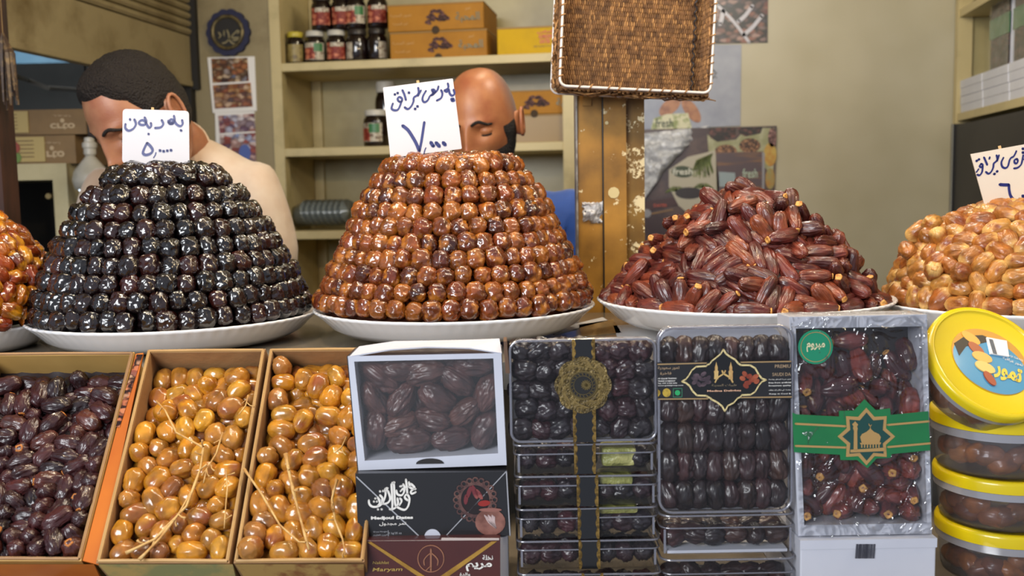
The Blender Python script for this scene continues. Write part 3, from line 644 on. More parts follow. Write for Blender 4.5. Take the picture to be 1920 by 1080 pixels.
# white bulb shaped lamp
p = P(171, 325, 2.7); s = 2.7/FOC
T = empty('white_lamp', Matrix.Translation(p), 'white ribbed lamp with a stepped neck behind the bending man', 'lamp')
lampm = mat('white_enamel', 'b8b4aa', 0.35, var=('9a968a', 8, 0.4, 0.7))
mb = MB(); mb.lathe([(30*s, -30*s), (34*s, -12*s), (30*s, 4*s), (16*s, 22*s), (8*s, 32*s)], 28); mb.build('lamp_shade', lampm, T, smooth=True)
mb = MB(); mb.lathe([(8*s, 32*s), (11*s, 36*s), (11*s, 46*s), (13*s, 48*s), (13*s, 56*s), (9*s, 59*s), (9*s, 66*s), (2*s, 68*s)], 24); mb.build('lamp_neck', lampm, T, angle=35)
m, nt, b = newmat('lamp_glow'); b.inputs['Emission Color'].default_value = (0.75, 0.88, 1, 1); b.inputs['Emission Strength'].default_value = 2.2
mb = MB(); mb.lathe([(2*s, -38*s), (20*s, -36*s), (24*s, -30*s)], 20); mb.build('lamp_bulb', m, T, smooth=True)
mb = MB(); mb.tube([(0, 0, 68*s), (0, 0, 1.0)], 0.003, 6); mb.build('cord', black, T)
p = P(143, 330, 2.9); T = empty('strip_lamp', frame(p), 'small glowing blue white lamp beside the beige cabinet', 'lamp'); MB().box((-0.018, 0, -0.03), (0.022, 0.02, 0.0)).build('lamp_tube', m, T); MB().box((-0.03, 0, 0.02), (0.03, 0.03, 0.03)).build('lamp_cap', MATS['sign_blue'], T)
MB().box((-0.004, 0.01, -0.9), (0.004, 0.02, -0.03)).build('lamp_stem', grey, T); MB().box((-0.02, 0.0, 0.0), (0.02, 0.02, 0.02)).build('lamp_neck', grey, T)
# pale panel on the front of the partition
S('partition_panel', MB().box((XL-0.30, 3.29, 1.58), (XL-0.05, 3.30, 1.72)), mat('pale_partition', 'cfc9b6'))

# ---------------------------------------------------------------- right side shelves
ry0, ry1 = 1.55, 3.21
T = empty('side_shelf_unit', Matrix.Translation((XR, ry1, 0)), 'cream side shelf unit holding white boxes near the right edge', 'shelf unit')
IV2 = Matrix.Translation((-XR, -ry1, 0)); pt = lambda mb, n, m: part(mb, n, m, T, IV2)
za = (atX(1798, 228, XR).z+atX(1912, 200, XR).z)/2; zc2 = (atX(1800, 36, XR).z+atX(1845, 8, XR).z)/2
pt(MB().box((XR-0.012, ry1-0.03, 0), (XR+0.03, ry1, 2.5)), 'upright', shelfpaint); pt(MB().box((XR, ry1-0.012, 0), (XR+0.34, ry1, 2.5)), 'end_panel', mat('shelf_back', 'a79b70'))
pt(MB().box((XR+0.325, ry0, 0), (XR+0.34, ry1-0.012, 2.5)), 'back_panel', MATS['shelf_back']); pt(MB().box((XR-0.012, ry0, 0), (XR+0.03, ry0+0.03, 2.5)), 'upright', shelfpaint)
for z in (za, zc2, zc2+0.42): pt(MB().box((XR-0.008, ry0+0.03, z), (XR+0.325, ry1-0.03, z+0.022)), 'shelf_board', shelfpaint)
zq = za+0.022; hb = (atX(1850, 165, XR).z-atX(1850, 202, XR).z)/1.0
gb = mat('white_box_card', 'd2d4de', 0.5, var=('c4c6d2', 5, 0.4, 0.7))
zt1 = atX(1840, 138, XR).z; hb = max(0.03, (zt1-zq)/2)
for lvl in range(2):
    for i in range(5):
        y1 = ry1-0.035-i*0.2135+(0.012 if lvl else 0); d = 0.2115
        T = empty('white_box', Matrix.Translation((XR+0.0+0.0008*((i*7+lvl*3) % 3), y1, zq+lvl*(hb+0.001))), 'flat white box in the %s row of the side shelf, %s from the far end' % (('lower', 'upper')[lvl], ('first', 'second', 'third', 'fourth', 'fifth')[i]), 'box', 'white boxes on the side shelf')
        bev(MB().box((0, -d, 0), (0.2, 0, hb*0.86)).build('box_base', gb, T), 0.002); bev(MB().box((-0.0015, -d-0.001, hb*0.5), (0.202, 0.0, hb)).build('box_lid', gb, T), 0.002)
# film wrapped date packs standing on them
film = clear('wrinkled_film', 'ffffff', 0.015, 0.12, haze=0.01, bump=(22, 0.9), edge=0.2)
dk = cells('packed_dates_side', ['4a3034', '6a4a48', '2c1e22', '54342e'], 60, '1c1214'); gband = mat('green_band', '23663a', 0.3, coat=0.3)
for i, (pa, pb_) in enumerate(((1850, 1886), (1893, 1960))):
    ya = atX(pa, 60, XR+0.02).y; yb = atX(pb_, 60, XR+0.02).y; z0 = zq+2*hb+0.003
    T = empty('film_wrapped_pack', Matrix.Translation((XR+0.03, ya, z0)), ('film wrapped date pack standing at the far side on the white boxes', 'film wrapped date pack with a gold star band nearest the right edge')[i], 'pack', 'wrapped packs on the side shelf')
    w = ya-yb; MB().box((0.004, -w, 0), (0.05, 0, 0.26)).build('card_box', mat('white_box_card', 'b4b6c0'), T); MB().box((0, -w+0.006, 0.008), (0.003, -0.006, 0.252)).build('packed_dates', dk, T, kind='stuff')
    MB().box((-0.002, -w-0.001, 0.09), (0.0, 0.001, 0.145)).build('green_band', gband, T)
    MB().add([(-0.003, -w-0.0012, 0), (-0.003, 0.0012, 0), (-0.003, 0.0012, 0.26), (-0.003, -w-0.0012, 0.26)], [(0, 1, 2, 3)]).build('film', film, T)
T = empty('yellow_carton', Matrix.Translation((XR+0.01, atX(1838, 4, XR).y+0.07, zc2+0.022)), 'bright yellow carton on the high side shelf', 'box'); bev(MB().box((0, -0.14, 0), (0.12, 0, 0.09)).build('carton_body', mat('bright_yellow_card', 'c9b01c', 0.4), T), 0.002); MB().box((-0.001, -0.141, 0.075), (0.121, 0.001, 0.091)).build('carton_lid', MATS['bright_yellow_card'], T)
# dark board below
q = [atX(1838, 225, XR-0.02), atX(1990, 176, XR-0.02), atX(1990, 420, XR-0.02), atX(1812, 420, XR-0.02)]
T = empty('dark_board', Matrix.Translation(q[0]), 'black framed board standing below the side shelf', 'board')
zt_ = za-0.01; yA, yB_ = ry1-0.06, 1.9
MB().box((0, yB_-q[0].y, -q[0].z), (0.012, yA-q[0].y, zt_-q[0].z-0.004)).build('board_panel', mat('black_board', '262424', 0.55, var=('322f2e', 3, 0.4, 0.7)), T)
MB().box((-0.006, yA-q[0].y, -q[0].z), (0.02, yA-q[0].y+0.02, zt_-q[0].z)).build('board_edge', black, T); MB().box((-0.0075, yA-q[0].y+0.0, -q[0].z), (-0.006, yA-q[0].y+0.004, zt_-q[0].z)).build('board_rim', mat('rim_silver', 'a8a8a0', 0.4), T)
# ================================================================ COUNTER
ZC = H-0.216
ctop = mat('counter_laminate', '6e6558', 0.25, var=('8a8174', 5, 0.4, 0.7), coat=0.3)
cF = frame(Vector((0, 0, 0)), PSI)
CI = cF.inverted()
zrow = (CI @ P(960, 700, 1.2)).y
T = empty('display_counter', cF, 'long laminate display counter carrying the heaped plates', 'counter')
MB().box((-1.22, 1.235, ZC-0.03), (1.08, 1.82, ZC)).build('worktop', ctop, T)
MB().box((-1.22, 1.23, ZC-0.034), (1.08, 1.235, ZC+0.001)).build('edge_strip', mat('edge_alu', '8d8a84', 0.35, 0.6), T)
MB().box((-1.2, 1.36, 0), (1.06, 1.80, ZC-0.03)).build('counter_body', mat('counter_white', '8c877c', 0.6), T)
ZL = H-0.4345
T = empty('display_step', cF, 'low step under the stacked packs in front of the counter', 'step')
MB().box((-0.15, 0.90, ZL-0.03), (1.08, 1.30, ZL)).build('step_top', ctop, T); MB().box((-0.14, 0.92, 0), (1.06, 1.29, ZL-0.03)).build('step_body', MATS['counter_white'], T)
# loose papers on the counter between the plates
def paper(pts, m, lbl, th=0.001, extra=None, cat='card'):
    ps = [atZ(a, b, ZC) for a, b in pts]; c = sum(ps, Vector())/len(ps)
    mb = MB(); n = len(ps); mb.add([(p.x-c.x, p.y-c.y, 0) for p in ps]+[(p.x-c.x, p.y-c.y, th) for p in ps], [tuple(range(n))[::-1], tuple(range(n, 2*n))]+[(i, (i+1) % n, (i+1) % n+n, i+n) for i in range(n)])
    return tag(mb.build('paper_card', m, None, Matrix.Translation((c.x, c.y, ZC+0.0002))), lbl, cat)
paper([(1085, 610), (1150, 600), (1165, 625), (1090, 632)], mat('wood_print_card', '9a8460', 0.3, var=('6f5638', 14, 0.4, 0.6), vscale=(3, 1, 1)), 'wood patterned card on the counter between the amber cone and the red brown mound')
paper([(1150, 612), (1235, 605), (1238, 640), (1160, 640)], white, 'white paper on the counter under the red brown plate')
paper([(1040, 628), (1140, 602), (1130, 596), (1030, 620)], mat('paper_white', 'cfcfd2', 0.5), 'white paper strip beside the amber plate')
paper([(1620, 590), (1700, 582), (1700, 596), (1640, 600)], mat('dark_paper', '4a4a4c', 0.4), 'dark sheet on the counter between the two right hand plates')

# ---------------------------------------------------------------- plates
plate_m = mat('white_melamine', 'ecedf0', 0.18, coat=0.5, spec=0.5)
def plate(c, Rp, label, ph=0.036, tiltz=0.0):
    mb = MB()
    w = lambda j, a: (0.008*abs(cos(36*a)) if j in (4, 5, 6) else 0)
    mb.lathe([(Rp*0.60, -ph), (Rp*0.80, -ph+0.001), (Rp*0.88, -ph*0.72), (Rp*0.945, -ph*0.34), (Rp*0.985, -0.004), (Rp*1.0, -0.001), (Rp*0.99, 0.001), (Rp*0.95, -0.004), (Rp*0.82, -0.016), (Rp*0.6, -0.021), (0.001, -0.021)], 288, wave=w)
    return tag(mb.build('serving_plate', plate_m, None, Matrix.Translation(c), smooth=True), label, 'plate')
def core(c, prof, m, off, label, rz=1.0):  # core colour is darker than the dates, painting shade into the gaps
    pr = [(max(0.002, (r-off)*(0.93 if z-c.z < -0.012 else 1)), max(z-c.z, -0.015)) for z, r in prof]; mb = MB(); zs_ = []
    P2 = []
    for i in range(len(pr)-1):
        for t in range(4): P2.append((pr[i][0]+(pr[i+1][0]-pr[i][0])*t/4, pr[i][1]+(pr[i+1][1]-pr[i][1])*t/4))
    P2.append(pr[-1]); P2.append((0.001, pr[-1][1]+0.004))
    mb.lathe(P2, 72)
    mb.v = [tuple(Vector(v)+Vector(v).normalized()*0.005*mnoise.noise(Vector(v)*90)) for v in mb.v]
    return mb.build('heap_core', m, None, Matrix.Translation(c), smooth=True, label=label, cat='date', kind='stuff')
def pxprof(cx, D, rows):
    """[(y px, half width px)] -> [(z, r)] from the silhouette"""
    return [(P(cx, y, D).z, hw/FOC*D) for y, hw in rows]
def rad_at(prof, z):
    pr = sorted(prof)
    return float(np.interp(z, [p[0] for p in pr], [p[1] for p in pr]))

# date kinds
def kinds(tag_, m, L, Rd, n=5, **k): return [date_mesh(tag_, m, L, Rd, 11*i+len(tag_), **k) for i in range(n)]
M_BLACK = datemat('black_date_skin', ['0d0808', '160c0c', '0a0708', '2a0d0b', '120b0d', '1c0f0e', '0c090b', '34110c', '100a0b'], 0.25, 1.0, wr=(95, 0.55), stretch=(1, 1, 0.6))
M_AMBER = datemat('amber_date_skin', ['6c3014', '82441a', '5c2612', '94541e', '4c2014', '8a4a1c', '703014', '9a5a1e', '421c14', '7c3a16'], 0.27, 0.9, patch=('a4641e', 0.52, 0.68, 60), wr=(95, 0.6), stretch=(1, 1, 0.6), sss=0.12)
M_RED = datemat('red_brown_date_skin', ['5e2620', '702e22', '4e1e1e', '803c26', '40191a', '662822', '8a4628', '562220'], 0.38, 0.3, patch=('44201e', 0.5, 0.66, 40), wr=(170, 1.0), stretch=(1, 1, 0.12))
M_TAN = datemat('tan_date_skin', ['a06628', 'b4803a', '94521e', 'c09048', '884818', 'b07434'], 0.38, 0.25, patch=('7c3c12', 0.52, 0.68, 60), wr=(110, 0.8), stretch=(1, 1, 0.3), tip=('d8b06a', 0.016, 0.8))
M_LEFT = datemat('orange_date_skin', ['a04c0c', '7a2c08', 'c07414', '8a380c', '5a220c', 'b8660e'], 0.22, 0.8, patch=('c88a1c', 0.52, 0.66, 45), wr=(110, 0.5), sss=0.1)
M_YEL = datemat('yellow_date_skin', ['b87a1c', 'c48a28', 'a86a24', 'cc9632', '8a5426', 'b47a30', 'c08220', '8e5a34', 'd09a2c'], 0.24, 0.5, patch=('8a4a26', 0.56, 0.72, 38), wr=(70, 0.35), sss=0.08)
M_DARK = datemat('plum_date_skin', ['32161a', '3e1c1e', '241216', '4a2222', '1c1014', '381a1c', '5a2c22'], 0.36, 0.35, wr=(150, 0.9), stretch=(1, 1, 0.25))
M_MED = datemat('large_date_skin', ['4a2c28', '54322c', '3e2628', '5e382c'], 0.42, 0.2, wr=(90, 0.8), stretch=(1, 1, 0.25))
M_COAL = datemat('coal_date_skin', ['221a1e', '2a2024', '1c151a', '3e1c22', '241d23', '30242a'], 0.36, 0.3, wr=(130, 0.8), stretch=(1, 1, 0.4))
capm = mat('stem_cap_pale', 'cf9a52', 0.6, var=('a86a2c', 200, 0.45, 0.6)); capo = mat('stem_cap_orange', 'b8722c', 0.6, var=('8a4a1c', 200, 0.45, 0.6))

ORD = ['lowest', 'second', 'third', 'fourth', 'fifth', 'sixth', 'seventh', 'eighth', 'ninth', 'tenth', 'eleventh']
def by_height(c, z0, z1, label):
    cuts = ['along the plate rim', 'low on the slope', 'halfway up the slope', 'high on the slope', 'around the peak']
    def f(p):
        k = min(4, max(0, int((p.z-z0)/(z1-z0)*5))); lx = (p-c).dot(R0); sd = 'left' if lx < -0.045 else 'right' if lx > 0.045 else 'centre'
        l = '%s %s, %s' % (label, cuts[k], sd+' side' if sd != 'centre' else 'facing front'); return l, l
    return f
def by_cell(F, z0, z1, x0, x1, label):
    rows = ['foot', 'lower part', 'middle', 'upper part', 'top end']
    def f(p):
        q = F.inverted() @ p; k = min(4, max(0, int((q.z-z0)/(z1-z0)*5))); j = (q.x-x0)/(x1-x0)
        l = '%s, %s, %s' % (label, rows[k], 'left side' if j < 0.34 else 'right side' if j > 0.66 else 'centre'); return l, l
    return f
def mass(poses, m, L, Rd, label, seed=1, **k):
    """the dates on the far side, joined"""
    rn_ = random.Random(seed); mb = MB(); o_ = Vector(poses[0][0]); protos = [date_mesh('proto', m, L, Rd, q, nu=12, nv=8, **k) for q in range(3)]
    for p, ax in poses:
        pr_ = rn_.choice(protos); mb.add([v.co for v in pr_.vertices], [tuple(f.vertices) for f in pr_.polygons], 0, Matrix.Translation(-o_) @ align(p, ax, rn_))
    for q in protos: bpy.data.meshes.remove(q)
    return mb.build('heap_far_side', m, None, Matrix.Translation(o_), smooth=True, label=label, cat='date', kind='stuff')
# ---------------------------------------------------------------- black cone
def stacked(c, prof, z0, z1, rows, w, L, meshes, name, label, group, seed, half=R(118), inset=0.012):
    rn = random.Random(seed); fd = math.atan2(-c.y, -c.x); far = []
    for i in range(rows):
        poses = []
        z = z0+(z1-z0)*i/(rows-1); r = rad_at(prof, z)-inset; dz = 0.012
        sl = (rad_at(prof, z+dz)-rad_at(prof, z-dz))/(2*dz)
        n = max(6, int(2*pi*r/w)); a0 = rn.random()*2*pi/n; st = 2*pi/n
        for k in range(n):
            a = fd-pi+a0+k*st+rn.uniform(-0.08, 0.08)*st
            da = (a-fd+pi) % (2*pi)-pi
            rr = r+rn.uniform(-0.002, 0.0025)
            if abs(da) > half: far.append(((c.x+rr*cos(a), c.y+rr*sin(a), z), (cos(a)*sl*0.8, sin(a)*sl*0.8, 1))); continue
            poses.append(((c.x+rr*cos(a), c.y+rr*sin(a), z+rn.uniform(-0.0018, 0.0018)), (cos(a)*sl*0.8+rn.uniform(-.12, .12), sin(a)*sl*0.8+rn.uniform(-.12, .12), 1)))
        def lab(p, i=i):
            da = (math.atan2(p.y-c.y, p.x-c.x)-fd+pi) % (2*pi)-pi
            sd = 'left flank' if da < -0.55 else 'right flank' if da > 0.55 else 'front'
            l = '%s, %s row up from the plate, %s' % (label, ORD[i], sd); return l, l
        place_dates(poses, meshes, name, lab, None, rn, smin=0.9, smax=1.09)
    mass(far, meshes[0].materials[0], L, w*0.53, 'far side of the %s, packed out of sight' % label.split('of the ')[-1], amp=0.1, sq=2.8, taper=0.03)
D1 = 1.5
cb = P(333, 588, D1); plate(cb, 0.211, 'white scalloped plate under the black date cone')
prof = pxprof(330, D1, [(600, 258), (572, 252), (540, 240), (505, 226), (470, 208), (430, 188), (400, 168), (375, 150), (345, 122), (318, 80)])
pc1 = Vector((cb.x-0.006, cb.y, cb.z))
mk = kinds('black_date', M_BLACK, 0.0298, 0.0136, 7, amp=0.12, sq=2.8, taper=0.03, freq=2.2, long=0.9, nu=34, nv=22, wk=0.0010, wf=150, wl=0.8)
zt0 = P(333, 600, D1-0.2).z
stacked(pc1, prof, zt0-0.003, P(320, 337, D1-0.06).z, 9, 0.0248, 0.0285, mk, 'black_date', 'black date of the dark cone', None, 5)
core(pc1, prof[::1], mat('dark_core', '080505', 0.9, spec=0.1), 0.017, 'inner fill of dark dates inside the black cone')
rn = random.Random(9); poses = []
zt = P(320, 337, D1-0.06).z
for r, n in ((0.072, 17), (0.05, 12), (0.028, 7), (0.008, 2)):
    for k in range(n):
        a = 2*pi*k/n+rn.random()*0.3; poses.append(((pc1.x+r*cos(a), pc1.y+r*sin(a), zt+0.016-r*0.06+rn.uniform(-.002, .002)), (-sin(a), cos(a), rn.uniform(-.2, .2))))
place_dates(poses, mk, 'black_date', 'glossy black date lying on the flat top of the dark cone', 'black dates on the cone top', rn)

# ---------------------------------------------------------------- amber cone
ca = P(853, 571, D1); plate(ca, 0.211, 'white scalloped plate under the amber date cone')
prof = pxprof(853, D1, [(585, 260), (550, 257), (520, 244), (500, 233), (450, 208), (400, 186), (350, 156), (318, 138), (295, 100)])
ma = kinds('amber_date', M_AMBER, 0.0278, 0.0134, 7, amp=0.13, sq=2.7, taper=0.03, freq=2.2, long=0.9, nu=34, nv=22, wk=0.0010, wf=150, wl=0.8)
stacked(ca, prof, P(853, 582, D1-0.2).z, P(853, 312, D1-0.08).z, 10, 0.0244, 0.0265, ma, 'amber_date', 'amber date of the brown cone', None, 6)
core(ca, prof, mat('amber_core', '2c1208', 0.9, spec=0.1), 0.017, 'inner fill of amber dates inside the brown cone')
poses = []; zt = P(853, 312, D1-0.08).z
for r, n in ((0.088, 20), (0.064, 15), (0.04, 9), (0.016, 4)):
    for k in range(n):
        a = 2*pi*k/n+rn.random()*0.3; poses.append(((ca.x+r*cos(a), ca.y+r*sin(a), zt+0.012-r*0.08+rn.uniform(-.002, .002)), (-sin(a), cos(a), rn.uniform(-.2, .2))))
place_dates(poses, ma, 'amber_date', 'shiny amber date lying on the flat top of the brown cone', 'amber dates on the cone top', rn)

# ---------------------------------------------------------------- loose mounds
def mound(c, prof, r, hl, n, a0, a1, seed, layer=1.5, iters=90):
    pr = np.array([(rr, z) for z, rr in sorted(prof)]); pr = np.vstack([pr, [0.0, pr[-1][1]+0.002]])
    inner = pr.copy(); inner[:, 0] = np.maximum(0, inner[:, 0]-layer*r); inner[:, 1] -= layer*r*0.5
    seg0, seg1 = inner[:-1], inner[1:]; cx = np.array(c)
    fd = math.atan2(-c.y, -c.x)
    def near(Pt):
        d = Pt-cx; rho = np.hypot(d[:, 0], d[:, 1])+1e-9; q = np.stack([rho, Pt[:, 2]], 1)
        best = np.full(len(q), 1e9); nn = np.zeros_like(q); sd = np.zeros(len(q))
        for a, b in zip(seg0, seg1):
            e = b-a; t = np.clip(((q-a)@e)/(e@e+1e-12), 0, 1); cpt = a+t[:, None]*e; v = q-cpt; dist = np.linalg.norm(v, axis=1)
            nv = np.array([e[1], -e[0]]); nv = nv/(np.linalg.norm(nv)+1e-12); s = np.sign(v@nv); s[s == 0] = 1
            m = dist < best; best[m] = dist[m]; sd[m] = (s*dist)[m]; nn[m] = nv
        return d, rho, nn, sd
    def grav(Pt):
        d, rho, nn, sd = near(Pt); g = np.zeros_like(Pt); g[:, 0] = -nn[:, 0]*d[:, 0]/rho; g[:, 1] = -nn[:, 0]*d[:, 1]/rho; g[:, 2] = -nn[:, 1]; return g
    zmin = pr[0, 1]-0.004; Rmax = pr[:, 0].max()-0.006
    def proj(Pt):
        d, rho, nn, sd = near(Pt); k = np.maximum(0, r-sd); Q = Pt.copy()
        Q[:, 0] += nn[:, 0]*d[:, 0]/rho*k; Q[:, 1] += nn[:, 0]*d[:, 1]/rho*k; Q[:, 2] += nn[:, 1]*k
        Q[:, 2] = np.maximum(Q[:, 2], zmin+r)
        dd = Q-cx; rh = np.hypot(dd[:, 0], dd[:, 1]); f = np.minimum(1, Rmax/(rh+1e-9)); Q[:, 0] = cx[0]+dd[:, 0]*f; Q[:, 1] = cx[1]+dd[:, 1]*f
        return Q
    def init(rs, n):
        L = np.linalg.norm(pr[1:]-pr[:-1], axis=1)*(pr[1:, 0]+pr[:-1, 0]+0.01); s = rs.choice(len(L), n, p=L/L.sum()); t = rs.rand(n)
        q = pr[s]*(1-t)[:, None]+pr[s+1]*t[:, None]; a = fd+a0+(a1-a0)*rs.rand(n)
        q[:, 0] += rs.uniform(-.5, 1.2, n)*r
        return np.stack([cx[0]+q[:, 0]*np.cos(a), cx[1]+q[:, 0]*np.sin(a), q[:, 1]+r*0.6], 1)
    return relax(n, r, hl, proj, init, grav, iters, seed)
D2 = 1.45
cr = P(1392, 556, D2); plate(cr, 0.212, 'white scalloped plate under the red brown date mound')
prof = pxprof(1392, D2, [(560, 262), (530, 238), (500, 216), (450, 172), (400, 124), (375, 92), (360, 58)])
mr = kinds('red_brown_date', M_RED, 0.049, 0.0101, 7, amp=0.17, sq=2.6, taper=0.10, freq=2.2, long=0.3, nu=40, nv=22, bend=0.04, circ=1.5, wk=0.0010, wf=240, wl=0.13)
poses = mound(cr, prof, 0.0093, 0.0232, 225, -R(115), R(115), 3, layer=2.6)
rn = random.Random(4)
place_dates(poses, mr, 'red_brown_date', by_height(cr, cr.z, cr.z+0.17, 'red brown date of the mound'), None, rn, cap=cap_mesh(0.0050, 0.0248, capm), capprob=0.6)
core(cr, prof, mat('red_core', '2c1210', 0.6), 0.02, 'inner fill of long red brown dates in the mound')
ct = P(1908, 563, 1.42); plate(ct, 0.196, 'white scalloped plate under the tan date mound near the right edge')
prof = pxprof(1908, 1.42, [(562, 242), (530, 232), (500, 220), (470, 205), (445, 180), (420, 150), (400, 112), (388, 70)])
mt = kinds('tan_date', M_TAN, 0.037, 0.0130, 7, nu=32, nv=20, wk=0.0008, wf=170, wl=0.4, amp=0.13, circ=1.2, sq=2.3, taper=0.05, freq=2.0, long=0.6)
poses = mound(ct, prof, 0.0115, 0.0168, 112, -R(112), R(32), 8, layer=1.9)
place_dates(poses, mt, 'tan_date', by_height(ct, ct.z, ct.z+0.14, 'plump tan date of the heap'), None, rn, cap=cap_mesh(0.005, 0.0172, capm), capprob=0.3)
mass(mound(ct, prof, 0.0115, 0.0168, 80, R(34), R(112), 18, layer=1.9), M_TAN, 0.037, 0.013, 'tan dates of the heap beyond the right edge', amp=0.1)
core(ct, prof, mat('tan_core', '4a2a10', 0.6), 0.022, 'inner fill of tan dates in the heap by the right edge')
cl = P(-100, 607, 1.45); plate(cl, 0.15, 'white plate under the orange date heap at the left edge')
prof = pxprof(-100, 1.45, [(605, 192), (560, 198), (520, 192), (480, 172), (440, 142), (405, 108), (385, 60)])
mo = kinds('orange_date', M_LEFT, 0.034, 0.0118, 6, nu=32, nv=20, wk=0.0008, wf=150, wl=0.6, amp=0.14, sq=2.4, taper=0.05, freq=2.2, long=0.6)
poses = mound(cl, prof, 0.0112, 0.0162, 100, -R(24), R(110), 12, layer=1.4)
place_dates(poses, mo, 'orange_date', by_height(cl-R0*0.0, cl.z, cl.z+0.16, 'glossy orange date of the heap'), None, rn)
mass(mound(cl, prof, 0.0112, 0.0162, 66, -R(100), -R(16), 19, layer=1.4), M_LEFT, 0.034, 0.0118, 'orange dates of the heap beyond the left edge', amp=0.1)
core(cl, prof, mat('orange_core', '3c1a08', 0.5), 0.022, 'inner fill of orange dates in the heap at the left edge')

# ---------------------------------------------------------------- price cards
cardm = mat('price_card', 'c9c8ce', 0.55, spec=0.3); ink = mat('blue_ink', '1c2468', 0.4); stick = mat('pale_stick', 'c8a878', 0.6)
def price_card(corner_px, D, label, crop_, strokes, w=0.004, rnd_=0.005, warm=None, stk=None):
    F = frame(P(*corner_px[3], D), PSI); T = empty('price_card', F, label, 'card', 'handwritten price cards')
    pts = [loc2(F, a, b) for a, b in corner_px]; out = []
    n = len(pts)
    for i in range(n):
        a, b, c = (Vector(pts[i-1]), Vector(pts[i]), Vector(pts[(i+1) % n])); u = (a-b).normalized(); v = (c-b).normalized()
        for t in (0, .25, .5, .75, 1): q = b+u*rnd_*(1-t)**2+v*rnd_*t**2; out.append((q.x, q.y))
    CFc = MB().prism(out, 0, 0.0016).build('card_face', warm or cardm, T)
    mb = MB(); C = crop(F, *crop_)
    for st in strokes:
        ww = w
        if isinstance(st, tuple): ww, st = w*st[0], st[1]
        mb.stroke(C(st), ww, -0.0004, 0.0002)
    mb.build('handwriting', ink, CFc)
    c0, c1 = (Vector(pts[0])+Vector(pts[1]))/2, (Vector(pts[2])+Vector(pts[3]))/2
    d = (c0-c1).normalized(); c0 = c0+d*0.004; c1 = c1-d*0.05
    sx = stk or 0
    MB().tube([(c0.x+sx, 0.004, c0.y), (c1.x+sx, 0.004, c1.y)], 0.0022, 6).build('wooden_stick', stick, T)
    return T
price_card([(230, 204), (354, 208), (355, 308), (229, 306)], 1.46, 'white rounded price card on the black cone, reading five thousand', (80, 60, 4),
    [[(655, 652), (657, 660)], [(688, 655), (700, 690), (680, 725), (645, 740), (621, 720), (622, 690)],
     [(765, 640), (778, 672), (765, 695), (735, 695), (722, 678), (742, 662), (765, 668), (785, 700), (800, 718), (814, 705), (812, 682)], [(793, 762), (797, 768)],
     [(893, 660), (905, 690), (885, 715), (843, 720)],
     (1.5, [(945, 668), (958, 685), (975, 680)]), [(985, 628), (990, 665), (975, 688), (945, 680), (962, 655), (988, 668), (1005, 692), (1032, 706), (1050, 690), (1046, 660)], [(1035, 735), (1042, 742)],
     (1.15, [(783, 832), (762, 875), (753, 908), (775, 922), (812, 910), (825, 885), (808, 855), (783, 832)]), (0.6, [(850, 905), (845, 922), (833, 942)]),
     (1.2, [(878, 886), (884, 892)]), (1.2, [(905, 892), (911, 897)]), (1.2, [(933, 888), (938, 893)]), (1.2, [(960, 884), (966, 890)])], 0.0033, 0.006, stk=-0.006)
price_card([(718, 164), (849, 147), (866, 279), (732, 296)], 1.44, 'white price card on the amber cone, reading seven thousand', (710, 140, 6.75),
    [(1.3, [(203, 248), (207, 252)]), (1.3, [(238, 230), (243, 235)]), [(250, 335), (240, 302), (265, 283), (295, 305), (290, 340), (258, 342)], [(290, 335), (268, 400), (240, 445), (195, 450), (163, 425), (180, 365)],
     [(300, 195), (325, 250), (345, 320)], (1.3, [(380, 225), (386, 232)]), [(500, 165), (507, 220), (485, 262), (445, 290), (440, 340), (412, 400), (370, 435), (328, 412)], [(535, 200), (498, 268)],
     (1.3, [(488, 398), (495, 405)]), (1.3, [(458, 430), (465, 437)]),
     [(598, 205), (562, 270), (555, 320), (580, 348), (620, 325), (650, 270), (690, 245), (740, 200), (757, 148)], (1.8, [(680, 195), (705, 215), (690, 240)]), [(665, 262), (690, 250)],
     [(790, 195), (806, 240), (790, 295), (735, 328)], [(875, 110), (882, 160), (855, 190), (832, 200), (865, 216), (885, 185), (900, 240), (930, 266), (960, 240), (948, 190)], (1.9, [(925, 312), (948, 325)]),
     (1.45, [(302, 645), (370, 700), (430, 790), (475, 870), (515, 968)]), (1.3, [(515, 968), (540, 850), (560, 720), (578, 602)]), (0.6, [(597, 925), (583, 960), (575, 995)]),
     (1.6, [(660, 855), (690, 905)]), (1.4, [(690, 905), (700, 900)]), (1.6, [(725, 860), (770, 908)]), (1.6, [(815, 858), (845, 890)])], 0.0030, 0.0015)
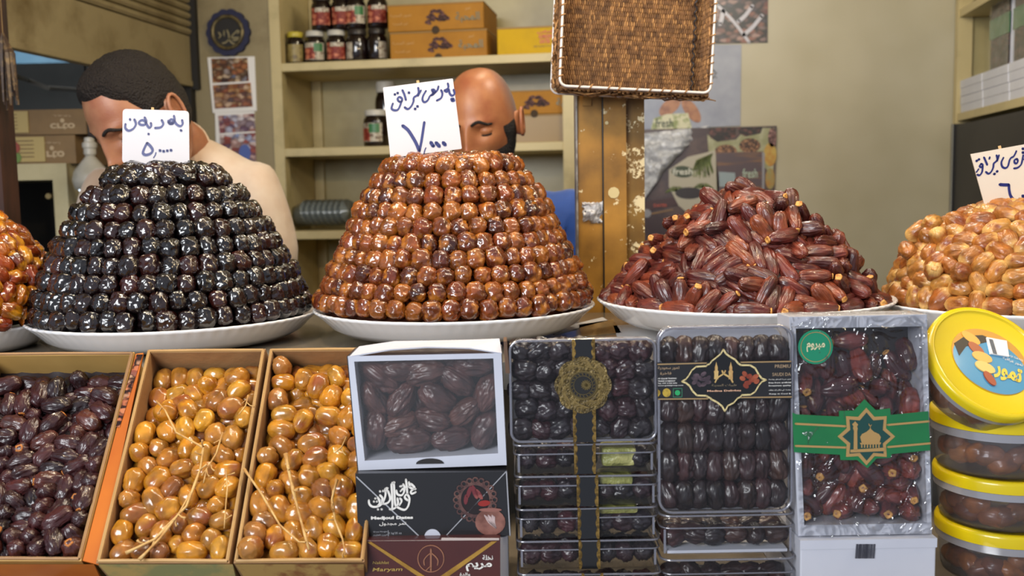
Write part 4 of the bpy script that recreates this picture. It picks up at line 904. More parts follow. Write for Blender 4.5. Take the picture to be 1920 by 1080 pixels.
price_card([(1820, 289), (1935, 268), (1945, 370), (1849, 394)], 1.40, 'cream price card leaning on the tan heap, reading six thousand', (1810, 260, 7.71),
    [(1.4, [(160, 322), (166, 318)]), (1.4, [(192, 302), (198, 298)]), [(226, 362), (205, 398), (232, 412), (250, 382), (226, 362)], [(250, 395), (240, 480), (205, 528), (172, 520)], (0.9, [(190, 440), (160, 482)]),
     [(268, 270), (290, 320), (315, 378)], [(352, 268), (345, 292)], [(450, 240), (460, 300), (430, 340), (408, 360), (400, 420), (370, 480), (332, 506), (295, 480)], [(485, 240), (458, 322)],
     (1.4, [(415, 512), (424, 508)]), (1.4, [(455, 475), (462, 470)]), [(550, 275), (520, 340), (530, 400), (570, 425), (612, 400), (638, 310), (662, 275), (690, 262), (712, 232), (736, 180)],
     [(742, 290), (708, 312), (712, 350), (742, 355), (757, 320), (742, 290)], [(835, 240), (820, 320), (800, 380), (752, 420), (702, 430)], (1.4, [(828, 142), (836, 150)]), (1.4, [(828, 198), (838, 206)]),
     [(900, 150), (890, 260), (850, 300)], (1.5, [(497, 663), (560, 668), (628, 668)]), (1.3, [(628, 668), (632, 740), (650, 820), (690, 875), (728, 902)]), (0.7, [(778, 858), (772, 895)]), (1.6, [(828, 825), (848, 845)]), (1.6, [(868, 815), (888, 835)])], 0.0028, 0.0012, warm=mat('price_card_warm', 'd2c8bc', 0.55, spec=0.3))

# ---------------------------------------------------------------- gold steel column
pb = P(1145, 592, 1.74); F = frame(Vector((pb.x, pb.y, ZC)), PSI*0.9)
gpaint = mat('chipped_gold_paint', '8a6220', 0.42, 0.15, var=('5f4216', 9, 0.35, 0.7), bump=(70, 0.2), detail=8)
def chips(name, base, lo, hi):
    m, nt, b = newmat(name); L = nt.links; tc = nt.nodes.new('ShaderNodeTexCoord')
    n1 = nt.nodes.new('ShaderNodeTexNoise'); n1.inputs['Scale'].default_value = 9; n1.inputs['Detail'].default_value = 8; L.new(tc.outputs['Object'], n1.inputs['Vector'])
    r1 = ramp(nt, n1.outputs['Fac'], [(0.35, base), (0.7, '54390f')])
    n2 = nt.nodes.new('ShaderNodeTexNoise'); n2.inputs['Scale'].default_value = 45; n2.inputs['Detail'].default_value = 6; n2.inputs['Roughness'].default_value = 0.7; L.new(tc.outputs['Object'], n2.inputs['Vector'])
    r2 = ramp(nt, n2.outputs['Fac'], [(lo, (0, 0, 0)), (hi, (1, 1, 1))])
    mx = nt.nodes.new('ShaderNodeMix'); mx.data_type = 'RGBA'; L.new(r2.outputs[0], mx.inputs['Factor']); L.new(r1.outputs[0], mx.inputs['A']); mx.inputs['B'].default_value = lin('d8c9a0'); L.new(mx.outputs['Result'], b.inputs['Base Color'])
    b.inputs['Roughness'].default_value = 0.42; bp = nt.nodes.new('ShaderNodeBump'); bp.inputs['Strength'].default_value = 0.3; L.new(r2.outputs[0], bp.inputs['Height']); L.new(bp.outputs[0], b.inputs['Normal'])
    MATS[name] = m; return m
g1 = chips('gold_paint_light_chips', 'b08030', 0.62, 0.64); g2 = chips('gold_paint_shaded_chips', '8c6a2c', 0.54, 0.57)  # second has more chips; its darker base paints in side-face shade
T = empty('gold_column', F, 'chipped gold painted steel column standing on the counter under the basket', 'column')
s = 1.74/FOC; zt = 1.35; X = lambda px: (px-1145)*s*0.985
o = MB().box((X(1086), 0.0, 0), (X(1131), 0.006, zt)).box((X(1086), 0.006, 0), (X(1089), 0.06, zt)).build('steel_strip', g1, T)
o = MB().box((X(1134), -0.006, 0), (X(1176), 0.0, zt)).box((X(1173), 0.0, 0), (X(1176), 0.05, zt)).build('steel_strip', g1, T)
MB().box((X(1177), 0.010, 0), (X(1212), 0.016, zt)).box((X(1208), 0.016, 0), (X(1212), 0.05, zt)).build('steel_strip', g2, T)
MB().box((X(1082), -0.004, 0), (X(1085.5), 0.05, zt)).build('white_edge', mat('edge_whitish', '8f8c88', 0.5, var=('5c5652', 30, 0.45, 0.6)), T)
MB().box((X(1131), 0.05, 0), (X(1178), 0.056, zt)).build('back_plate', mat('plate_shadow', '5a4a34', 0.6), T)  # dull brown paints the shade seen through the gap between strips
for z0_, z1_ in ((0.36, 0.5), (0.5+0.04, 0.72)): MB().box((X(1096), -0.004, z0_), (X(1112), 0.0, z1_)).build('bracket', g1, T)
MB().box((X(1131), -0.009, 0.42), (X(1152), -0.006, 0.56)).build('steel_bracket', mat('bracket_steel', '9b968a', 0.35, 0.6, var=('6a5a3a', 30, 0.5, 0.6)), T)
MB().tube([(X(1133), -0.004, 0.0), (X(1133), -0.004, zt)], 0.0016, 6).build('wire', mat('dark_wire', '2a2622', 0.5), T)
mb = MB(); mb.disc((X(1152), 0.21), 0.010, -0.0072, -0.006, seg=9); mb.disc((X(1140), 0.33), 0.003, -0.0072, -0.006); mb.build('paint_scar', mat('scar_cream', 'c8b888', 0.6), T)

# crumpled plastic scraps
bagm = clear('bag_plastic', 'ffffff', 0.12, 0.25, haze=0.82, hazecol='c4c8d2', bump=(30, 0.8), edge=0.3)
def crumple(name, pts, D, m, label, cat, amp=0.012, sc=28, n=26, bulge=0.02, back=0.01):
    F = frame(P(*pts[0], D), PSI); q = [Vector(loc2(F, a, b)) for a, b in pts]; T = empty(name, F, label, cat)
    mb = MB(); vs = []
    for i in range(n+1):
        for j in range(n+1):
            u, v = i/n, j/n; p = (q[0]*(1-u)+q[1]*u)*(1-v)+(q[3]*(1-u)+q[2]*u)*v
            nz = mnoise.noise(Vector((p.x*sc, p.y*sc, 3))); rz = 1-2*abs(mnoise.noise(Vector((p.x*sc*.7+4, p.y*sc*1.6, 9))))
            y = -bulge*sin(pi*u)*sin(pi*v)-amp*(nz+0.6*rz)
            wob = 0.006*mnoise.noise(Vector((u*6, v*6, 1)))
            vs.append((p.x+wob, y, p.y+wob))
    mb.add(vs, [(i*(n+1)+j, (i+1)*(n+1)+j, (i+1)*(n+1)+j+1, i*(n+1)+j+1) for i in range(n) for j in range(n)])
    mb.build('crumpled_plastic', m, T, smooth=True); return T, F, q
T, F, q = crumple('plastic_bag', [(1205, 250), (1335, 236), (1262, 300), (1208, 372)], 3.195/ray(1250, 300).y, bagm, 'crumpled white plastic bag hanging over the posters', 'bag')
MB().tube([(q[1].x, 0.0, q[1].y), (q[1].x+0.01, 0.01, q[1].y-0.02), (q[1].x-0.02, 0.0, q[1].y-0.03)], 0.004, 6).build('knotted_corner', bagm, T)
crumple('plastic_scrap', [(1091, 378), (1131, 380), (1128, 420), (1094, 412)], 1.72, bagm, 'small crumpled plastic scrap stuck to the gold column', 'plastic', amp=0.004, sc=60, n=14, bulge=0.006)

# ---------------------------------------------------------------- woven basket
DB = 1.6
F = frame(P(1050, 160, DB), PSI+R(5), 0.0, R(3.2)); FIb = F
T = empty('woven_basket', F, 'shallow woven fibre basket with white wire rim hanging on the gold column', 'basket')
xw = loc2(F, 1330, 180)[0]; hw_ = 0.23
fib = mat('brown_fibre', '86603a', 0.75, var=('4e341e', 60, 0.35, 0.65)); fib2 = mat('light_fibre', 'a67c4c', 0.75, var=('5d3e20', 90, 0.4, 0.65))
wire = mat('white_wire', 'd6d0cc', 0.35, 0.2); dep = 0.05
rb = random.Random(21)
def weave(u0, u1, v0, v1, cols, rows, fn, name, mats=(fib, fib2)):
    """interlaced twisted strands: real relief, joined"""
    mb = MB()
    for r_ in range(rows):
        for c_ in range(cols):
            u = u0+(u1-u0)*(c_+0.5+(0.5 if r_ % 2 else 0)*0.9)/cols; v = v0+(v1-v0)*(r_+0.5)/rows
            if u > u1: continue
            du = (u1-u0)/cols*0.46; dv = (v1-v0)/rows*0.74; k = rb.uniform(-.25, .25)*du
            pk = 0.0022+rb.uniform(-.0006, .001)
            ring = [(u-du+k, v-dv*0.2, 0.0), (u-du*0.3-k, v-dv, 0), (u+du*0.6, v-dv*0.8, 0), (u+du-k, v+dv*0.2, 0), (u+du*0.3+k, v+dv, 0), (u-du*0.6, v+dv*0.8, 0)]
            top = [(u-du*0.45, v-dv*0.35, pk), (u+du*0.4, v-dv*0.4, pk), (u+du*0.45, v+dv*0.35, pk), (u-du*0.4, v+dv*0.4, pk)]
            mb.add([fn(*p) for p in ring+top], [(0, 1, 7, 6) if 0 else (0, 1, 6), (1, 2, 7, 6), (2, 3, 7), (3, 4, 8, 7), (4, 5, 9, 8), (5, 0, 6, 9), (6, 7, 8, 9)], 1 if rb.random() < 0.35 else 0)
    mb.v = mb.v
    return mb.build(name, list(mats), T, kind='stuff')
weave(0.006, xw-0.004, 0.0, hw_, 62, 30, lambda u, v, w: (u, dep-w, v), 'woven_back')
MB().box((0.0, dep, 0), (xw, dep+0.003, hw_)).build('back_backing', fib, T)
weave(0.0, dep, 0.0, hw_, 12, 30, lambda u, v, w: (-0.006-w+0.004*(1-u/dep), u, v), 'woven_side')
MB().box((-0.006, 0.003, 0), (-0.002, dep, hw_)).build('side_backing', fib, T)
weave(0.0, dep, 0.0, hw_, 12, 30, lambda u, v, w: (xw-0.004-w, u, v), 'woven_side')
MB().box((xw-0.004, 0.003, 0), (xw, dep, hw_)).build('side_backing', fib, T)
weave(0.0, xw, 0.0, dep, 34, 5, lambda u, v, w: (u, v, -0.005-w), 'woven_side')
MB().box((0, 0.003, -0.005), (xw, dep, -0.001)).build('side_backing', fib, T); MB().box((0, 0.003, hw_), (xw, dep, hw_+0.004)).build('side_backing', fib, T)
def rr_pts(y, o, r=0.012):
    pts = []
    for cx, cz, a0 in ((xw+o-r, hw_+o-r, 0), (-o+r, hw_+o-r, 90), (-o+r, -o+r, 180), (xw+o-r, -o+r, 270)):
        for k in range(6): a = R(a0+18*k); pts.append((cx+r*cos(a), y, cz+r*sin(a)))
    return pts
MB().tube(rr_pts(-0.002, 0.001), 0.0023, 8, closed=True).build('wire_rim', wire, T, smooth=True)
MB().tube(rr_pts(dep+0.002, 0.008), 0.0018, 8, closed=True).build('wire_rim', wire, T, smooth=True)
mb = MB()
for k in range(14):
    for x_ in (0.0, xw):
        z_ = 0.012+k*(hw_-0.02)/13+rb.uniform(-.003, .003); mb.tube([(x_-0.005, 0.004, z_-0.002), (x_-0.003, -0.0055, z_), (x_+0.003, -0.0055, z_+0.002), (x_+0.005, 0.004, z_+0.003)], 0.0011, 5)
for k in range(9):
    x_ = 0.03+k*(xw-0.05)/9+rb.uniform(-.006, .006); mb.tube([(x_, 0.004, -0.005), (x_+0.002, -0.0055, -0.002), (x_+0.005, -0.0055, 0.003), (x_+0.008, 0.004, 0.005)], 0.0012, 5)
mb.build('fibre_lashing', fib2, T, kind='stuff')
mb = MB()
for k in range(46):      # stray strands along the left side and the underside
    z_ = rb.random()*hw_; mb.tube([(-0.008+rb.uniform(-.002, .001), rb.random()*0.03, z_), (-0.010+rb.uniform(-.003, .002), rb.random()*0.03, z_+0.012), (-0.007, rb.random()*0.03, z_+0.028)], 0.0010, 4)
for k in range(40):
    x_ = rb.random()*xw; mb.tube([(x_, rb.random()*0.04, -0.008), (x_+0.02, rb.random()*0.04, -0.011+rb.uniform(-.002, .003)), (min(xw, x_+0.045), rb.random()*0.04, -0.008)], 0.0011, 4)
mb.build('stray_fibres', fib2, T, kind='stuff')
mb = MB(); pts = [(xw*0.925+0.0022*cos(k*0.9), dep-0.006+0.0022*sin(k*0.9), 0.004+k*0.0022) for k in range(100)]; mb.tube(pts, 0.0013, 5)
mb.build('twisted_wire', mat('dull_wire', '4a4a4e', 0.35, 0.7), T)
MB().tube([(xw*0.5, dep+0.004, hw_), (xw*0.5, dep+0.02, hw_+0.03), (xw*0.5-0.01, dep+0.075, hw_+0.03), (xw*0.5-0.01, dep+0.08, hw_-0.0)], 0.002, 6).build('hook', wire, T)

# ---------------------------------------------------------------- cardboard trays on the slope
o0 = P(300, 1055, 1.0); o1 = P(300, 655, 1.165); Zs = (o1-o0); Xs = R0.copy(); Zs = (Zs-Xs*Zs.dot(Xs)).normalized(); Ys = Zs.cross(Xs)
TF = Matrix(((Xs.x, Ys.x, Zs.x, o0.x), (Xs.y, Ys.y, Zs.y, o0.y), (Xs.z, Ys.z, Zs.z, o0.z), (0, 0, 0, 1)))
card = mat('cardboard', 'a07a50', 0.65, var=('8a6642', 8, 0.4, 0.65), bump=(60, 0.1)); cardl = mat('cardboard_light', 'b8925c', 0.6, var=('a47c48', 8, 0.4, 0.65)); cardy = mat('cardboard_yellow', 'c09a58', 0.6, var=('a88244', 6, 0.4, 0.7))
carddk = mat('cardboard_edge', '5d4330', 0.7); oprint = mat('orange_print', 'c06a1c', 0.35, var=('a04a14', 5, 0.4, 0.7), coat=0.3); rprint = cells('date_photo_side', ['9a4a34', 'c07850', '6a2c2c', 'b89070'], 90, '3a1a18')
def tray(qpx, label, inner, outer, depth=0.06, th=0.0045):
    q = [Vector(loc2(TF, a, b)) for a, b in qpx]   # BL, BR, TR, TL
    T = empty('date_tray', TF, label, 'tray', 'open cardboard trays on the slope'); c = sum(q, Vector((0, 0)))/4
    def off(i, d):
        a, b, e = q[i-1], q[i], q[(i+1) % 4]; u = (b-a).normalized(); v = (e-b).normalized()
        n1 = Vector((-u.y, u.x)); n2 = Vector((-v.y, v.x)); return b+(n1+n2)/(1+n1.dot(n2))*d
    iq = [off(i, th) for i in range(4)]; v3 = lambda p, y: (p.x, y, p.y)
    for i in range(4):
        j = (i+1) % 4; mb = MB()
        mb.hexa([v3(q[i], depth), v3(q[j], depth), v3(iq[j], depth), v3(iq[i], depth)], [v3(q[i], 0), v3(q[j], 0), v3(iq[j], 0), v3(iq[i], 0)])
        o = mb.build('tray_wall', inner, T)
        mb = MB(); mb.tube([v3((q[i]+iq[i])/2, -0.0006), v3(((q[i]+iq[i])/2+(q[j]+iq[j])/2)/2+Vector((0, 0.0006)), -0.0006), v3((q[j]+iq[j])/2, -0.0006)], th*0.42, 6); mb.build('fold_edge', outer, T)
    MB().prism([(p.x, p.y) for p in q], depth, depth+0.003).build('tray_floor', inner, T)
    return T, iq
def tray_dates(iq, r, hl, n, ysurf, seed, zpad=0.0, top=0.0):
    BL, BR, TR, TL = iq
    def lim(z):
        t = np.clip((z-BL.y)/(TL.y-BL.y), 0, 1); return BL.x+(TL.x-BL.x)*t, BR.x+(TR.x-BR.x)*t
    def proj(Q):
        Q = Q.copy(); a, b = lim(Q[:, 2]); Q[:, 0] = np.clip(Q[:, 0], a+r, b-r); Q[:, 2] = np.clip(Q[:, 2], BL.y+r, TL.y-r-zpad); Q[:, 1] = np.clip(Q[:, 1], -0.004, ysurf-r); return Q
    def init(rs, n):
        z = BL.y+(TL.y-zpad-BL.y)*rs.rand(n); a, b = lim(z); return np.stack([a+(b-a)*rs.rand(n), rs.uniform(0.0, ysurf, n), z], 1)
    g = np.array([0, 1.0, -0.15])
    return relax(n, r, hl, proj, init, lambda Q: np.tile(g, (len(Q), 1)), 110, seed)
def bed(T, iq, y, m, name='date_bed'):  # bed colour kept dark so the gaps between dates look shaded
    BL, BR, TR, TL = iq; mb = MB(); n, k = 26, 40; vs = []
    for j in range(k+1):
        for i in range(n+1):
            t = j/k; a = BL.lerp(TL, t); b = BR.lerp(TR, t); p = a.lerp(b, i/n); vs.append((p.x, y+0.004*mnoise.noise(Vector((p.x*110, p.y*110, 2))), p.y))
    mb.add(vs, [(j*(n+1)+i, j*(n+1)+i+1, (j+1)*(n+1)+i+1, (j+1)*(n+1)+i) for j in range(k) for i in range(n)]); return mb.build(name, m, T, smooth=True, kind='stuff')
def world_poses(F, poses):
    m3 = F.to_3x3(); return [(F @ p, m3 @ u) for p, u in poses]
# tray 1: plum dates
T1, iq = tray([(-128, 1052), (152, 1052), (252, 660), (-28, 662)], 'yellowish cardboard tray of plum dark dates at the left edge', cardy, card)
md = kinds('plum_date', M_DARK, 0.0325, 0.0103, 7, nu=36, nv=22, wk=0.0011, wf=200, wl=0.25, amp=0.15, circ=1.3, sq=2.4, taper=0.05, freq=2.4, long=0.5)
ps = [p for p in tray_dates(iq, 0.0094, 0.0156, 195, 0.040, 31, zpad=0.012)]
xmin = loc2(TF, -30, 850)[0]
ps = [p for p in ps if p[0].x > xmin-0.02]
place_dates(world_poses(TF, ps), md, 'plum_date', by_cell(TF, iq[0].y, iq[3].y, xmin, iq[1].x, 'plum dark date in the plum tray'), None, rn, cap=cap_mesh(0.0044, 0.0152, capo), capprob=0.4)
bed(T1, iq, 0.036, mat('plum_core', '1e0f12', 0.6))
s = [loc2(TF, a, b) for a, b in ((154, 1050), (184, 1058), (268, 660), (254, 662))]
MB().prism([s[0], s[1], s[2], s[3]], 0.0015, 0.004).build('printed_side', oprint, T1)
sm = [loc2(TF, a, b) for a, b in ((213, 800), (224, 800), (267, 664), (256, 664))]
MB().prism(sm, 0.0006, 0.0012).build('date_photo_print', rprint, T1)
s = [loc2(TF, a, b) for a, b in ((-128, 1052), (176, 1050), (176, 1082), (-128, 1086))]
# tray 2 and 3
T2, iq2 = tray([(180, 1056), (430, 1056), (498, 654), (277, 656)], 'cardboard tray of yellow dates with stems, between the two others', card, cardl)
my = kinds('yellow_date', M_YEL, 0.0295, 0.0116, 8, wk=0.0004, wf=140, nu=30, nv=20, amp=0.08, sq=2.25, taper=0.04, freq=2.0, long=0.6)
ps = tray_dates(iq2, 0.0104, 0.0140, 140, 0.040, 32, zpad=0.004)
place_dates(world_poses(TF, ps), my, 'yellow_date', by_cell(TF, iq2[0].y, iq2[3].y, iq2[0].x+.01, iq2[2].x-.01, 'yellow brown date in the middle tray'), None, rn, cap=cap_mesh(0.0035, 0.0139, capm), capprob=0.15)
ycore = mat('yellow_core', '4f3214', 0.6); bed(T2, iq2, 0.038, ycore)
T3, iq3 = tray([(438, 1056), (683, 1054), (728, 652), (506, 654)], 'cardboard tray of yellow dates partly behind the window box', card, cardl)
lim3 = loc2(TF, 690, 850)[0]
ps = [p for p in tray_dates(iq3, 0.0108, 0.0146, 140, 0.040, 33, zpad=0.004) if p[0].x < lim3+0.015]
my2 = kinds('yellow_date', M_YEL, 0.031, 0.0121, 8, wk=0.0004, wf=140, nu=30, nv=20, amp=0.085, sq=2.25, taper=0.04, freq=2.0, long=0.6)
place_dates(world_poses(TF, ps), my2, 'yellow_date', by_cell(TF, iq3[0].y, iq3[3].y, iq3[0].x+.01, lim3, 'yellow brown date in the third tray'), None, rn, cap=cap_mesh(0.0035, 0.0146, capm), capprob=0.15)
bed(T3, iq3, 0.038, ycore)
# printed front lips of the trays
def lip(T, px, m, name='printed_front'):
    return poly_y(T, [loc2(TF, a, b, 0.0) for a, b in px], m, name)
def poly_y(T, pts, m, name, y=-0.001, th=0.003): mb = MB(); mb.prism(pts, y, y+th); return mb.build(name, m, T)
gp = mat('green_gold_print', '8d8a5a', 0.35, var=('b89a5c', 20, 0.45, 0.6))
for T, a, b, m in ((T1, -128, 176, oprint), (T2, 184, 436, gp), (T3, 441, 682, mat('gold_food_print', 'b08c50', 0.35, var=('8a5a34', 25, 0.5, 0.6)))):
    A = Vector(loc2(TF, a, 1058)); B = Vector(loc2(TF, b, 1058))
    MB().hexa([(A.x, 0.0, A.y), (B.x, 0.0, B.y), (B.x, 0.004, B.y), (A.x, 0.004, A.y)][::1], [(A.x+0.006, 0.055, A.y-0.004), (B.x-0.006, 0.055, B.y-0.004), (B.x-0.006, 0.058, B.y), (A.x+0.006, 0.058, A.y)]).build('printed_front', m, T)
# sloping board that carries the trays
T = empty('tray_board', TF, 'sloping board that carries the three cardboard trays', 'board')
q = [Vector(loc2(TF, a, b)) for a, b in ((-150, 1060), (680, 1060), (722, 650), (-60, 650))]
MB().prism([(p.x, p.y) for p in q], 0.0635, 0.075).build('board_panel', ctop, T)
for xx in (q[0].x+0.03, q[1].x-0.06):
    a = TF @ Vector((xx, 0.075, q[0].y+0.02)); Tb = TF.inverted()
    vs = [TF @ Vector((xx+dx, 0.075, q[0].y+dz)) for dx, dz in ((0, 0.0), (0.03, 0.0), (0.03, 0.2), (0, 0.2))]
    lo = [Vector((v.x, v.y, 0)) for v in vs]
    mb = MB(); mb.hexa([Tb @ v for v in lo], [Tb @ v for v in vs]); mb.build('board_leg', MATS['counter_white'], T)
# stems
stemm = mat('straw_stem', 'd0a868', 0.6, var=('b08044', 60, 0.4, 0.6))
def stem(px, r, label, depth=-0.008, side=0):
    pts = [TF @ Vector((*[loc2(TF, a, b, depth)[0]], depth+0.001*((i % 2)*2-1), loc2(TF, a, b, depth)[1])) for i, (a, b) in enumerate(px)]
    o = pts[0]; T = Matrix.Translation(o); mb = MB(); sm_ = []
    for i in range(len(pts)-1):
        for t in (0, .33, .66): sm_.append(pts[i].lerp(pts[i+1], t)-o)
    sm_.append(pts[-1]-o); rs = [r*(1-0.5*i/len(sm_))*(1.35 if i % 4 == 0 else 1) for i in range(len(sm_))]
    mb.tube(sm_, rs, 6); rs_ = random.Random(int(px[0][0]))
    for k in range(side):
        b = sm_[rs_.randrange(1, len(sm_)-1)]; d = Vector((rs_.uniform(-1, 1), -0.3, rs_.uniform(-1, 1))).normalized(); mb.tube([b, b+d*0.006, b+d*0.010+Vector((0.002, 0, 0.001))], [r*0.7, r*0.55, r*0.9], 5)
    tag(mb.build('straw_twig', stemm, None, T, smooth=True), label, 'stem')
stem([(236, 1038), (290, 1010), (350, 950), (375, 880), (382, 840), (330, 810), (310, 770), (292, 750)], 0.0016, 'long forked straw stem winding up the middle tray', side=8)
stem([(262, 1050), (300, 1008), (335, 965), (362, 915)], 0.0016, 'pale thick straw stem at the foot of the middle tray', side=2)
stem([(418, 812), (405, 850), (388, 880), (381, 905)], 0.0011, 'thin straw stem beside the right wall of the middle tray', side=4)
stem([(424, 880), (426, 915), (424, 945), (420, 990)], 0.0010, 'thin drooping straw stem low in the middle tray', side=3)
stem([(466, 742), (460, 760), (448, 778)], 0.0010, 'short straw stem touching the upper wall of the middle tray', side=2)
stem([(536, 852), (545, 900), (560, 960), (579, 1030)], 0.0021, 'thick straight straw stem in the third tray', side=3)
stem([(458, 880), (490, 925), (525, 985), (560, 1015), (573, 1017)], 0.0013, 'golden straw stem crossing the wall between the trays', depth=-0.009)
stem([(632, 900), (622, 935), (628, 975), (642, 1010), (648, 1040)], 0.0014, 'curly straw stem near the black box in the third tray', side=4)
stem([(650, 820), (640, 838), (628, 850)], 0.0010, 'short straw stem beside the window box', side=1)
# ================================================================ PACKS AT THE FRONT
DP = 1.03
clearp = clear('clear_box_plastic', 'ffffff', 0.015, 0.10, haze=0.006, edge=0.3)
ridge = clear('clear_box_ridge', 'e8e8ee', 0.2, 0.15, haze=0.30, edge=0.6, hazecol='9c9aa6')
gold_f = mat('gold_foil', '9c7c40', 0.35, 0.6, var=('5f4a24', 220, 0.42, 0.6)); bl_band = mat('black_band', '141416', 0.3, coat=0.4)
goldflat = mat('gold_print', 'cdb27a', 0.4, 0.2)
def zl(F, px, py): return loc2(F, px, py)
def pack_frame(pxc, pybot, D, lean=0.0, yaw=None, zfix=None):
    p = P(pxc, pybot, D)
    if zfix is not None: p.z = zfix
    return frame(p, PSI if yaw is None else yaw, lean)
def rr_shell(mb, w, h, r, y0, y1, inset=0.0, cz=None, front=False, back=False, mi=0, seg=4):
    """rounded rectangle wall in the x-z plane swept along y"""
    cz = h/2 if cz is None else cz
    a = rrect(w, h, r, seg, 0, cz); b = rrect(w-2*inset, h-2*inset, max(0.001, r-inset), seg, 0, cz); n = len(a)
    mb.add([(x, y0, z) for x, z in a]+[(x, y1, z) for x, z in b], [(i, i+n, (i+1) % n+n, (i+1) % n) for i in range(n)]+([tuple(range(n))] if front else [])+([tuple(range(2*n-1, n-1, -1))] if back else []), mi)
def band_edge(mb, x0, x1, z0, z1, y, side, mi=1, step=0.0085):
    """scalloped gold border along a vertical band"""
    n = max(2, int((z1-z0)/step)); pts = []
    for i in range(n*6+1):
        t = i/(n*6); pts.append(((x1 if side > 0 else x0)+(-side)*(abs(x1-x0)*(0.55+0.45*abs(sin(pi*n*t)))), z0+(z1-z0)*t))
    ex = x1 if side > 0 else x0
    mb.prism(pts+[(ex, z1), (ex, z0)], y-0.0003, y, mi)

# ---------------- window box
F = pack_frame(806, 878, DP, 0.0); WB = F
T = empty('window_box', F, 'black and white window box of large dates standing on the black carton', 'box')
q = {k: Vector(zl(F, *v)) for k, v in dict(tl=(652, 668), tr=(940, 662), br=(950, 872), bl=(672, 882)).items()}
i_ = {k: Vector(zl(F, *v)) for k, v in dict(tl=(664, 678), tr=(925, 672), br=(934, 850), bl=(684, 864)).items()}
wht = mat('white_carton', 'c2c3cc', 0.45, var=('b2b4c0', 5, 0.4, 0.7)); blk = mat('black_carton', '1d1c1e', 0.35, coat=0.25)
y_ = lambda v, y: (v.x, y, v.y); ks = ['bl', 'br', 'tr', 'tl']; dep = 0.055
c0 = sum(q.values(), Vector((0, 0)))/4
bk = {k: c0+(v-c0)*1.0 for k, v in q.items()}
for a, b in zip(ks, ks[1:]+ks[:1]):
    MB().hexa([y_(q[a], 0), y_(q[b], 0), y_(i_[b], 0), y_(i_[a], 0)], [y_(bk[a], dep), y_(bk[b], dep), y_(c0+(i_[b]-c0)*0.99, dep), y_(c0+(i_[a]-c0)*0.99, dep)]).build('box_wall', wht, T)
n = Vector((0, 0))
for a, b in (('tl', 'bl'), ('tr', 'br'), ('tl', 'tr')):
    e = (q[b]-q[a]).normalized(); nn = Vector((e.y, -e.x)); nn = nn if (q[a]+nn-c0).length > (q[a]-c0).length else -nn
    MB().hexa([y_(q[a], 0.001), y_(q[b], 0.001), y_(q[b]+nn*0.0012, 0.001), y_(q[a]+nn*0.0012, 0.001)], [y_(bk[a], dep), y_(bk[b], dep), y_(bk[b]+nn*0.0012, dep), y_(bk[a]+nn*0.0012, dep)]).build('black_side', blk, T)
MB().prism([tuple(bk[k]) for k in ks], dep, dep+0.002).build('box_back', mat('box_back_dark', '2a2224', 0.6), T)
MB().prism([tuple(i_[k]) for k in ks], 0.0006, 0.0008).build('window_film', clear('window_film_clear', 'ffffff', 0.02, 0.10, haze=0.022, bump=(7, 0.35), edge=0.3), T)
tf = [Vector(zl(F, a, b)) for a, b in ((655, 668), (730, 655), (800, 650), (880, 652), (941, 662))]
tb = [Vector(zl(F, a, b)) for a, b in ((668, 655), (735, 645), (800, 644), (885, 642), (936, 640))]
mb = MB(); mb.add([y_(v, 0.0) for v in tf]+[(v.x, 0.02, v.y) for v in tb], [(i, i+1, i+6, i+5) for i in range(4)]); o = mb.build('torn_flap', wht, T); sm_ = o.modifiers.new('s', 'SOLIDIFY'); sm_.thickness = 0.0014
mb = MB(); [mb.hexa([y_(Vector(zl(F, a, b)), 0.0) for a, b in r[:4]], [y_(Vector(zl(F, a, b)), 0.03) for a, b in r[:4]]) for r in ([(944, 640), (950, 640), (956, 700), (948, 700)],)]; mb.build('torn_edge', carddk, T)
x0, z0 = zl(F, 780, 868); x1, z1 = zl(F, 832, 858)
MB().prism([(x0+(x1-x0)*(0.5+0.5*cos(pi*k/12)), z0-0.001+(z1-z0)*1.1*sin(pi*k/12)) for k in range(13)], -0.0009, -0.0001).build('thumb_notch', mat('notch_dark', '201c1c', 0.7), T)
mm_ = kinds('large_date', M_MED, 0.052, 0.0152, 7, amp=0.15, sq=2.15, taper=0.06, freq=2.0, long=0.45, nu=60, nv=40, wk=0.0019, wf=140, wl=0.4)
lst = [(705, 710, -35, 52), (750, 697, 0, 45), (795, 705, 12, 62), (885, 690, -5, 62), (697, 755, -60, 44), (748, 758, 58, 58), (818, 752, -32, 58), (855, 722, -38, 58), (912, 745, 68, 62),
       (700, 815, 86, 60), (745, 805, 20, 52), (808, 795, -12, 60), (870, 780, 40, 42), (763, 835, 5, 62), (843, 832, 8, 62), (908, 815, 66, 52), (780, 770, -70, 40), (880, 810, -20, 48), (722, 780, 30, 50), (840, 700, 40, 50)]
poses = []; rn = random.Random(77)
for k, (a, b, an, ln) in enumerate(lst):
    x, z = zl(F, a, b); y = 0.0225 if k < 16 else 0.038; poses.append((F @ Vector((x, y+rn.uniform(-.002, .004), z)), F.to_3x3() @ Vector((cos(R(an)), rn.uniform(-.25, .25), sin(R(an))))))
place_dates(poses, mm_, 'large_date', 'large wrinkled brown date behind the film of the window box', 'large dates in the window box', rn, smin=0.78, smax=0.94)
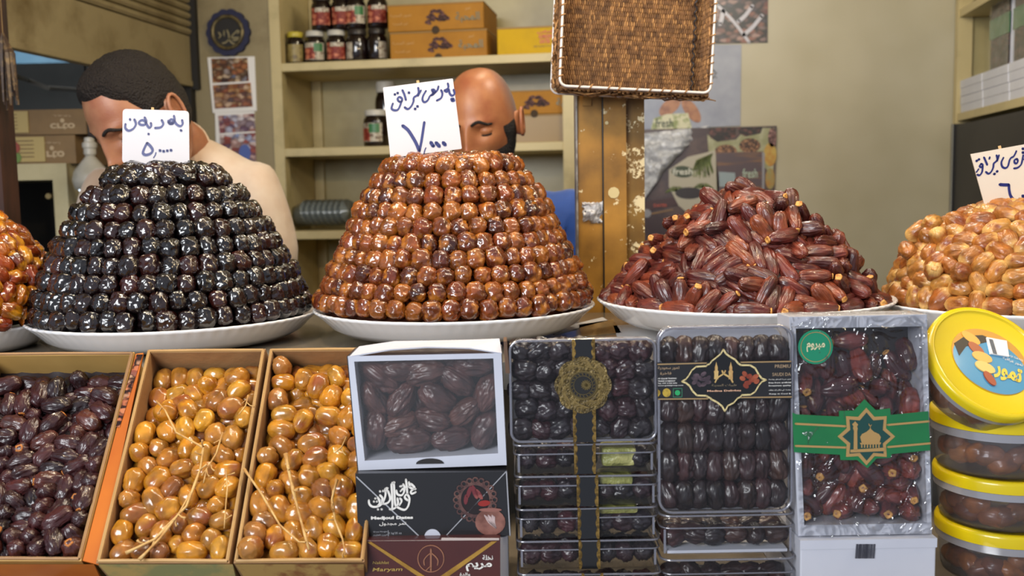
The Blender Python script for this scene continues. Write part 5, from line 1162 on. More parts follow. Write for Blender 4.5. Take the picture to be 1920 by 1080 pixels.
# ---------------- black carton with white calligraphy
F = pack_frame(812, 1008, DP-0.004); T = empty('black_date_carton', F, 'black carton lettered in white calligraphy under the window box', 'box')
q = [Vector(zl(F, a, b)) for a, b in ((672, 1008), (958, 1004), (950, 884), (666, 888))]
MB().hexa([y_(q[0], 0), y_(q[1], 0), (q[1].x, 0.15, q[1].y), (q[0].x, 0.15, q[0].y)], [y_(q[3], 0), y_(q[2], 0), (q[2].x, 0.15, q[2].y), (q[3].x, 0.15, q[3].y)]).build('carton_body', blk, T)
silver = mat('print_silver', 'a0a0a4', 0.4); C = crop(F, 650, 870, 5.142, -0.0006)
mb = MB()
for st in ([(95, 125), (715, 712)], [(1540, 70), (950, 700)], [(1540, 70), (1575, 690)]): mb.stroke(C(st), 0.0011, -0.0006, -0.0001)
mb.build('crease_line', silver, T)
mb = MB(); cw = 0.0021
for st in ([(215, 350), (220, 385), (250, 410), (300, 408), (335, 385), (345, 330), (322, 300)], [(300, 435), (305, 438)], [(335, 435), (340, 438)], [(262, 360), (265, 363)], [(290, 360), (293, 363)], [(275, 330), (278, 333)], [(320, 262), (325, 266)], [(350, 258), (352, 262)],
           [(370, 240), (375, 300), (345, 385)], [(372, 240), (395, 230), (380, 265)], [(400, 260), (420, 330), (400, 370), (360, 385)], [(432, 195), (438, 300), (440, 420), (415, 435)], [(455, 175), (462, 300), (470, 390), (500, 420), (560, 440), (595, 400), (605, 330), (580, 290), (560, 320), (590, 350)],
           [(440, 180), (450, 190), (462, 178)], [(490, 330), (495, 380), (470, 420), (430, 440)], [(515, 330), (530, 355), (510, 395)], [(480, 255), (490, 290), (530, 300), (555, 265), (545, 235), (520, 262)], [(572, 150), (580, 220), (585, 285)], [(600, 215), (630, 235), (665, 240)], [(620, 190), (655, 228), (620, 262), (630, 285), (665, 270)], [(515, 215), (530, 212)], [(600, 175), (610, 215)], [(545, 195), (570, 240)], [(300, 320), (320, 370), (300, 400)]):
    mb.stroke(C(st), cw, -0.0011, -0.0002)
for s_, a, b, c, d, bo in ((arabic('تمر مجدول'), 315, 598, 575, 555, 0.015), ('Medjoul Dates', 235, 545, 640, 498, 0.05)):
    p0 = C([(a, b)])[0]; p1 = C([(c, d)])[0]; lettering(mb, s_, p0[0], p1[0], p0[1], p1[1], -0.0008, 0, bo)
mb.build('lettering', whit, T)
mb = MB()
for s_, a, b, c, d in (('Gross Weight', 257, 663, 392, 645), (arabic('الوزن القائم'), 257, 698, 392, 675), ('|', 400, 700, 404, 640), ('1 kg/35 oz', 412, 682, 530, 655)):
    p0 = C([(a, b)])[0]; p1 = C([(c, d)])[0]; lettering(mb, s_, p0[0], p1[0], p0[1], p1[1], -0.0008)
mb.build('lettering', silver, T)
pk = lambda n, pts, m, y=-0.0006: (lambda mb: mb.build(n, m, T))(MB().prism(C(pts), y, -0.0001))
brn = mat('print_bowlbrown', '4a3230', 0.4, var=('6a4a42', 60, 0.4, 0.6)); mb = MB()
for k in range(20):
    a = 2*pi*k/20; cx, cy = 1240+185*cos(a), 345+190*sin(a); pts = C([(cx+24*cos(t), cy+24*sin(t)) for t in [2*pi*i/10 for i in range(11)]]); mb.stroke(pts, 0.0014, -0.0008, -0.0002)
mb.stroke(C([(1240+150*cos(t), 345+155*sin(t)) for t in [2*pi*i/24 for i in range(25)]]), 0.0028, -0.0009, -0.0002); mb.build('lace_bowl_print', brn, T)
pk('bowl_print', ell(1240, 350, 128, 135), mat('print_darkbowl', '1e1516', 0.4)); mb = MB()
for cx, cy, rx, ry, an in ((1235, 270, 24, 70, -0.35), (1275, 290, 22, 60, -0.6), (1180, 270, 20, 60, 0.3), (1150, 340, 20, 50, 0.1)): mb.prism(C(ell(cx, cy, rx, ry, an)), -0.0011, -0.0006)
mb.build('date_print', mat('print_datered', '6a2c30', 0.35, var=('8a4a44', 90, 0.5, 0.6)), T)
MB().prism(C(ell(1325, 378, 60, 28, -0.1)), -0.0012, -0.0006).build('date_print', mat('print_vividred', '8c2a24', 0.3), T)
MB().prism(C(ell(1385, 560, 146, 128)), -0.0013, -0.0006).build('bowl_print', mat('print_copper', '6a4238', 0.4, var=('8a5c50', 50, 0.4, 0.6)), T)
MB().prism(C(ell(1385, 440, 110, 18)), -0.0015, -0.0012).build('bowl_rim_print', mat('print_copper2', '8a5a50', 0.4), T)
mb = MB()
for k in range(9): mb.stroke(C([(1330+k*12, 490+(k % 3)*8), (1370+k*7, 560), (1440, 615)]), 0.0010, -0.0018, -0.0012)
mb.build('glint_print', mat('print_palepink', 'c0a8a4', 0.4), T)
MB().prism(C([(828+82*cos(pi*k/12), 712-85*sin(pi*k/12)) for k in range(13)]), -0.0012, -0.0002).build('thumb_notch', wht, T)
# ---------------- maroon carton
F = pack_frame(812, 1139, DP-0.008, zfix=ZL+0.0005); T = empty('maroon_date_carton', F, 'maroon carton with gold ribbons and Arabic name at the foot of the carton stack', 'box')
q = [Vector(zl(F, a, b)) for a, b in ((684, 1139), (938, 1139), (938, 1008), (684, 1012))]; q[0].y = q[1].y = 0
C = crop(F, 650, 870, 5.142, -0.0006)
MB().hexa([y_(q[0], 0), y_(q[1], 0), (q[1].x, 0.15, 0), (q[0].x, 0.15, 0)], [y_(q[3], 0), y_(q[2], 0), (q[2].x, 0.15, q[2].y), (q[3].x, 0.15, q[3].y)]).build('carton_body', mat('maroon_card', '4a201c', 0.35, var=('3c1a1c', 5, 0.4, 0.7), coat=0.3), T)
a_ = zl(F, 940, 1010); MB().hexa([(q[1].x+0.0002, 0.004, 0), (q[1].x+0.009, 0.02, 0), (q[1].x+0.009, 0.15, 0), (q[1].x+0.0002, 0.15, 0)], [(q[1].x+0.0002, 0.004, q[2].y-0.003), (q[1].x+0.009, 0.02, q[2].y-0.005), (q[1].x+0.009, 0.15, q[2].y-0.005), (q[1].x+0.0002, 0.15, q[2].y-0.003)]).build('side_flap', wht, T)
MB().prism(C([(185, 742), (1470, 735), (1470, 715), (915, 712), (910, 735)]), -0.0006, 0.0).build('top_edge', mat('edge_pale', 'b8a8a0', 0.5), T)
rib = mat('ribbon_gold', 'b58a3c', 0.35, 0.3, var=('8a6428', 30, 0.4, 0.7))
MB().prism(C([(200, 755), (235, 750), (760, 1085), (690, 1085)]), -0.0008, -0.0001).build('ribbon_print', rib, T); MB().prism(C([(1395, 748), (1450, 745), (980, 1085), (900, 1085)]), -0.0008, -0.0001).build('ribbon_print', rib, T)
mb = MB(); mb.stroke(C([(812+125*cos(t), 912+128*sin(t)) for t in [2*pi*i/30 for i in range(31)]]), 0.0009, -0.0008, -0.0002)
for st in ([(812, 820), (812, 1000)], [(800, 990), (760, 1030)], [(806, 860), (770, 890), (745, 930), (750, 975)], [(818, 860), (855, 890), (880, 930), (875, 975)], [(812, 1000), (812, 1030)]): mb.stroke(C(st), 0.0017 if st[0][0] == 812 else 0.0011, -0.0009, -0.0002)
mb.build('emblem', mat('print_rosegold', '9c6a50', 0.35, 0.2), T)
mb = MB()
for s_, a, b, c, d, bo in ((arabic('نخلة'), 1310, 925, 1410, 875, 0.02), (arabic('مريم'), 1150, 1035, 1400, 945, 0.03), (arabic('والدة'), 1090, 1085, 1190, 1045, 0.01)):
    p0 = C([(a, b)])[0]; p1 = C([(c, d)])[0]; lettering(mb, s_, p0[0], p1[0], p0[1], p1[1], -0.0009, 0, bo)
mb.build('lettering', whit, T)
mb = MB()
for s_, a, b, c, d, bo, sh in (('Nakhlat', 250, 965, 405, 935, 0.0, 0.25), ('Maryam', 245, 1045, 530, 995, 0.01, 0.3)):
    p0 = C([(a, b)])[0]; p1 = C([(c, d)])[0]; lettering(mb, s_, p0[0], p1[0], p0[1], p1[1], -0.0009, 0, bo, sh)
mb.build('lettering', mat('print_gold', 'b89a54', 0.35, 0.2), T)

# ---------------- clear box stack 1
mc = kinds('coal_date', M_COAL, 0.0275, 0.0112, 7, amp=0.17, sq=2.4, taper=0.03, freq=2.2, long=0.6, nu=40, nv=26, wk=0.0014, wf=190, wl=0.5)
def flat_clear(F, w, h, d, label, band=None, r=0.008, group='clear flat boxes of black dates', foam=False):
    """a lidded clear box lying flat; front face at y=0"""
    T = empty('clear_flat_box', F, label, 'box', group)
    mb = MB()
    def ring(w_, d_, r_, z, yo=0.0): return [(x, y+d/2, z) for x, y in rrect(w_, d_, r_, 5)]
    rings = [ring(w*0.965, d*0.965, r, 0.0006), ring(w*0.975, d*0.975, r, h*0.66)]; n = len(rings[0])
    mb.add(rings[0]+rings[1], [(i, (i+1) % n, (i+1) % n+n, i+n) for i in range(n)]+[tuple(range(n))[::-1]]); mb.build('box_base', clearp, T, angle=40)
    mb = MB(); rings = [ring(w, d, r, h*0.62), ring(w, d, r, h*0.955), ring(w*0.985, d*0.985, r, h*0.985)]
    mb.add(rings[0]+rings[1]+rings[2], [(i+k*n, (i+1) % n+k*n, (i+1) % n+(k+1)*n, i+(k+1)*n) for k in range(2) for i in range(n)]+[tuple(range(2*n, 3*n))]); mb.build('box_lid', clearp, T, angle=40)
    for z in (h*0.66, h*0.955):
        pts = ring(w*1.004, d*1.004, r, z); MB().tube(pts, 0.0013 if z > h*0.9 else 0.0009, 6, closed=True).build('lid_ridge', ridge, T, smooth=True)
    for x in (-w*0.47, w*0.47): MB().box((x-0.0012, 0.002, 0.002), (x+0.0012, 0.003, h*0.62)).build('corner_glint', ridge, T)
    if band:
        mb = MB(); bx, bw = band; gw = bw*0.17
        mb.box((bx-bw/2, -0.0012, 0.0), (bx+bw/2, -0.0004, h), 0); band_edge(mb, bx-bw/2, bx-bw/2+gw, 0, h, -0.0012, -1); band_edge(mb, bx+bw/2-gw, bx+bw/2, 0, h, -0.0012, 1); mb.build('paper_band', [bl_band, gold_f], T)
    if foam:
        mb = MB(); x0, x1, z0, z1 = foam; mb.box((x0, 0.008, z0), (x1, 0.04, z1)); o = mb.build('wrapped_sweet', mat('green_wrap', '8c8c4a', 0.4, var=('b4ae6c', 30, 0.45, 0.6), bump=(60, 0.8)), T); bev(o, 0.004)
    return T
def fill_flat(F, w, h, d, mesh, r, L, name, label, group, seed, x_skip=None, rows=2, cols=None, tilt=0.5, prob=1.0):
    rn = random.Random(seed); cols = cols or int(w*0.93/(2*r)); poses = []
    for rw in range(rows):
        for c in range(cols):
            x = -w*0.465+(c+0.5)*w*0.93/cols
            if x_skip and x_skip[0] < x < x_skip[1]: continue
            y = 0.006+r+rw*L*0.9
            z = r+0.0018+rn.uniform(0, .0015); poses.append((F @ Vector((x+rn.uniform(-.001, .001), y, z)), F.to_3x3() @ Vector((1 if rn.random() < tilt else rn.uniform(-.4, .4), rn.uniform(-.5, .5)+0.1, rn.uniform(-.15, .15)))))
    place_dates(poses, mesh, name, label, group, rn, smin=0.86, smax=1.0)
S1 = [(1070, 1139), (1012, 1070), (950, 1012), (888, 950), (828, 888)]   # top, bottom px of each flat box
ords = ['lowest', 'second lowest', 'middle', 'second from top', 'topmost']
zprev = ZL+0.0003
for i, (pt_, pb2) in enumerate(S1):
    ztop = P(1098, pt_, DP).z; h = ztop-zprev-0.0008
    Fi = pack_frame(1098+(4-i)*2, pb2, DP+0.002*((i*3) % 4), zfix=zprev, yaw=PSI+R((i*37 % 5-2)*0.5)); w = 0.148+0.001*(i % 2)
    bx = zl(Fi, 1098+(2 if i > 0 else 6)+(4-i)*1.2 if i < 4 else 1097, 900)[0]
    gs = {4: (0.018, 0.055, 0.004, h*0.75), 3: (0.014, 0.050, h*0.55, h*0.9), 2: (0.012, 0.055, h*0.66, h*0.9)}.get(i)
    flat_clear(Fi, w, h, 0.11, '%s clear flat box in the stack with the black and gold band' % ords[i].capitalize().lower(), (bx, 0.0225), foam=gs or False)
    fill_flat(Fi, w, h, 0.11, mc, 0.0105, 0.0275, 'coal_date', 'black date inside the %s clear flat box of the banded stack' % ords[i], 'black dates in the %s banded box' % ords[i], 50+i, x_skip=(gs[0]-0.002, gs[1]+0.002) if i == 4 else None, rows=2, cols=7)
    zprev = ztop
# upright top box
h = P(1095, 632, DP).z-zprev-0.001; w = (1232-958)/FOC*DP
F = pack_frame(1095, 828, DP-0.004, zfix=zprev+0.0006, lean=R(1.5)); T = empty('clear_upright_box', F, 'upright clear box with round gold medallion on top of the banded stack', 'box')
def upright(T, w, h, r, d=0.036):
    mb = MB(); rr_shell(mb, w, h, r, 0.002, 0.014, 0.0, front=False); rr_shell(mb, w*0.985, h-0.002, r, 0.0, 0.002, -0.0005, front=True); mb.build('box_lid', clearp, T)
    mb = MB(); rr_shell(mb, w*0.97, h*0.975, r, 0.010, d, 0.002, cz=h/2, back=True); mb.build('box_base', clearp, T)
    for y, rad in ((0.0015, 0.0017), (0.014, 0.0011)):
        MB().tube([(x, y, z) for x, z in rrect(w-0.002, h-0.002, r, 6, 0, h/2)], rad, 6, closed=True).build('lid_ridge', ridge, T, smooth=True)
    MB().prism(rrect(w*0.95, h*0.94, r, 5, 0, h/2), d-0.003, d-0.0022).build('backing_card', wht, T)
upright(T, w, h, 0.010)
b0 = zl(F, 1073, 700)[0]; b1 = zl(F, 1116, 700)[0]; bc = (b0+b1)/2
mb = MB(); mb.box((b0, -0.0012, 0.0), (b1, -0.0005, h)); gw = (b1-b0)*0.17; band_edge(mb, b0, b0+gw, 0, h, -0.0012, -1); band_edge(mb, b1-gw, b1, 0, h, -0.0012, 1); mb.build('paper_band', [bl_band, gold_f], T)
C = crop(F, 1030, 630, 6.353, -0.002); s_ = DP/FOC/6.353
cc = C([(402, 585)])[0]; mb = MB()
mb.prism([(cc[0]+s_*(300+30*abs(cos(4*t)))*cos(t)*1.03, cc[1]+s_*(318+22*abs(cos(4*t)))*sin(t)) for t in [2*pi*k/96 for k in range(96)]], -0.0022, -0.0012); mb.build('medallion', mat('antique_gold_foil', '4c3e20', 0.42, 0.4, var=('7a6638', 260, 0.45, 0.6), bump=(300, 0.5)), T)
mb = MB()
for ph in range(8):
    for q_ in range(7):
        a = 2*pi*ph/8+0.1*q_; rr_ = s_*(215+q_*12); 
        mb.stroke([(cc[0]+rr_*cos(a+t)*1.0+s_*14*cos(6*t+q_), cc[1]+rr_*sin(a+t)+s_*14*sin(6*t)) for t in (0, .12, .24, .36, .48)], 0.0006, -0.0027, -0.0022)
mb.build('filigree', mat('bright_gold_foil', '9a8250', 0.3, 0.6), T)
mb = MB(); mb.disc(cc, s_*165, -0.0026, -0.0022, seg=40); mb.build('medallion_centre', mat('medallion_black', '191817', 0.4), T)
mb = MB()
for rr_ in (165, 150, 112): mb.stroke([(cc[0]+s_*rr_*cos(t), cc[1]+s_*rr_*sin(t)) for t in [2*pi*k/36 for k in range(37)]], 0.0005 if rr_ < 160 else 0.0012, -0.0032, -0.0026)
c2 = C([(438, 582)])[0]
for k in range(14): t = 2*pi*k/14; mb.stroke([(c2[0]+s_*8*cos(t), c2[1]+s_*8*sin(t)), (c2[0]+s_*56*cos(t), c2[1]+s_*56*sin(t))], 0.0013, -0.0032, -0.0026)
for k in range(20):
    t = 2*pi*k/20; mb.stroke([(cc[0]+s_*(124)*cos(t), cc[1]+s_*124*sin(t)), (cc[0]+s_*140*cos(t+.08), cc[1]+s_*140*sin(t+.08))], 0.0007, -0.0032, -0.0026)
mb.build('medallion_ring', mat('aged_gold', '6a5a34', 0.4, 0.4), T)
def fill_up(F, w, h, cols, rows, mesh, vert, name, label, group, seed, y=0.014, jit=0.0015, sc=(0.92, 1.08), ang=0.15):
    rn = random.Random(seed); poses = []
    for j in range(rows):
        for i in range(cols):
            x = -w/2+(i+0.5)*w/cols+rn.uniform(-jit, jit)+(0.25*w/cols*((j % 2)-0.5) if not vert else 0); z = (j+0.5)*h/rows+rn.uniform(-jit, jit)
            if abs(x) > w/2-0.006: x = math.copysign(w/2-0.006, x)
            a = (pi/2 if vert else 0)+rn.gauss(0, ang)
            poses.append((F @ Vector((x, y+rn.uniform(-.0015, .002), z+0.002)), F.to_3x3() @ Vector((cos(a), rn.uniform(-.3, .3), sin(a)))))
    place_dates(poses, mesh, name, label, group, rn, smin=sc[0], smax=sc[1])
fill_up(F, w*0.95, h*0.96, 7, 5, mc, False, 'coal_date', 'black date in the upright box behind the gold medallion', 'black dates behind the medallion', 61, ang=0.45)

# ---------------- clear box stack 2 with printed sleeve
zprev = ZL+0.0003
mp_ = kinds('soft_date', datemat('soft_black_skin', ['281a1a', '301e20', '1e1416', '3c2224', '3e2820', '24181b'], 0.4, 0.25, wr=(130, 0.7), stretch=(1, 1, 0.3)), 0.0315, 0.0108, 6, amp=0.16, sq=2.4, taper=0.05, freq=2.2, long=0.45, nu=40, nv=26, wk=0.0013, wf=190, wl=0.35)
ords2 = ['lower', 'upper']
for i, (pt_, pb2) in enumerate(((1042, 1139), (960, 1042))):
    ztop = P(1368, pt_, DP).z; h = ztop-zprev-0.001; Fi = pack_frame(1367-i*2, pb2, DP+0.003, zfix=zprev, yaw=PSI); w = 0.140
    flat_clear(Fi, w, h, 0.11, '%s clear flat box under the sleeved upright box' % ords2[i], group='clear flat boxes under the sleeved box', r=0.012)
    MB().box((-w*0.45, 0.004, 0.001), (w*0.45, 0.10, 0.004)).build('white_tray', wht, bpy.data.objects[[o.name for o in COL.objects if o.name.startswith('clear_flat_box')][-1]])
    fill_flat(Fi @ Matrix.Translation((0, 0, 0.004)), w, h, 0.11, mp_, 0.0108, 0.031, 'soft_date', 'dark date inside the %s clear flat box below the sleeved box' % ords2[i], 'dark dates in the %s flat box' % ords2[i], 70+i, rows=2, cols=6, tilt=0.8)
    zprev = ztop
h = P(1362, 606, DP).z-zprev-0.001; w = (1484-1234)/FOC*DP
F = pack_frame(1361, 958, DP-0.006, zfix=zprev+0.0008, lean=R(1)); T = empty('clear_upright_box', F, 'upright clear box wearing a black sleeve with two minarets', 'box'); upright(T, w, h, 0.014)
fill_up(F, w*0.93, h*0.93, 8, 6, mp_, True, 'soft_date', 'dark date standing in rows inside the sleeved upright box', 'dark dates in the sleeved box', 71, ang=0.1, sc=(0.96, 1.08), jit=0.001)
C = crop(F, 1225, 650, 7.245, -0.001)
def onp(name, pts, m, y0, y1): mb = MB(); mb.prism(C(pts), y0, y1); return mb.build(name, m, T)
sl_ = [C([(p, q)])[0] for p, q in ((58, 722), (1905, 705), (1905, 190), (58, 215))]
onp('paper_sleeve', [(62, 722), (1880, 705), (1868, 190), (56, 215)], blk, -0.0008, -0.0001)
og = [(385, 470), (440, 440), (480, 390), (520, 320), (580, 270), (720, 262), (730, 245), (765, 232), (790, 195), (860, 140), (915, 95), (948, 35), (985, 95), (1040, 135), (1110, 175), (1150, 225), (1190, 250), (1310, 250), (1380, 290), (1430, 380), (1470, 430), (1530, 450),
      (1470, 475), (1430, 525), (1380, 610), (1320, 650), (1200, 655), (1180, 680), (1140, 700), (1090, 760), (1010, 800), (970, 875), (930, 805), (860, 750), (790, 715), (770, 695), (735, 680), (720, 665), (590, 660), (530, 600), (490, 530), (440, 490)]
onp('sleeve_window', og, mat('sleeve_black2', '161618', 0.35), -0.0014, -0.0008)
mb = MB()
for i in range(len(og)): mb.stroke(C([og[i], og[(i+1) % len(og)]]), 0.0016, -0.0019, -0.0013)
mb.build('sleeve_outline', mat('sleeve_gold', 'd8c48c', 0.4, 0.1), T)
mb = MB()
for a, b in (((60, 240), (720, 222)), ((1190, 212), (1868, 200)), ((70, 712), (740, 706)), ((1185, 690), (1878, 682))): mb.stroke(C([a, b]), 0.0012, -0.0014, -0.0008)
mb.build('border_line', mat('border_gold', '9c8058', 0.4), T)
mb = MB()
for cx in (853, 1050):
    mb.prism(C([(cx-30, 470 if 0 else 440), (cx-26, 370), (cx-32, 335), (cx-18, 320), (cx-20, 280), (cx-8, 240), (cx, 205), (cx+8, 240), (cx+20, 280), (cx+18, 320), (cx+32, 335), (cx+26, 370), (cx+28, 440)]), -0.0019, -0.0013)
mb.stroke(C([(838, 480), (870, 420), (950, 365), (975, 325)]), 0.0016, -0.0022, -0.0016); mb.stroke(C([(1075, 480), (1040, 420), (955, 365), (932, 325)]), 0.0016, -0.0022, -0.0016)
mb.build('minaret_emblem', mat('minaret_gold', 'd2b070', 0.35, 0.2, var=('a8623a', 30, 0.5, 0.7)), T)
def cluster(pts, m, name, rx, ry):
    mb = MB(); rn = random.Random(len(pts))
    for i, (a, b) in enumerate(pts): mb.prism(C(ell(a, b, rx*rn.uniform(.8, 1.1), ry, rn.uniform(-1, 1), 12)), -0.0018-0.00005*i, -0.0013)
    mb.build(name, m, T)
cluster([(580, 390), (680, 370), (640, 430), (560, 480), (700, 440), (620, 510), (740, 430), (560, 430), (680, 510), (740, 480)], mat('print_darkdates', '3c3036', 0.4, var=('5c4a50', 90, 0.45, 0.6)), 'date_print', 46, 28)
cluster([(1240, 370), (1210, 430), (1300, 400), (1380, 410), (1280, 490), (1340, 450), (1255, 530), (1400, 470)], mat('print_reddates', '7c3424', 0.35, var=('a8583a', 60, 0.45, 0.6)), 'date_print', 50, 32)
def txt(items, m, y=-0.0016, bo=0.0, nm='lettering'):
    mb = MB()
    for s_, a, b, c, d in items:
        p0 = C([(a, b)])[0]; p1 = C([(c, d)])[0]; lettering(mb, s_, p0[0], p1[0], p0[1], p1[1], y, 0, bo)
    mb.build(nm, m, T)
txt([(arabic('طيبات المدينة'), 790, 545, 1130, 500)], mat('print_dimgold', '8a7a60', 0.4), -0.0017)
txt([('Medina Delights', 730, 620, 1190, 580)], mat('print_peach', 'd8a888', 0.4), -0.0017, 0.03)
txt([(arabic('تمور سعودية'), 62, 318, 355, 262), (arabic('فاخرة'), 90, 390, 245, 340), ('PREMIU', 1650, 290, 1865, 240), ('SAUDI DA', 1615, 400, 1868, 350)], mat('print_bronze', '9c8468', 0.4), -0.0012, 0.015)
txt([('OF GULAB TRADING', 62, 443, 315, 420), ('TRADE COMPANY', 62, 478, 298, 455), ('Tel. +971 4 750 3070', 62, 508, 322, 486), ('www.gulabgroup.com', 62, 540, 405, 516), (arabic('تمور طيبة المذاق وناعمة'), 1565, 455, 1870, 432), ('free from artificial', 1565, 500, 1870, 475), ('Sweetness quality', 1565, 545, 1870, 515), (arabic('يحفظ في مكان بارد وجاف'), 1568, 605, 1865, 575), ('Keep in Cool &', 1575, 655, 1870, 628)], whit, -0.0012, 0.02)
onp('seal_print', ell(180, 625, 56, 58), mat('seal_gold', 'c0a040', 0.35, 0.2, var=('8a702c', 120, 0.45, 0.6)), -0.0014, -0.0008); onp('seal_print', [(60, 580), (90, 600), (96, 640), (64, 680)], MATS['seal_gold'], -0.0014, -0.0008)
mb = MB(); [mb.stroke(C([a, b]), 0.0006, -0.0014, -0.0008) for a, b in (((270, 568), (388, 566)), ((388, 566), (388, 682)), ((388, 682), (270, 684)), ((270, 684), (270, 568)))]; mb.build('green_frame', mat('print_tealline', '3c7a5c', 0.4), T)
onp('green_seal', ell(328, 626, 36, 36), mat('print_emerald', '2c9c5c', 0.4), -0.0014, -0.0008)

# ---------------- white film wrapped box with green band
zt_ = P(1620, 1003, DP).z; w = (1752-1500)/FOC*DP
F = pack_frame(1626, 1139, DP-0.004, zfix=ZL+0.0005); T = empty('white_carton', F, 'plain white carton with barcode under the green banded pack', 'box'); h = zt_-ZL-0.001
bev(MB().box((-w/2, 0, 0), (w/2, 0.16, h*0.98)).build('carton_body', wht, T), 0.0015); MB().box((-w/2-0.0006, -0.0008, h*0.86), (w/2+0.0006, 0.16, h)).build('carton_lid', wht, T)
C = crop(F, 1470, 580, 2.16, -0.001); mb = MB(); rb = random.Random(8); onp('barcode_label', [(285, 945), (375, 948), (372, 1020), (270, 1015)], mat('label_white', 'd4d4d8', 0.5), -0.0012, -0.0008) if 0 else None
xx = 292
while xx < 368:
    ww = rb.choice((1.2, 2.0, 3.2)); mb.prism(C([(xx, 950), (xx+ww, 950), (xx+ww-5, 1008), (xx-5, 1008)]), -0.0018, -0.0012); xx += ww+rb.choice((1.5, 2.2, 3))
mb.build('barcode', mat('barcode_grey', '3a3a44', 0.5), T)
zprev = zt_+0.0008; F = pack_frame(1613, 1003, DP-0.002, zfix=zprev, lean=R(2)); T = empty('green_banded_pack', F, 'film wrapped white box of dates with green band and gold mosque star', 'pack')
L_, _ = zl(F, 1497, 900); R_, _ = zl(F, 1748, 900); Lt, zt2 = zl(F, 1480, 594); Rt, zt3 = zl(F, 1738, 590); zt2 = (zt2+zt3)/2; d = 0.045
qs = [Vector((L_, 0)), Vector((R_, 0)), Vector((Rt, zt2)), Vector((Lt, zt2))]; tl_, zi = zl(F, 1492, 616); bl_, zb_ = zl(F, 1508, 985); tr_, _ = zl(F, 1728, 610); br_, _ = zl(F, 1738, 985)
iq = [Vector((bl_, zb_)), Vector((br_, zb_)), Vector((tr_, zi)), Vector((tl_, zi))]
for i in range(4):
    j = (i+1) % 4; MB().hexa([y_(qs[i], 0), y_(qs[j], 0), y_(iq[j], 0.0), y_(iq[i], 0.0)], [y_(qs[i], d), y_(qs[j], d), y_(iq[j], d), y_(iq[i], d)]).build('box_wall', wht, T)
MB().prism([tuple(v) for v in qs], d, d+0.0015).build('box_back', wht, T)
mirr = datemat('mabroom_skin', ['7a3834', '8a423a', '5a2a2c', '4a2226', '6a302e', '96483c'], 0.33, 0.4, wr=(120, 0.5), stretch=(1, 1, 0.2))
mmb = kinds('long_date', mirr, 0.043, 0.0102, 6, nu=36, nv=20, wk=0.0010, wf=220, wl=0.15, amp=0.15, sq=2.2, taper=0.1, freq=2.2, long=0.35, bend=0.05)
xl, xr = min(iq[0].x, iq[3].x), max(iq[1].x, iq[2].x)
def proj(Q): Q = Q.copy(); Q[:, 0] = np.clip(Q[:, 0], xl+0.0125, xr-0.0125); Q[:, 2] = np.clip(Q[:, 2], zb_+0.009, zi-0.016); Q[:, 1] = np.clip(Q[:, 1], 0.012, 0.033); return Q
ps = relax(66, 0.0095, 0.0205, proj, lambda rs, n: np.stack([rs.uniform(xl, xr, n), rs.uniform(0.01, 0.03, n), rs.uniform(zb_, zi-0.02, n)], 1), lambda Q: np.tile(np.array([0, 0.6, -0.2]), (len(Q), 1)), 110, 9)
place_dates(world_poses(F, ps), mmb, 'long_date', 'long reddish date under the film of the green banded pack', 'long dates in the green banded pack', rn, cap=cap_mesh(0.0046, 0.0212, capm), capprob=0.5, smin=0.9, smax=1.02)
MB().prism([tuple(v) for v in iq], 0.036, 0.037).build('dark_bed', mat('pack_bed', '1c1012', 0.7), T, kind='stuff')
# film: a crumpled sheet with real creases
mb = MB(); n = 44; vs = []
for j in range(n+1):
    for i in range(n+1):
        u, v = i/n, j/n; a = qs[0].lerp(qs[3], v); b = qs[1].lerp(qs[2], v); p = a.lerp(b, u)
        cr_ = 1-2*abs(mnoise.noise(Vector((p.x*30+p.y*12, p.y*26, 4)))); vs.append((p.x, -0.0012-0.0038*max(0, cr_)**4-0.0006*mnoise.noise(Vector((p.x*90, p.y*90, 0))), p.y))
mb.add(vs, [(j*(n+1)+i, j*(n+1)+i+1, (j+1)*(n+1)+i+1, (j+1)*(n+1)+i) for j in range(n) for i in range(n)])
mb.build('wrapping_film', clear('pack_film', 'ffffff', 0.04, 0.05, haze=0.008, bump=(34, 0.8), edge=0.6), T, smooth=True)
mb = MB(); vs = []
for j in range(13):
    for i in range(31):
        u, v = i/30, j/12; p = qs[3].lerp(qs[2], u); k_ = abs(mnoise.noise(Vector((u*14, v*4, 2)))); vs.append((p.x, d*v, p.y+0.0012+0.0035*k_*sin(pi*min(1, v*1.1))))
mb.add(vs, [(j*31+i, j*31+i+1, (j+1)*31+i+1, (j+1)*31+i) for j in range(12) for i in range(30)]); mb.build('wrapping_film', MATS['pack_film'], T, smooth=True)
# band
C = crop(F, 1480, 740, 7.11, -0.004)
grn = mat('band_green', '16743c', 0.3, var=('0f5f34', 8, 0.4, 0.7), coat=0.4); dgrn = mat('band_dark_green', '12403a', 0.35, coat=0.3); bgold = mat('band_gold', 'b08c56', 0.4, 0.15)
mb = MB(); pts = C([(40, 240), (100, 262), (660, 290), (660, 215), (860, 210), (1000, 60), (1150, 205), (1340, 180), (1350, 268), (1850, 220), (1875, 740), (1360, 790), (1350, 840), (1160, 850), (1040, 980), (900, 870), (680, 870), (672, 800), (60, 765)])
mb.prism(pts, -0.0046, -0.0038); mb.build('green_band', grn, T)
for a, b in (((80, 385), (745, 418)), ((80, 680), (755, 702)), ((1305, 400), (1855, 352)), ((1310, 695), (1870, 645))): mb = MB(); mb.stroke(C([a, b]), 0.0020, -0.0053, -0.0046); mb.build('gold_line', bgold, T)
star = lambda r1, r2: [(1022+(r1 if k % 2 == 0 else r2)*cos(pi/8*k-pi/2), 555+(r1 if k % 2 == 0 else r2)*sin(pi/8*k-pi/2)) for k in range(16)]
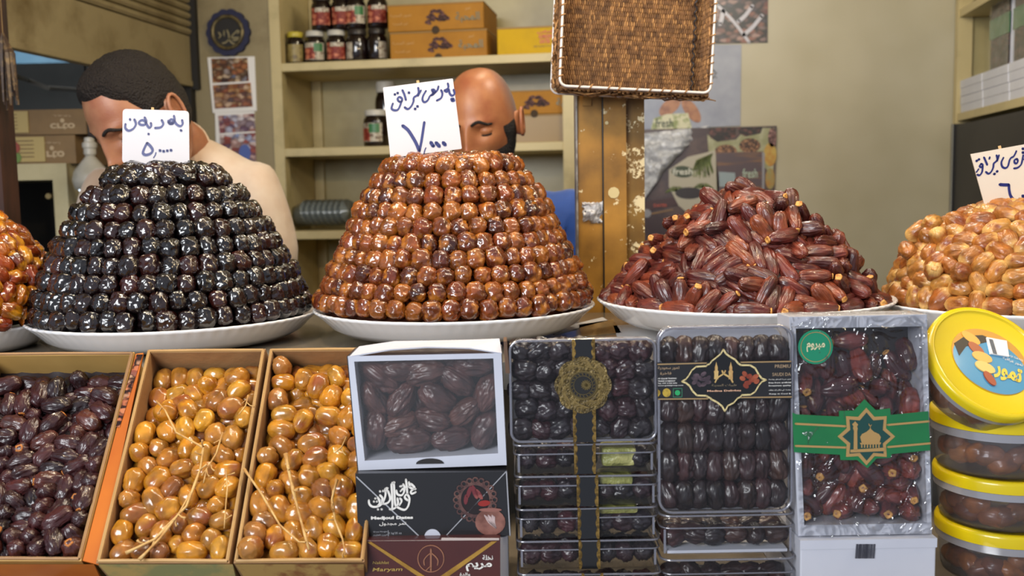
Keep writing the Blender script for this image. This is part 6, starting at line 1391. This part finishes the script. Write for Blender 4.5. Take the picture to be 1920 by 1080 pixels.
mb = MB(); mb.prism(C(star(383, 283)), -0.0052, -0.0046); mb.build('gold_star', bgold, T); mb = MB(); mb.prism(C(star(320, 232)), -0.0057, -0.0052); mb.build('star_field', dgrn, T)
mb = MB(); y0, y1 = -0.0063, -0.0057
mb.prism(C([(848, 730), (852, 480), (838, 440), (848, 420), (828, 390), (850, 372), (868, 350), (888, 372), (908, 392), (892, 420), (902, 440), (895, 480), (898, 730)]), y0, y1)
mb.prism(C([(960, 655), (935, 560), (960, 520), (1020, 490), (1060, 455), (1070, 430), (1080, 455), (1120, 490), (1185, 520), (1210, 560), (1185, 655)]), y0, y1); mb.prism(C([(930, 635), (1212, 630), (1205, 655), (940, 658)]), y0-0.0002, y1)
for k in range(7): x_ = 948+k*38; mb.prism(C([(x_, 655), (x_+16, 655), (x_+16, 702), (x_, 702)]), y0, y1)
mb.prism(C([(805, 728), (1265, 700), (1265, 745), (805, 765)]), y0, y1); mb.stroke(C([(1070, 430), (1068, 405)]), 0.0007, y0, y1); mb.stroke(C([(1052, 385), (1055, 402), (1072, 410), (1084, 398)]), 0.0008, y0, y1)
mb.build('mosque_emblem', bgold, T)
C = crop(F, 1470, 580, 2.16, -0.003); mb = MB(); cc = C([(127, 152)])[0]; mb.disc(cc, 0.0178, -0.0038, -0.0030, seg=36); mb.build('round_sticker', mat('teal_sticker', '12805c', 0.35, coat=0.4), T)
mb = MB(); mb.stroke([(cc[0]+0.0152*cos(t), cc[1]+0.0152*sin(t)) for t in [2*pi*k/30 for k in range(31)]], 0.0006, -0.0043, -0.0038); mb.build('sticker_ring', bgold, T)
mb = MB(); lettering(mb, arabic('مبروم'), cc[0]-0.0095, cc[0]+0.0095, cc[1]-0.005, cc[1]+0.0045, -0.0043, 0, 0.03); mb.build('lettering', mat('sticker_cream', 'd0c8a0', 0.4), T)

# ---------------- yellow lidded tubs
ylw = mat('yellow_plastic', 'd6bc06', 0.28, coat=0.3, sss=0.1); frost = clear('frosted_tub', 'f0f0f4', 0.05, 0.18, haze=0.16, edge=0.5, hazecol='8c8488'); rimc = clear('tub_rim_clear', 'e8e8ee', 0.2, 0.2, haze=0.72, hazecol='a8a6ac')
mtb = kinds('tub_date', datemat('tub_date_skin', ['8c5430', '9c5c38', 'b87028', '6e3c28', 'a87048'], 0.35, 0.4, wr=(90, 0.4)), 0.034, 0.0122, 5, amp=0.09, sq=2.3, freq=2.2)
Rt = 0.068; fw = Vector((-sin(PSI), cos(PSI), 0))
LID = {}
def tub(M, label, h, seed, dates=14, dlabel=None, full=False):
    T = empty('date_tub', M, label, 'tub', 'yellow lidded tubs')
    mb = MB(); mb.lathe([(Rt*0.86, 0.0005), (Rt*0.90, 0.004), (Rt*0.95, h*0.62), (Rt*0.96, h*0.66)], 56); mb.build('tub_body', frost, T, smooth=True)
    mb = MB(); mb.lathe([(Rt*0.962, h*0.62), (Rt*0.992, h*0.63), (Rt*0.992, h*0.76), (Rt*0.96, h*0.77)], 56); mb.build('tub_rim', rimc, T, angle=50)
    mb = MB(); mb.lathe([(Rt*0.97, h*0.765), (Rt*1.01, h*0.77), (Rt*1.015, h*0.93), (Rt*1.0, h*0.985), (Rt*0.97, h), (Rt*0.93, h), (Rt*0.915, h*0.965), (Rt*0.90, h*0.955), (0.001, h*0.955)], 64); LID[T.name] = mb.build('tub_lid', ylw, T, angle=50)
    rn = random.Random(seed); poses = []
    for k in range(dates):
        a = -pi/2+PSI+(k+0.5-dates/2)*2*pi*0.62/dates+rn.uniform(-.1, .1); r = Rt*0.70; z = h*0.2+rn.uniform(0, 0.22)*h
        v = M @ Vector((r*cos(a), r*sin(a), z)); poses.append((v, M.to_3x3() @ Vector((-sin(a)+rn.uniform(-.4, .4), cos(a), rn.uniform(-.5, .5)))))
    place_dates(poses, mtb, 'tub_date', dlabel, dlabel.split(' inside ')[-1] if dlabel else None, rn, smin=0.85, smax=1.0)
    return T
def tub_label(T, h, rot):
    """printed oval label on the lid: blue with dates and yellow lettering"""
    T = LID[T.name]; z = h*0.958; blue = mat('label_blue', '2f86b0', 0.35, coat=0.3)
    Q = Matrix.Translation((0, 0, z)) @ Matrix.Rotation(rot, 4, 'Z') @ Matrix.Rotation(-pi/2, 4, 'X')   # local (x, z) -> lid plane
    def pr(name, pts, m, k): mb = MB(); mb.prism(pts, -0.0003*k-0.0002, -0.0002, T=Q); mb.build(name, m, T)
    pr('lid_label', [(0.043*cos(t), 0.040*sin(t)) for t in [2*pi*i/40 for i in range(40)]], mat('label_gold', 'c08a2c', 0.35), 1)
    pr('lid_label', [(0.041*cos(t)+0.000, 0.034*sin(t)-0.005) for t in [2*pi*i/40 for i in range(40)]], blue, 2)
    pr('dark_print', [(-0.041, 0.004), (-0.030, 0.020), (-0.012, 0.030), (0.002, 0.030), (-0.010, 0.020), (-0.028, 0.006), (-0.034, -0.010)], mat('label_dark', '2a2422', 0.4), 3)
    for i, (x, y, rx, ry, a, m) in enumerate(((-0.024, 0.020, 0.011, 0.006, -0.3, 'd8a040'), (-0.017, 0.008, 0.010, 0.006, -0.5, 'a0502c'), (-0.010, 0.0, 0.011, 0.0065, 0.1, 'dca850'), (-0.006, -0.012, 0.011, 0.0065, 0.0, 'e0b868'), (0.000, -0.024, 0.009, 0.0045, -0.8, '9c4424'))):
        pr('date_print', [(x+rx*cos(t)*cos(a)-ry*sin(t)*sin(a), y+rx*cos(t)*sin(a)+ry*sin(t)*cos(a)) for t in [2*pi*i_/16 for i_ in range(16)]], mat('label_date_'+m, m, 0.35), 4+i)
    mb = MB(); [mb.prism([(0.022+dx, -0.022), (0.027+dx, -0.022), (0.027+dx, 0.004+hh), (0.022+dx, 0.004+hh)], -0.0022, -0.0002, T=Q) for dx, hh in ((0, 0), (-0.009, -0.008), (0.004, 0.006))]
    mb2 = MB(); lettering(mb2, arabic('تمور'), 0.004, 0.034, -0.020, 0.004, -0.0016, 0, 0.04); mb2.v = [tuple(Q @ Vector(v)) for v in mb2.v]; mb2.build('lettering', mat('label_yellow_print', 'e0c03c', 0.35), T)
    mb2 = MB(); lettering(mb2, arabic('تمور عراقية'), 0.012, 0.034, 0.008, 0.013, -0.0016); lettering(mb2, 'IRAQI DATES', 0.014, 0.034, 0.015, 0.018, -0.0016); mb2.v = [tuple(Q @ Vector(v)) for v in mb2.v]; mb2.build('lettering', whit, T)
    pr('price_sticker', [(-0.008, 0.028), (0.014, 0.034), (0.018, 0.014), (-0.002, 0.008)], white, 9)
    mb2 = MB(); xx = 0.0
    while xx < 0.017: mb2.prism([(-0.0055+xx*0.35-0.0, 0.0265-xx), (-0.001+xx*0.35, 0.0275-xx), (-0.001+xx*0.35, 0.0270-xx), (-0.0055+xx*0.35, 0.0260-xx)], -0.0033, -0.0029, T=Q); xx += 0.0011
    mb2.build('barcode', black, T)
zprev = ZL+0.0005; tubs = [(1040, 1139), (922, 1030), (800, 922)]; DT = DP+0.075
hs = (P(1860, 900, DT-Rt).z-P(1860, 1012, DT-Rt).z)
names3 = ['lowest', 'middle', 'topmost']
cx_ = {0: 1878, 1: 1872, 2: 1864}
tops = [P(1860, 1022, DT-Rt).z+0.006, P(1860, 916, DT-Rt).z+0.005, P(1860, 796, DT-Rt).z+0.005]
for i in range(3):
    p = P(cx_[i], 900, DT); h = tops[i]-zprev; T = tub(Matrix.Translation((p.x, p.y, zprev)), 'yellow lidded tub standing %s of the tub stack' % ('at the bottom', 'in the middle', 'at the top')[i], h, 90+i, 13, 'brown date blurred inside the %s tub of the stack' % names3[i])
    if i == 2: tub_label(T, h, PSI+R(-10))
    zprev = tops[i]+0.0006
# tilted tub on top
h = 0.046; c = P(1859, 676, DP+0.012)
nrm = (-(FW*0.74) + Vector((0, 0, 1))*0.56 + R0*0.17).normalized()
xax = (R0 - nrm*R0.dot(nrm)).normalized(); yax = nrm.cross(xax)
M = Matrix(((xax.x, yax.x, nrm.x, 0), (xax.y, yax.y, nrm.y, 0), (xax.z, yax.z, nrm.z, 0), (0, 0, 0, 1))); M.translation = c-nrm*h
T = tub(M, 'tilted yellow lidded tub leaning on the tub stack, label facing out', h, 95, 12, 'brown date inside the tilted tub'); tub_label(T, h, R(-22))
# ================================================================ PEOPLE
def skin_graph(verts, edges, root=0, sub=2):
    """verts: {name: (x, y, z, r)} or (.., rx, ry); grows a smooth tapering surface"""
    me = bpy.data.meshes.new('g'); names = list(verts); me.from_pydata([verts[n][:3] for n in names], [], []) 
    me.edges.add(len(edges)); me.edges.foreach_set('vertices', [names.index(v) for e in edges for v in e]); me.update()
    o = bpy.data.objects.new('g', me); COL.objects.link(o); m = o.modifiers.new('s', 'SKIN'); m.use_smooth_shade = True; m.branch_smoothing = 0.6
    sv = me.skin_vertices[0].data
    for i, n in enumerate(names):
        v = verts[n]; sv[i].radius = (v[3], v[4] if len(v) > 4 else v[3]); sv[i].use_root = (i == root)
    s = o.modifiers.new('u', 'SUBSURF'); s.levels = sub
    bpy.context.view_layer.update(); dg = bpy.context.evaluated_depsgraph_get(); r = bpy.data.meshes.new_from_object(o.evaluated_get(dg))
    bpy.data.objects.remove(o); out = ([tuple(v.co) for v in r.vertices], [tuple(p.vertices) for p in r.polygons]); bpy.data.meshes.remove(r); return out
def g2(x, s): return math.exp(-(x/s)**2)
HX, HY, HZ = 0.074, 0.097, 0.118
def head_pt(u, v, eyes=True):
    """u azimuth (0 = front), v polar from the crown"""
    sx, cy, cz, sp = sin(u), cos(u), cos(v), sin(v)
    z = HZ*cz; sp = sp**0.80 if z >= 0 else sp**0.72
    x = HX*sp*sx; y = -HY*sp*cy
    t = max(0.0, -z/HZ)
    if y > 0: y *= 1-0.42*t**1.1; 
    else: y *= 1-0.10*t**2
    x *= 1-0.30*t**1.7; x *= 1+0.05*max(0, cz)*(1 if y > 0 else 0.4)
    if y < 0: y = -abs(y)**0.93*(HY**0.07)
    wf = max(0.0, min(1.0, -y/0.05-0.15)); ax = abs(x); d = 0.0
    br = 1/(1+math.exp((z-0.030)/0.006)); bo = 1/(1+math.exp(-(z+0.034)/0.004))
    d += (0.006+0.016*max(0, min(1, (0.03-z)/0.055)))*g2(x, 0.0095+0.003*max(0, min(1, (0.02-z)/0.05)))*br*bo
    d += 0.007*g2(x, 0.011)*g2(z+0.024, 0.009)+0.007*g2(ax-0.0135, 0.006)*g2(z+0.029, 0.007)
    d -= 0.012*g2(ax-0.031, 0.015)*g2(z-0.011, 0.012)
    d += 0.006*g2(ax-0.028, 0.022)*g2(z-0.031, 0.008)
    d += 0.005*g2(ax-0.044, 0.016)*g2(z+0.018, 0.018)
    d += 0.006*g2(x, 0.022)*g2(z+0.052, 0.0055)+0.006*g2(x, 0.019)*g2(z+0.064, 0.006)-0.004*g2(x, 0.025)*g2(z+0.058, 0.0028)
    d -= 0.003*g2(x, 0.02)*g2(z+0.076, 0.006); d += 0.009*g2(x, 0.022)*g2(z+0.095, 0.014)
    return Vector((x, y-d*wf, z))
def head_surf(x, z):
    """front surface point near local (x, z)"""
    u, v = math.asin(max(-1, min(1, x/HX))), math.acos(max(-1, min(1, z/HZ)))
    for _ in range(12):
        p = head_pt(u, v); u += (x-p.x)/(HX*max(.3, cos(u)))*0.7; v += -(z-p.z)/(HZ*max(.35, sin(v)))*-1*-1*0.7
    return head_pt(u, v)
def build_head(NU=96, NV=72):
    vs = []; fs = []
    for j in range(NV+1):
        v = pi*j/NV
        for i in range(NU):
            uu = -pi+2*pi*i/NU; u = uu-0.45*sin(uu)     # denser at the face
            vs.append(head_pt(u, v))
    for j in range(NV):
        for i in range(NU): fs.append((j*NU+i, (j+1)*NU+i, (j+1)*NU+(i+1) % NU, j*NU+(i+1) % NU))
    return vs, fs
def ear(side):
    mb = MB(); c = Vector((side*0.0735, 0.012, -0.004)); pts = []
    for k in range(15):
        a = R(-60+k*21); pts.append(c+Vector((side*(0.010+0.006*sin(a*0.5)**2), 0.017*-cos(a)*-1*(1 if 1 else 0), 0.030*sin(a)))+Vector((0, 0.004*sin(a), 0)))
    mb.tube(pts, [0.0036]*11+[0.004, 0.0045, 0.005, 0.004], 8)
    # concave plate
    n = 16; ring = [c+Vector((side*0.010, 0.016*cos(2*pi*k/n)+0.003*sin(2*pi*k/n), 0.028*sin(2*pi*k/n))) for k in range(n)]; inner = [c+Vector((side*0.002, 0.007*cos(2*pi*k/n)-0.002, 0.014*sin(2*pi*k/n))) for k in range(n)]
    root = [c+Vector((-side*0.006, 0.011*cos(2*pi*k/n)-0.004, 0.024*sin(2*pi*k/n))) for k in range(n)]
    mb.add(ring+inner+root, [(k, (k+1) % n, (k+1) % n+n, k+n) for k in range(n)]+[tuple(range(n, 2*n))]+[(k, k+2*n, (k+1) % n+2*n, (k+1) % n) for k in range(n)])
    return mb
def skinmat(name, base, red, stub):
    m, nt, b = newmat(name); L = nt.links; at = nt.nodes.new('ShaderNodeAttribute'); at.attribute_name = 'stubble'
    tc = nt.nodes.new('ShaderNodeTexCoord'); n = nt.nodes.new('ShaderNodeTexNoise'); n.inputs['Scale'].default_value = 22; n.inputs['Detail'].default_value = 5; L.new(tc.outputs['Object'], n.inputs['Vector'])
    r = ramp(nt, n.outputs['Fac'], [(0.35, base), (0.7, red)])
    mx = nt.nodes.new('ShaderNodeMix'); mx.data_type = 'RGBA'; L.new(at.outputs['Fac'], mx.inputs['Factor']); L.new(r.outputs[0], mx.inputs['A']); mx.inputs['B'].default_value = lin(stub); L.new(mx.outputs['Result'], b.inputs['Base Color'])
    b.inputs['Roughness'].default_value = 0.42; b.inputs['Subsurface Weight'].default_value = 0.12; b.inputs['Subsurface Radius'].default_value = (0.012, 0.005, 0.003)
    n2 = nt.nodes.new('ShaderNodeTexNoise'); n2.inputs['Scale'].default_value = 400; L.new(tc.outputs['Object'], n2.inputs['Vector']); bp = nt.nodes.new('ShaderNodeBump'); bp.inputs['Strength'].default_value = 0.12; bp.inputs['Distance'].default_value = 0.002
    L.new(n2.outputs['Fac'], bp.inputs['Height']); L.new(bp.outputs[0], b.inputs['Normal']); return m
def hand(verts, edges, wrist, d, up, side, s=1.0, curl=0.5):
    """palm and five curled fingers grown from the wrist vertex; d = pointing direction, up = back of the hand"""
    d = d.normalized(); up = (up-d*up.dot(d)).normalized(); lat = d.cross(up)*side; w = Vector(verts[wrist][:3])
    pc = w+d*0.045*s; verts['palm'+wrist] = (*pc, 0.021*s, 0.013*s); edges.append((wrist, 'palm'+wrist))
    out = []
    for k, (off, ln, r) in enumerate(((-0.031, 0.070, 0.0085), (-0.010, 0.080, 0.009), (0.011, 0.075, 0.0088), (0.030, 0.060, 0.0078))):
        b = w+d*0.06*s+lat*off*0.85*s; p = [b]
        dd = d.copy()
        for q in range(3): dd = (dd-up*curl*0.55).normalized(); p.append(p[-1]+dd*ln*s*(0.42, 0.32, 0.26)[q])
        out.append(([w+d*0.03*s+lat*off*0.5*s]+p, [r*1.15*s, r*1.1*s, r*s, r*0.92*s, r*0.75*s]))
    b = w+d*0.02*s-lat*0.022*s; td = (d*0.6-lat*0.8-up*0.15).normalized(); out.append(([w+d*0.01*s, b, b+td*0.034*s, b+(td+d*0.5-up*.3).normalized()*0.062*s], [0.012*s, 0.0125*s, 0.0105*s, 0.0082*s])); return out
def person(base, hips, label, headM, neck_base, sh, skin, shirt_m, pants_m, arms, hair=None, beard=None, collar_r=0.062, tw=0.155):
    T = empty('person', Matrix.Translation(base), label, 'person'); inv = -Vector(base)
    hc = headM @ Vector((0, 0.02, -0.075)); V = {}; E_ = []
    nb = Vector(neck_base); ac = (Vector(sh[0])+Vector(sh[1]))/2; pv = Vector(hips)
    V['pelvis'] = (*pv, 0.15, 0.11); V['waist'] = (*(pv.lerp(nb, 0.35)), 0.135, 0.095); V['chest'] = (*(pv.lerp(nb, 0.68)), 0.125, 0.085); V['neck'] = (*nb, 0.058); V['head'] = (*(headM @ Vector((0, 0.018, -0.045))), 0.056)
    E_ += [('pelvis', 'waist'), ('waist', 'chest'), ('chest', 'neck'), ('neck', 'head')]
    hands = []; SV = {}; SE = []
    SV['pelvis'] = (*(pv+Vector((0, 0, -0.06))), tw+0.012, 0.118); SV['waist'] = (*pv.lerp(nb, 0.35), tw, 0.108); SV['chest'] = (*pv.lerp(nb, 0.74), tw+0.012, 0.118); SV['neck'] = (*(nb+Vector((0, 0.004, 0.0))), collar_r+0.016, collar_r+0.012); SE += [('pelvis', 'waist'), ('waist', 'chest'), ('chest', 'neck')]
    for i, s_ in enumerate((-1, 1)):
        S_, El, Wr = Vector(sh[i]), Vector(arms[i][0]), Vector(arms[i][1]); k = 'LR'[i]
        V['s'+k] = (*(S_-Vector((0, 0, 0.012))), 0.044); V['e'+k] = (*El, 0.040); V['f'+k] = (*El.lerp(Wr, 0.35), 0.039); V['w'+k] = (*Wr, 0.026, 0.022); E_ += [('chest', 's'+k), ('s'+k, 'e'+k), ('e'+k, 'f'+k), ('f'+k, 'w'+k)]
        hands += hand(V, E_, 'w'+k, Wr-El, Vector((0, 0.2, 1)), s_)
        SV['s'+k] = (*S_, 0.072, 0.070); m_ = S_.lerp(El, 0.35); SV['m'+k] = (*m_, 0.066, 0.064); SV['e'+k] = (*S_.lerp(El, 0.78), 0.062, 0.060); SE += [('chest', 's'+k), ('s'+k, 'm'+k), ('m'+k, 'e'+k)]
        hp = pv+Vector((s_*0.09, 0, -0.07)); V['h'+k] = (*hp, 0.085); V['k'+k] = (hp.x, hp.y-0.015, 0.50, 0.058); V['c'+k] = (hp.x, hp.y+0.015, 0.34, 0.054); V['a'+k] = (hp.x, hp.y+0.02, 0.09, 0.036); V['t'+k] = (hp.x, hp.y-0.13, 0.03, 0.034, 0.022); E_ += [('pelvis', 'h'+k), ('h'+k, 'k'+k), ('k'+k, 'c'+k), ('c'+k, 'a'+k), ('a'+k, 't'+k)]
    vb, fb = skin_graph(V, E_, 0, 2); body = MB(); body.add(vb, fb)
    for pts, rs in hands: body.tube([pts[0]]+pts[1:], [rs[0]]+rs[1:], 8)
    nbody = len(body.v); hv, hf = build_head(); body.add([headM @ v for v in hv], hf); nh = len(body.v)
    for s_ in (-1, 1):
        e_ = ear(s_); body.add([headM @ Vector(v) for v in e_.v], e_.f)
        ec = head_surf(s_*0.031, 0.010)+Vector((0, 0.0075, 0)); lid = MB(); n = 14     # eyelids: a nearly closed shell over the eyeball
        ring = []
        for a in range(0, 9):
            el = R(80-a*13.5)
            for b in range(n+1): az = R(-100+200*b/n); ring.append(ec+Vector((0.0180*cos(el)*sin(az), -0.0150*cos(el)*cos(az), 0.0125*sin(el))))
        body.add([headM @ v for v in ring], [(a*(n+1)+b, (a+1)*(n+1)+b, (a+1)*(n+1)+b+1, a*(n+1)+b+1) for a in range(8) for b in range(n)])
    body.v = [tuple(Vector(v)+inv) for v in body.v]
    me = body.mesh('body', skin, smooth=True)
    at = me.attributes.new('stubble', 'FLOAT', 'POINT'); vals = [0.0]*len(me.vertices)
    for i in range(nbody, nh):
        p = hv[i-nbody]; vals[i] = max(0.0, min(1.0, (abs(p.x)*12+p.y*9+p.z*2-0.62)*2.2))*0.75 if p.z > -0.02 else 0.0
    at.data.foreach_set('value', vals); ob('body', me, T)
    for s_ in (-1, 1):
        ec = head_surf(s_*0.031, 0.010)+Vector((0, 0.0085, 0)); mb = MB(); mb.lathe([(0.0118*sin(R(k*15)), -0.0118*cos(R(k*15))) for k in range(13)], 16, T=Matrix.Translation(headM @ ec+inv)); mb.build('eye', mat('eye_dark', '2a1c16', 0.15), T, smooth=True)
        mb = MB(); pts = [];  
        for k in range(11):     # brow
            t = k/10; x = s_*(0.012+0.038*t); z = 0.029+0.008*sin(pi*min(1, t*1.25))-0.004*t; pts.append(headM @ (head_surf(x, z)+Vector((0, -0.0012, 0)))+inv)
        mb.tube(pts, [0.0016+0.0018*sin(pi*min(1, (k+2)/12)) for k in range(11)], 6); mb.build('eyebrow', mat('brow_hair', '1a1210', 0.8, bump=(300, 0.6)), T, smooth=True)
        mb = MB(); pts = [headM @ (ec+Vector((0.0180*sin(R(a)), -0.0158*cos(R(a)), -0.0050-0.002*cos(R(a)))))+inv for a in range(-60, 61, 15)]; mb.tube(pts, 0.0015, 5); mb.build('eyelash', MATS['brow_hair'], T)
    mb = MB(); 
    for zz, rx in ((-0.052, 0.021), (-0.064, 0.018)): mb.tube([headM @ (head_surf(x_*rx, zz-0.001*abs(x_))+Vector((0, 0.0006, 0)))+inv for x_ in (-1, -.6, -.2, .2, .6, 1)], [0.001, 0.0028, 0.0034, 0.0034, 0.0028, 0.001], 6)
    mb.build('lips', mat('lip_skin', '8a4a3c', 0.45), T, smooth=True)
    def shell(mask, thick, m, name, namp):
        """hair shell: rises out of the skin where mask > 0 and sinks below it where mask < 0"""
        mb = MB(); idx = {}; mv = [mask(p) for p in hv]
        for f in hf:
            if max(mv[i] for i in f) > -0.6:
                ids = []
                for i in f:
                    if i not in idx:
                        idx[i] = len(mb.v); p = hv[i]; n_ = Vector((p.x/HX**2, p.y/HY**2, p.z/HZ**2)).normalized(); k = max(-1, min(1, mv[i]))
                        mb.v.append(p+n_*((thick(p)*k**0.7+namp*(mnoise.noise(p*70)+0.6*mnoise.noise(p*190))*min(1, k*2)) if k > 0 else 0.008*k))
                    ids.append(idx[i])
                mb.f.append(tuple(ids)); mb.m.append(0)
        mb.v = [tuple(headM @ Vector(v)+inv) for v in mb.v]; return mb.build(name, m, T, smooth=True)
    sg = lambda x, w: max(-1.0, min(1.0, x/w))
    if hair:
        def mk_(p):
            line = 0.074-0.035*max(0, (abs(p.x)-0.035)/0.035) if p.y < -0.02 else (0.04 if p.y < -0.01 else -0.055+0.0*p.y)
            t = max(0, min(1, (p.y+0.045)/0.05)); line = (0.088-0.034*max(0, (abs(p.x)-0.030)/0.035))*(1-t)+(-0.05)*t
            if abs(p.x) > 0.06 and p.z < 0.03 and -0.012 < p.y < 0.02: return -1.0 if p.z < 0.012 else 0.2
            return sg(p.z-line, 0.012)
        shell(mk_, lambda p: 0.004+0.006*max(0, min(1, (p.z-0.02)/0.06)), hair, 'hair', 0.0022)
    if beard:
        def mk_(p):
            side = min(sg(0.010-p.z, 0.014), sg(p.y+0.050-0.35*max(0, -p.z), 0.010), sg(0.006-p.y, 0.010), sg(abs(p.x)-0.045, 0.006)) if p.z > -0.045 else -1.0
            low = min(sg(-0.043-p.z+0.25*max(0, abs(p.x)-0.02), 0.008), sg(0.012-p.y, 0.012), max(sg(abs(p.x)-0.023, 0.004), sg(-0.070-p.z, 0.004), sg(p.z+0.047, 0.003)))
            return max(side, low)
        shell(mk_, lambda p: 0.003+0.005*max(0, min(1, (-0.03-p.z)/0.05)), beard, 'beard', 0.0016)
    vb, fb = skin_graph(SV, SE, 0, 2); mb = MB(); mb.add([Vector(v)+inv for v in vb], fb)
    o = mb.build('shirt', shirt_m, T, smooth=True)
    col = []; cn = nb+Vector((0, 0, -0.012)); ax = (Vector(V['head'][:3])-nb).normalized(); u_ = ax.cross(Vector((0, 1, 0))).normalized(); w_ = ax.cross(u_)
    mb = MB(); mb.tube([cn+(u_*cos(2*pi*k/24)*(collar_r+0.004)+w_*sin(2*pi*k/24)*(collar_r))+inv for k in range(24)], 0.0055, 8, closed=True); mb.build('collar', shirt_m, T, smooth=True)
    PV = {'p': (*(pv+Vector((0, 0, -0.02))), 0.155, 0.115)}; PE = []
    for k in 'LR':
        h_, kn, an = V['h'+k], V['k'+k], V['a'+k]; PV['h'+k] = (h_[0], h_[1], h_[2], 0.100); PV['k'+k] = (kn[0], kn[1], kn[2], 0.075); PV['a'+k] = (an[0], an[1], 0.08, 0.058); PE += [('p', 'h'+k), ('h'+k, 'k'+k), ('k'+k, 'a'+k)]
    vb, fb = skin_graph(PV, PE, 0, 1); mb = MB(); mb.add([Vector(v)+inv for v in vb], fb); mb.build('trousers', pants_m, T, smooth=True)
    for k in 'LR':
        a_, t_ = V['a'+k], V['t'+k]; mb = MB(); mb.tube([Vector((a_[0], a_[1]+0.035, 0.045))+inv, Vector((a_[0], a_[1]-0.02, 0.055))+inv, Vector((t_[0], t_[1]+0.03, 0.042))+inv, Vector((t_[0], t_[1]-0.05, 0.034))+inv], [0.036, 0.044, 0.040, 0.028], 12); mb.build('shoe', mat('shoe_black', '1a1818', 0.5), T, smooth=True)
    return T
def hM(c, yaw, pitch, roll=0.0, s=1.0): return Matrix.Translation(c) @ Matrix.Rotation(yaw, 4, 'Z') @ Matrix.Rotation(pitch, 4, 'X') @ Matrix.Rotation(roll, 4, 'Y') @ Matrix.Diagonal((s, s, s, 1))
jeans = mat('dark_trousers', '24262e', 0.8)
# bald man
D = 2.12; c = P(905, 232, D)
hm = hM(c, PSI-R(19), R(23), R(0), 0.99)
nb = c+FW*0.07+Vector((0.02, 0.02, -0.125)); Rr = R0
ls = nb+Rr*-0.19+Vector((0, 0, -0.045)); rs = nb+Rr*0.165+Vector((0, 0, -0.035)); hips = nb+Vector((0, 0.06, -0.56))
blue = mat('blue_shirt', '1c4a9c', 0.7, var=('163e86', 12, 0.4, 0.7), bump=(9, 1.0), sheen=0.2)
person(Vector((nb.x, nb.y, 0)), hips, 'bald bearded person in a blue T-shirt looking down behind the amber cone', hm, nb, (ls, rs), skinmat('tan_skin', 'b4784e', '9a5a3c', '6a6064'), blue, jeans,
       ((ls+Vector((-0.03, 0.02, -0.28)), ls+Vector((0.0, -0.03, -0.52))), (rs+Vector((0.03, 0.02, -0.28)), rs+Vector((0.0, -0.03, -0.52)))), beard=mat('beard_hair', '16100e', 0.85, bump=(260, 0.8)))
# bending man
D = 1.88; c = P(268, 222, D)
hm = hM(c, PSI-R(30), R(38), R(-6), 1.02)
nb = P(322, 296, D+0.10); nb = nb+Vector((0.005, 0.04, 0.035)); ls = nb+R0*-0.165+Vector((0, 0.0, -0.08)); rs = nb+R0*0.146+Vector((0, 0, -0.078)); hips = nb+Vector((0.03, 0.16, -0.5))
cream_s = mat('cream_shirt', 'c6b4a0', 0.75, var=('b89c84', 8, 0.4, 0.7), bump=(9, 1.0), sheen=0.2)
person(Vector((nb.x, nb.y, 0)), hips, 'dark haired person in a cream shirt bending down behind the black cone', hm, nb, (ls, rs), skinmat('warm_skin', 'aa7858', '945c42', '6a4a3c'), cream_s, jeans,
       ((ls+Vector((-0.05, 0.02, -0.28)), ls+Vector((-0.02, -0.03, -0.52))), (rs+Vector((0.04, 0.02, -0.28)), rs+Vector((0.01, -0.03, -0.52)))), collar_r=0.050, hair=mat('short_black_hair', '1a120e', 0.65, bump=(260, 0.9), spec=0.4), tw=0.165)
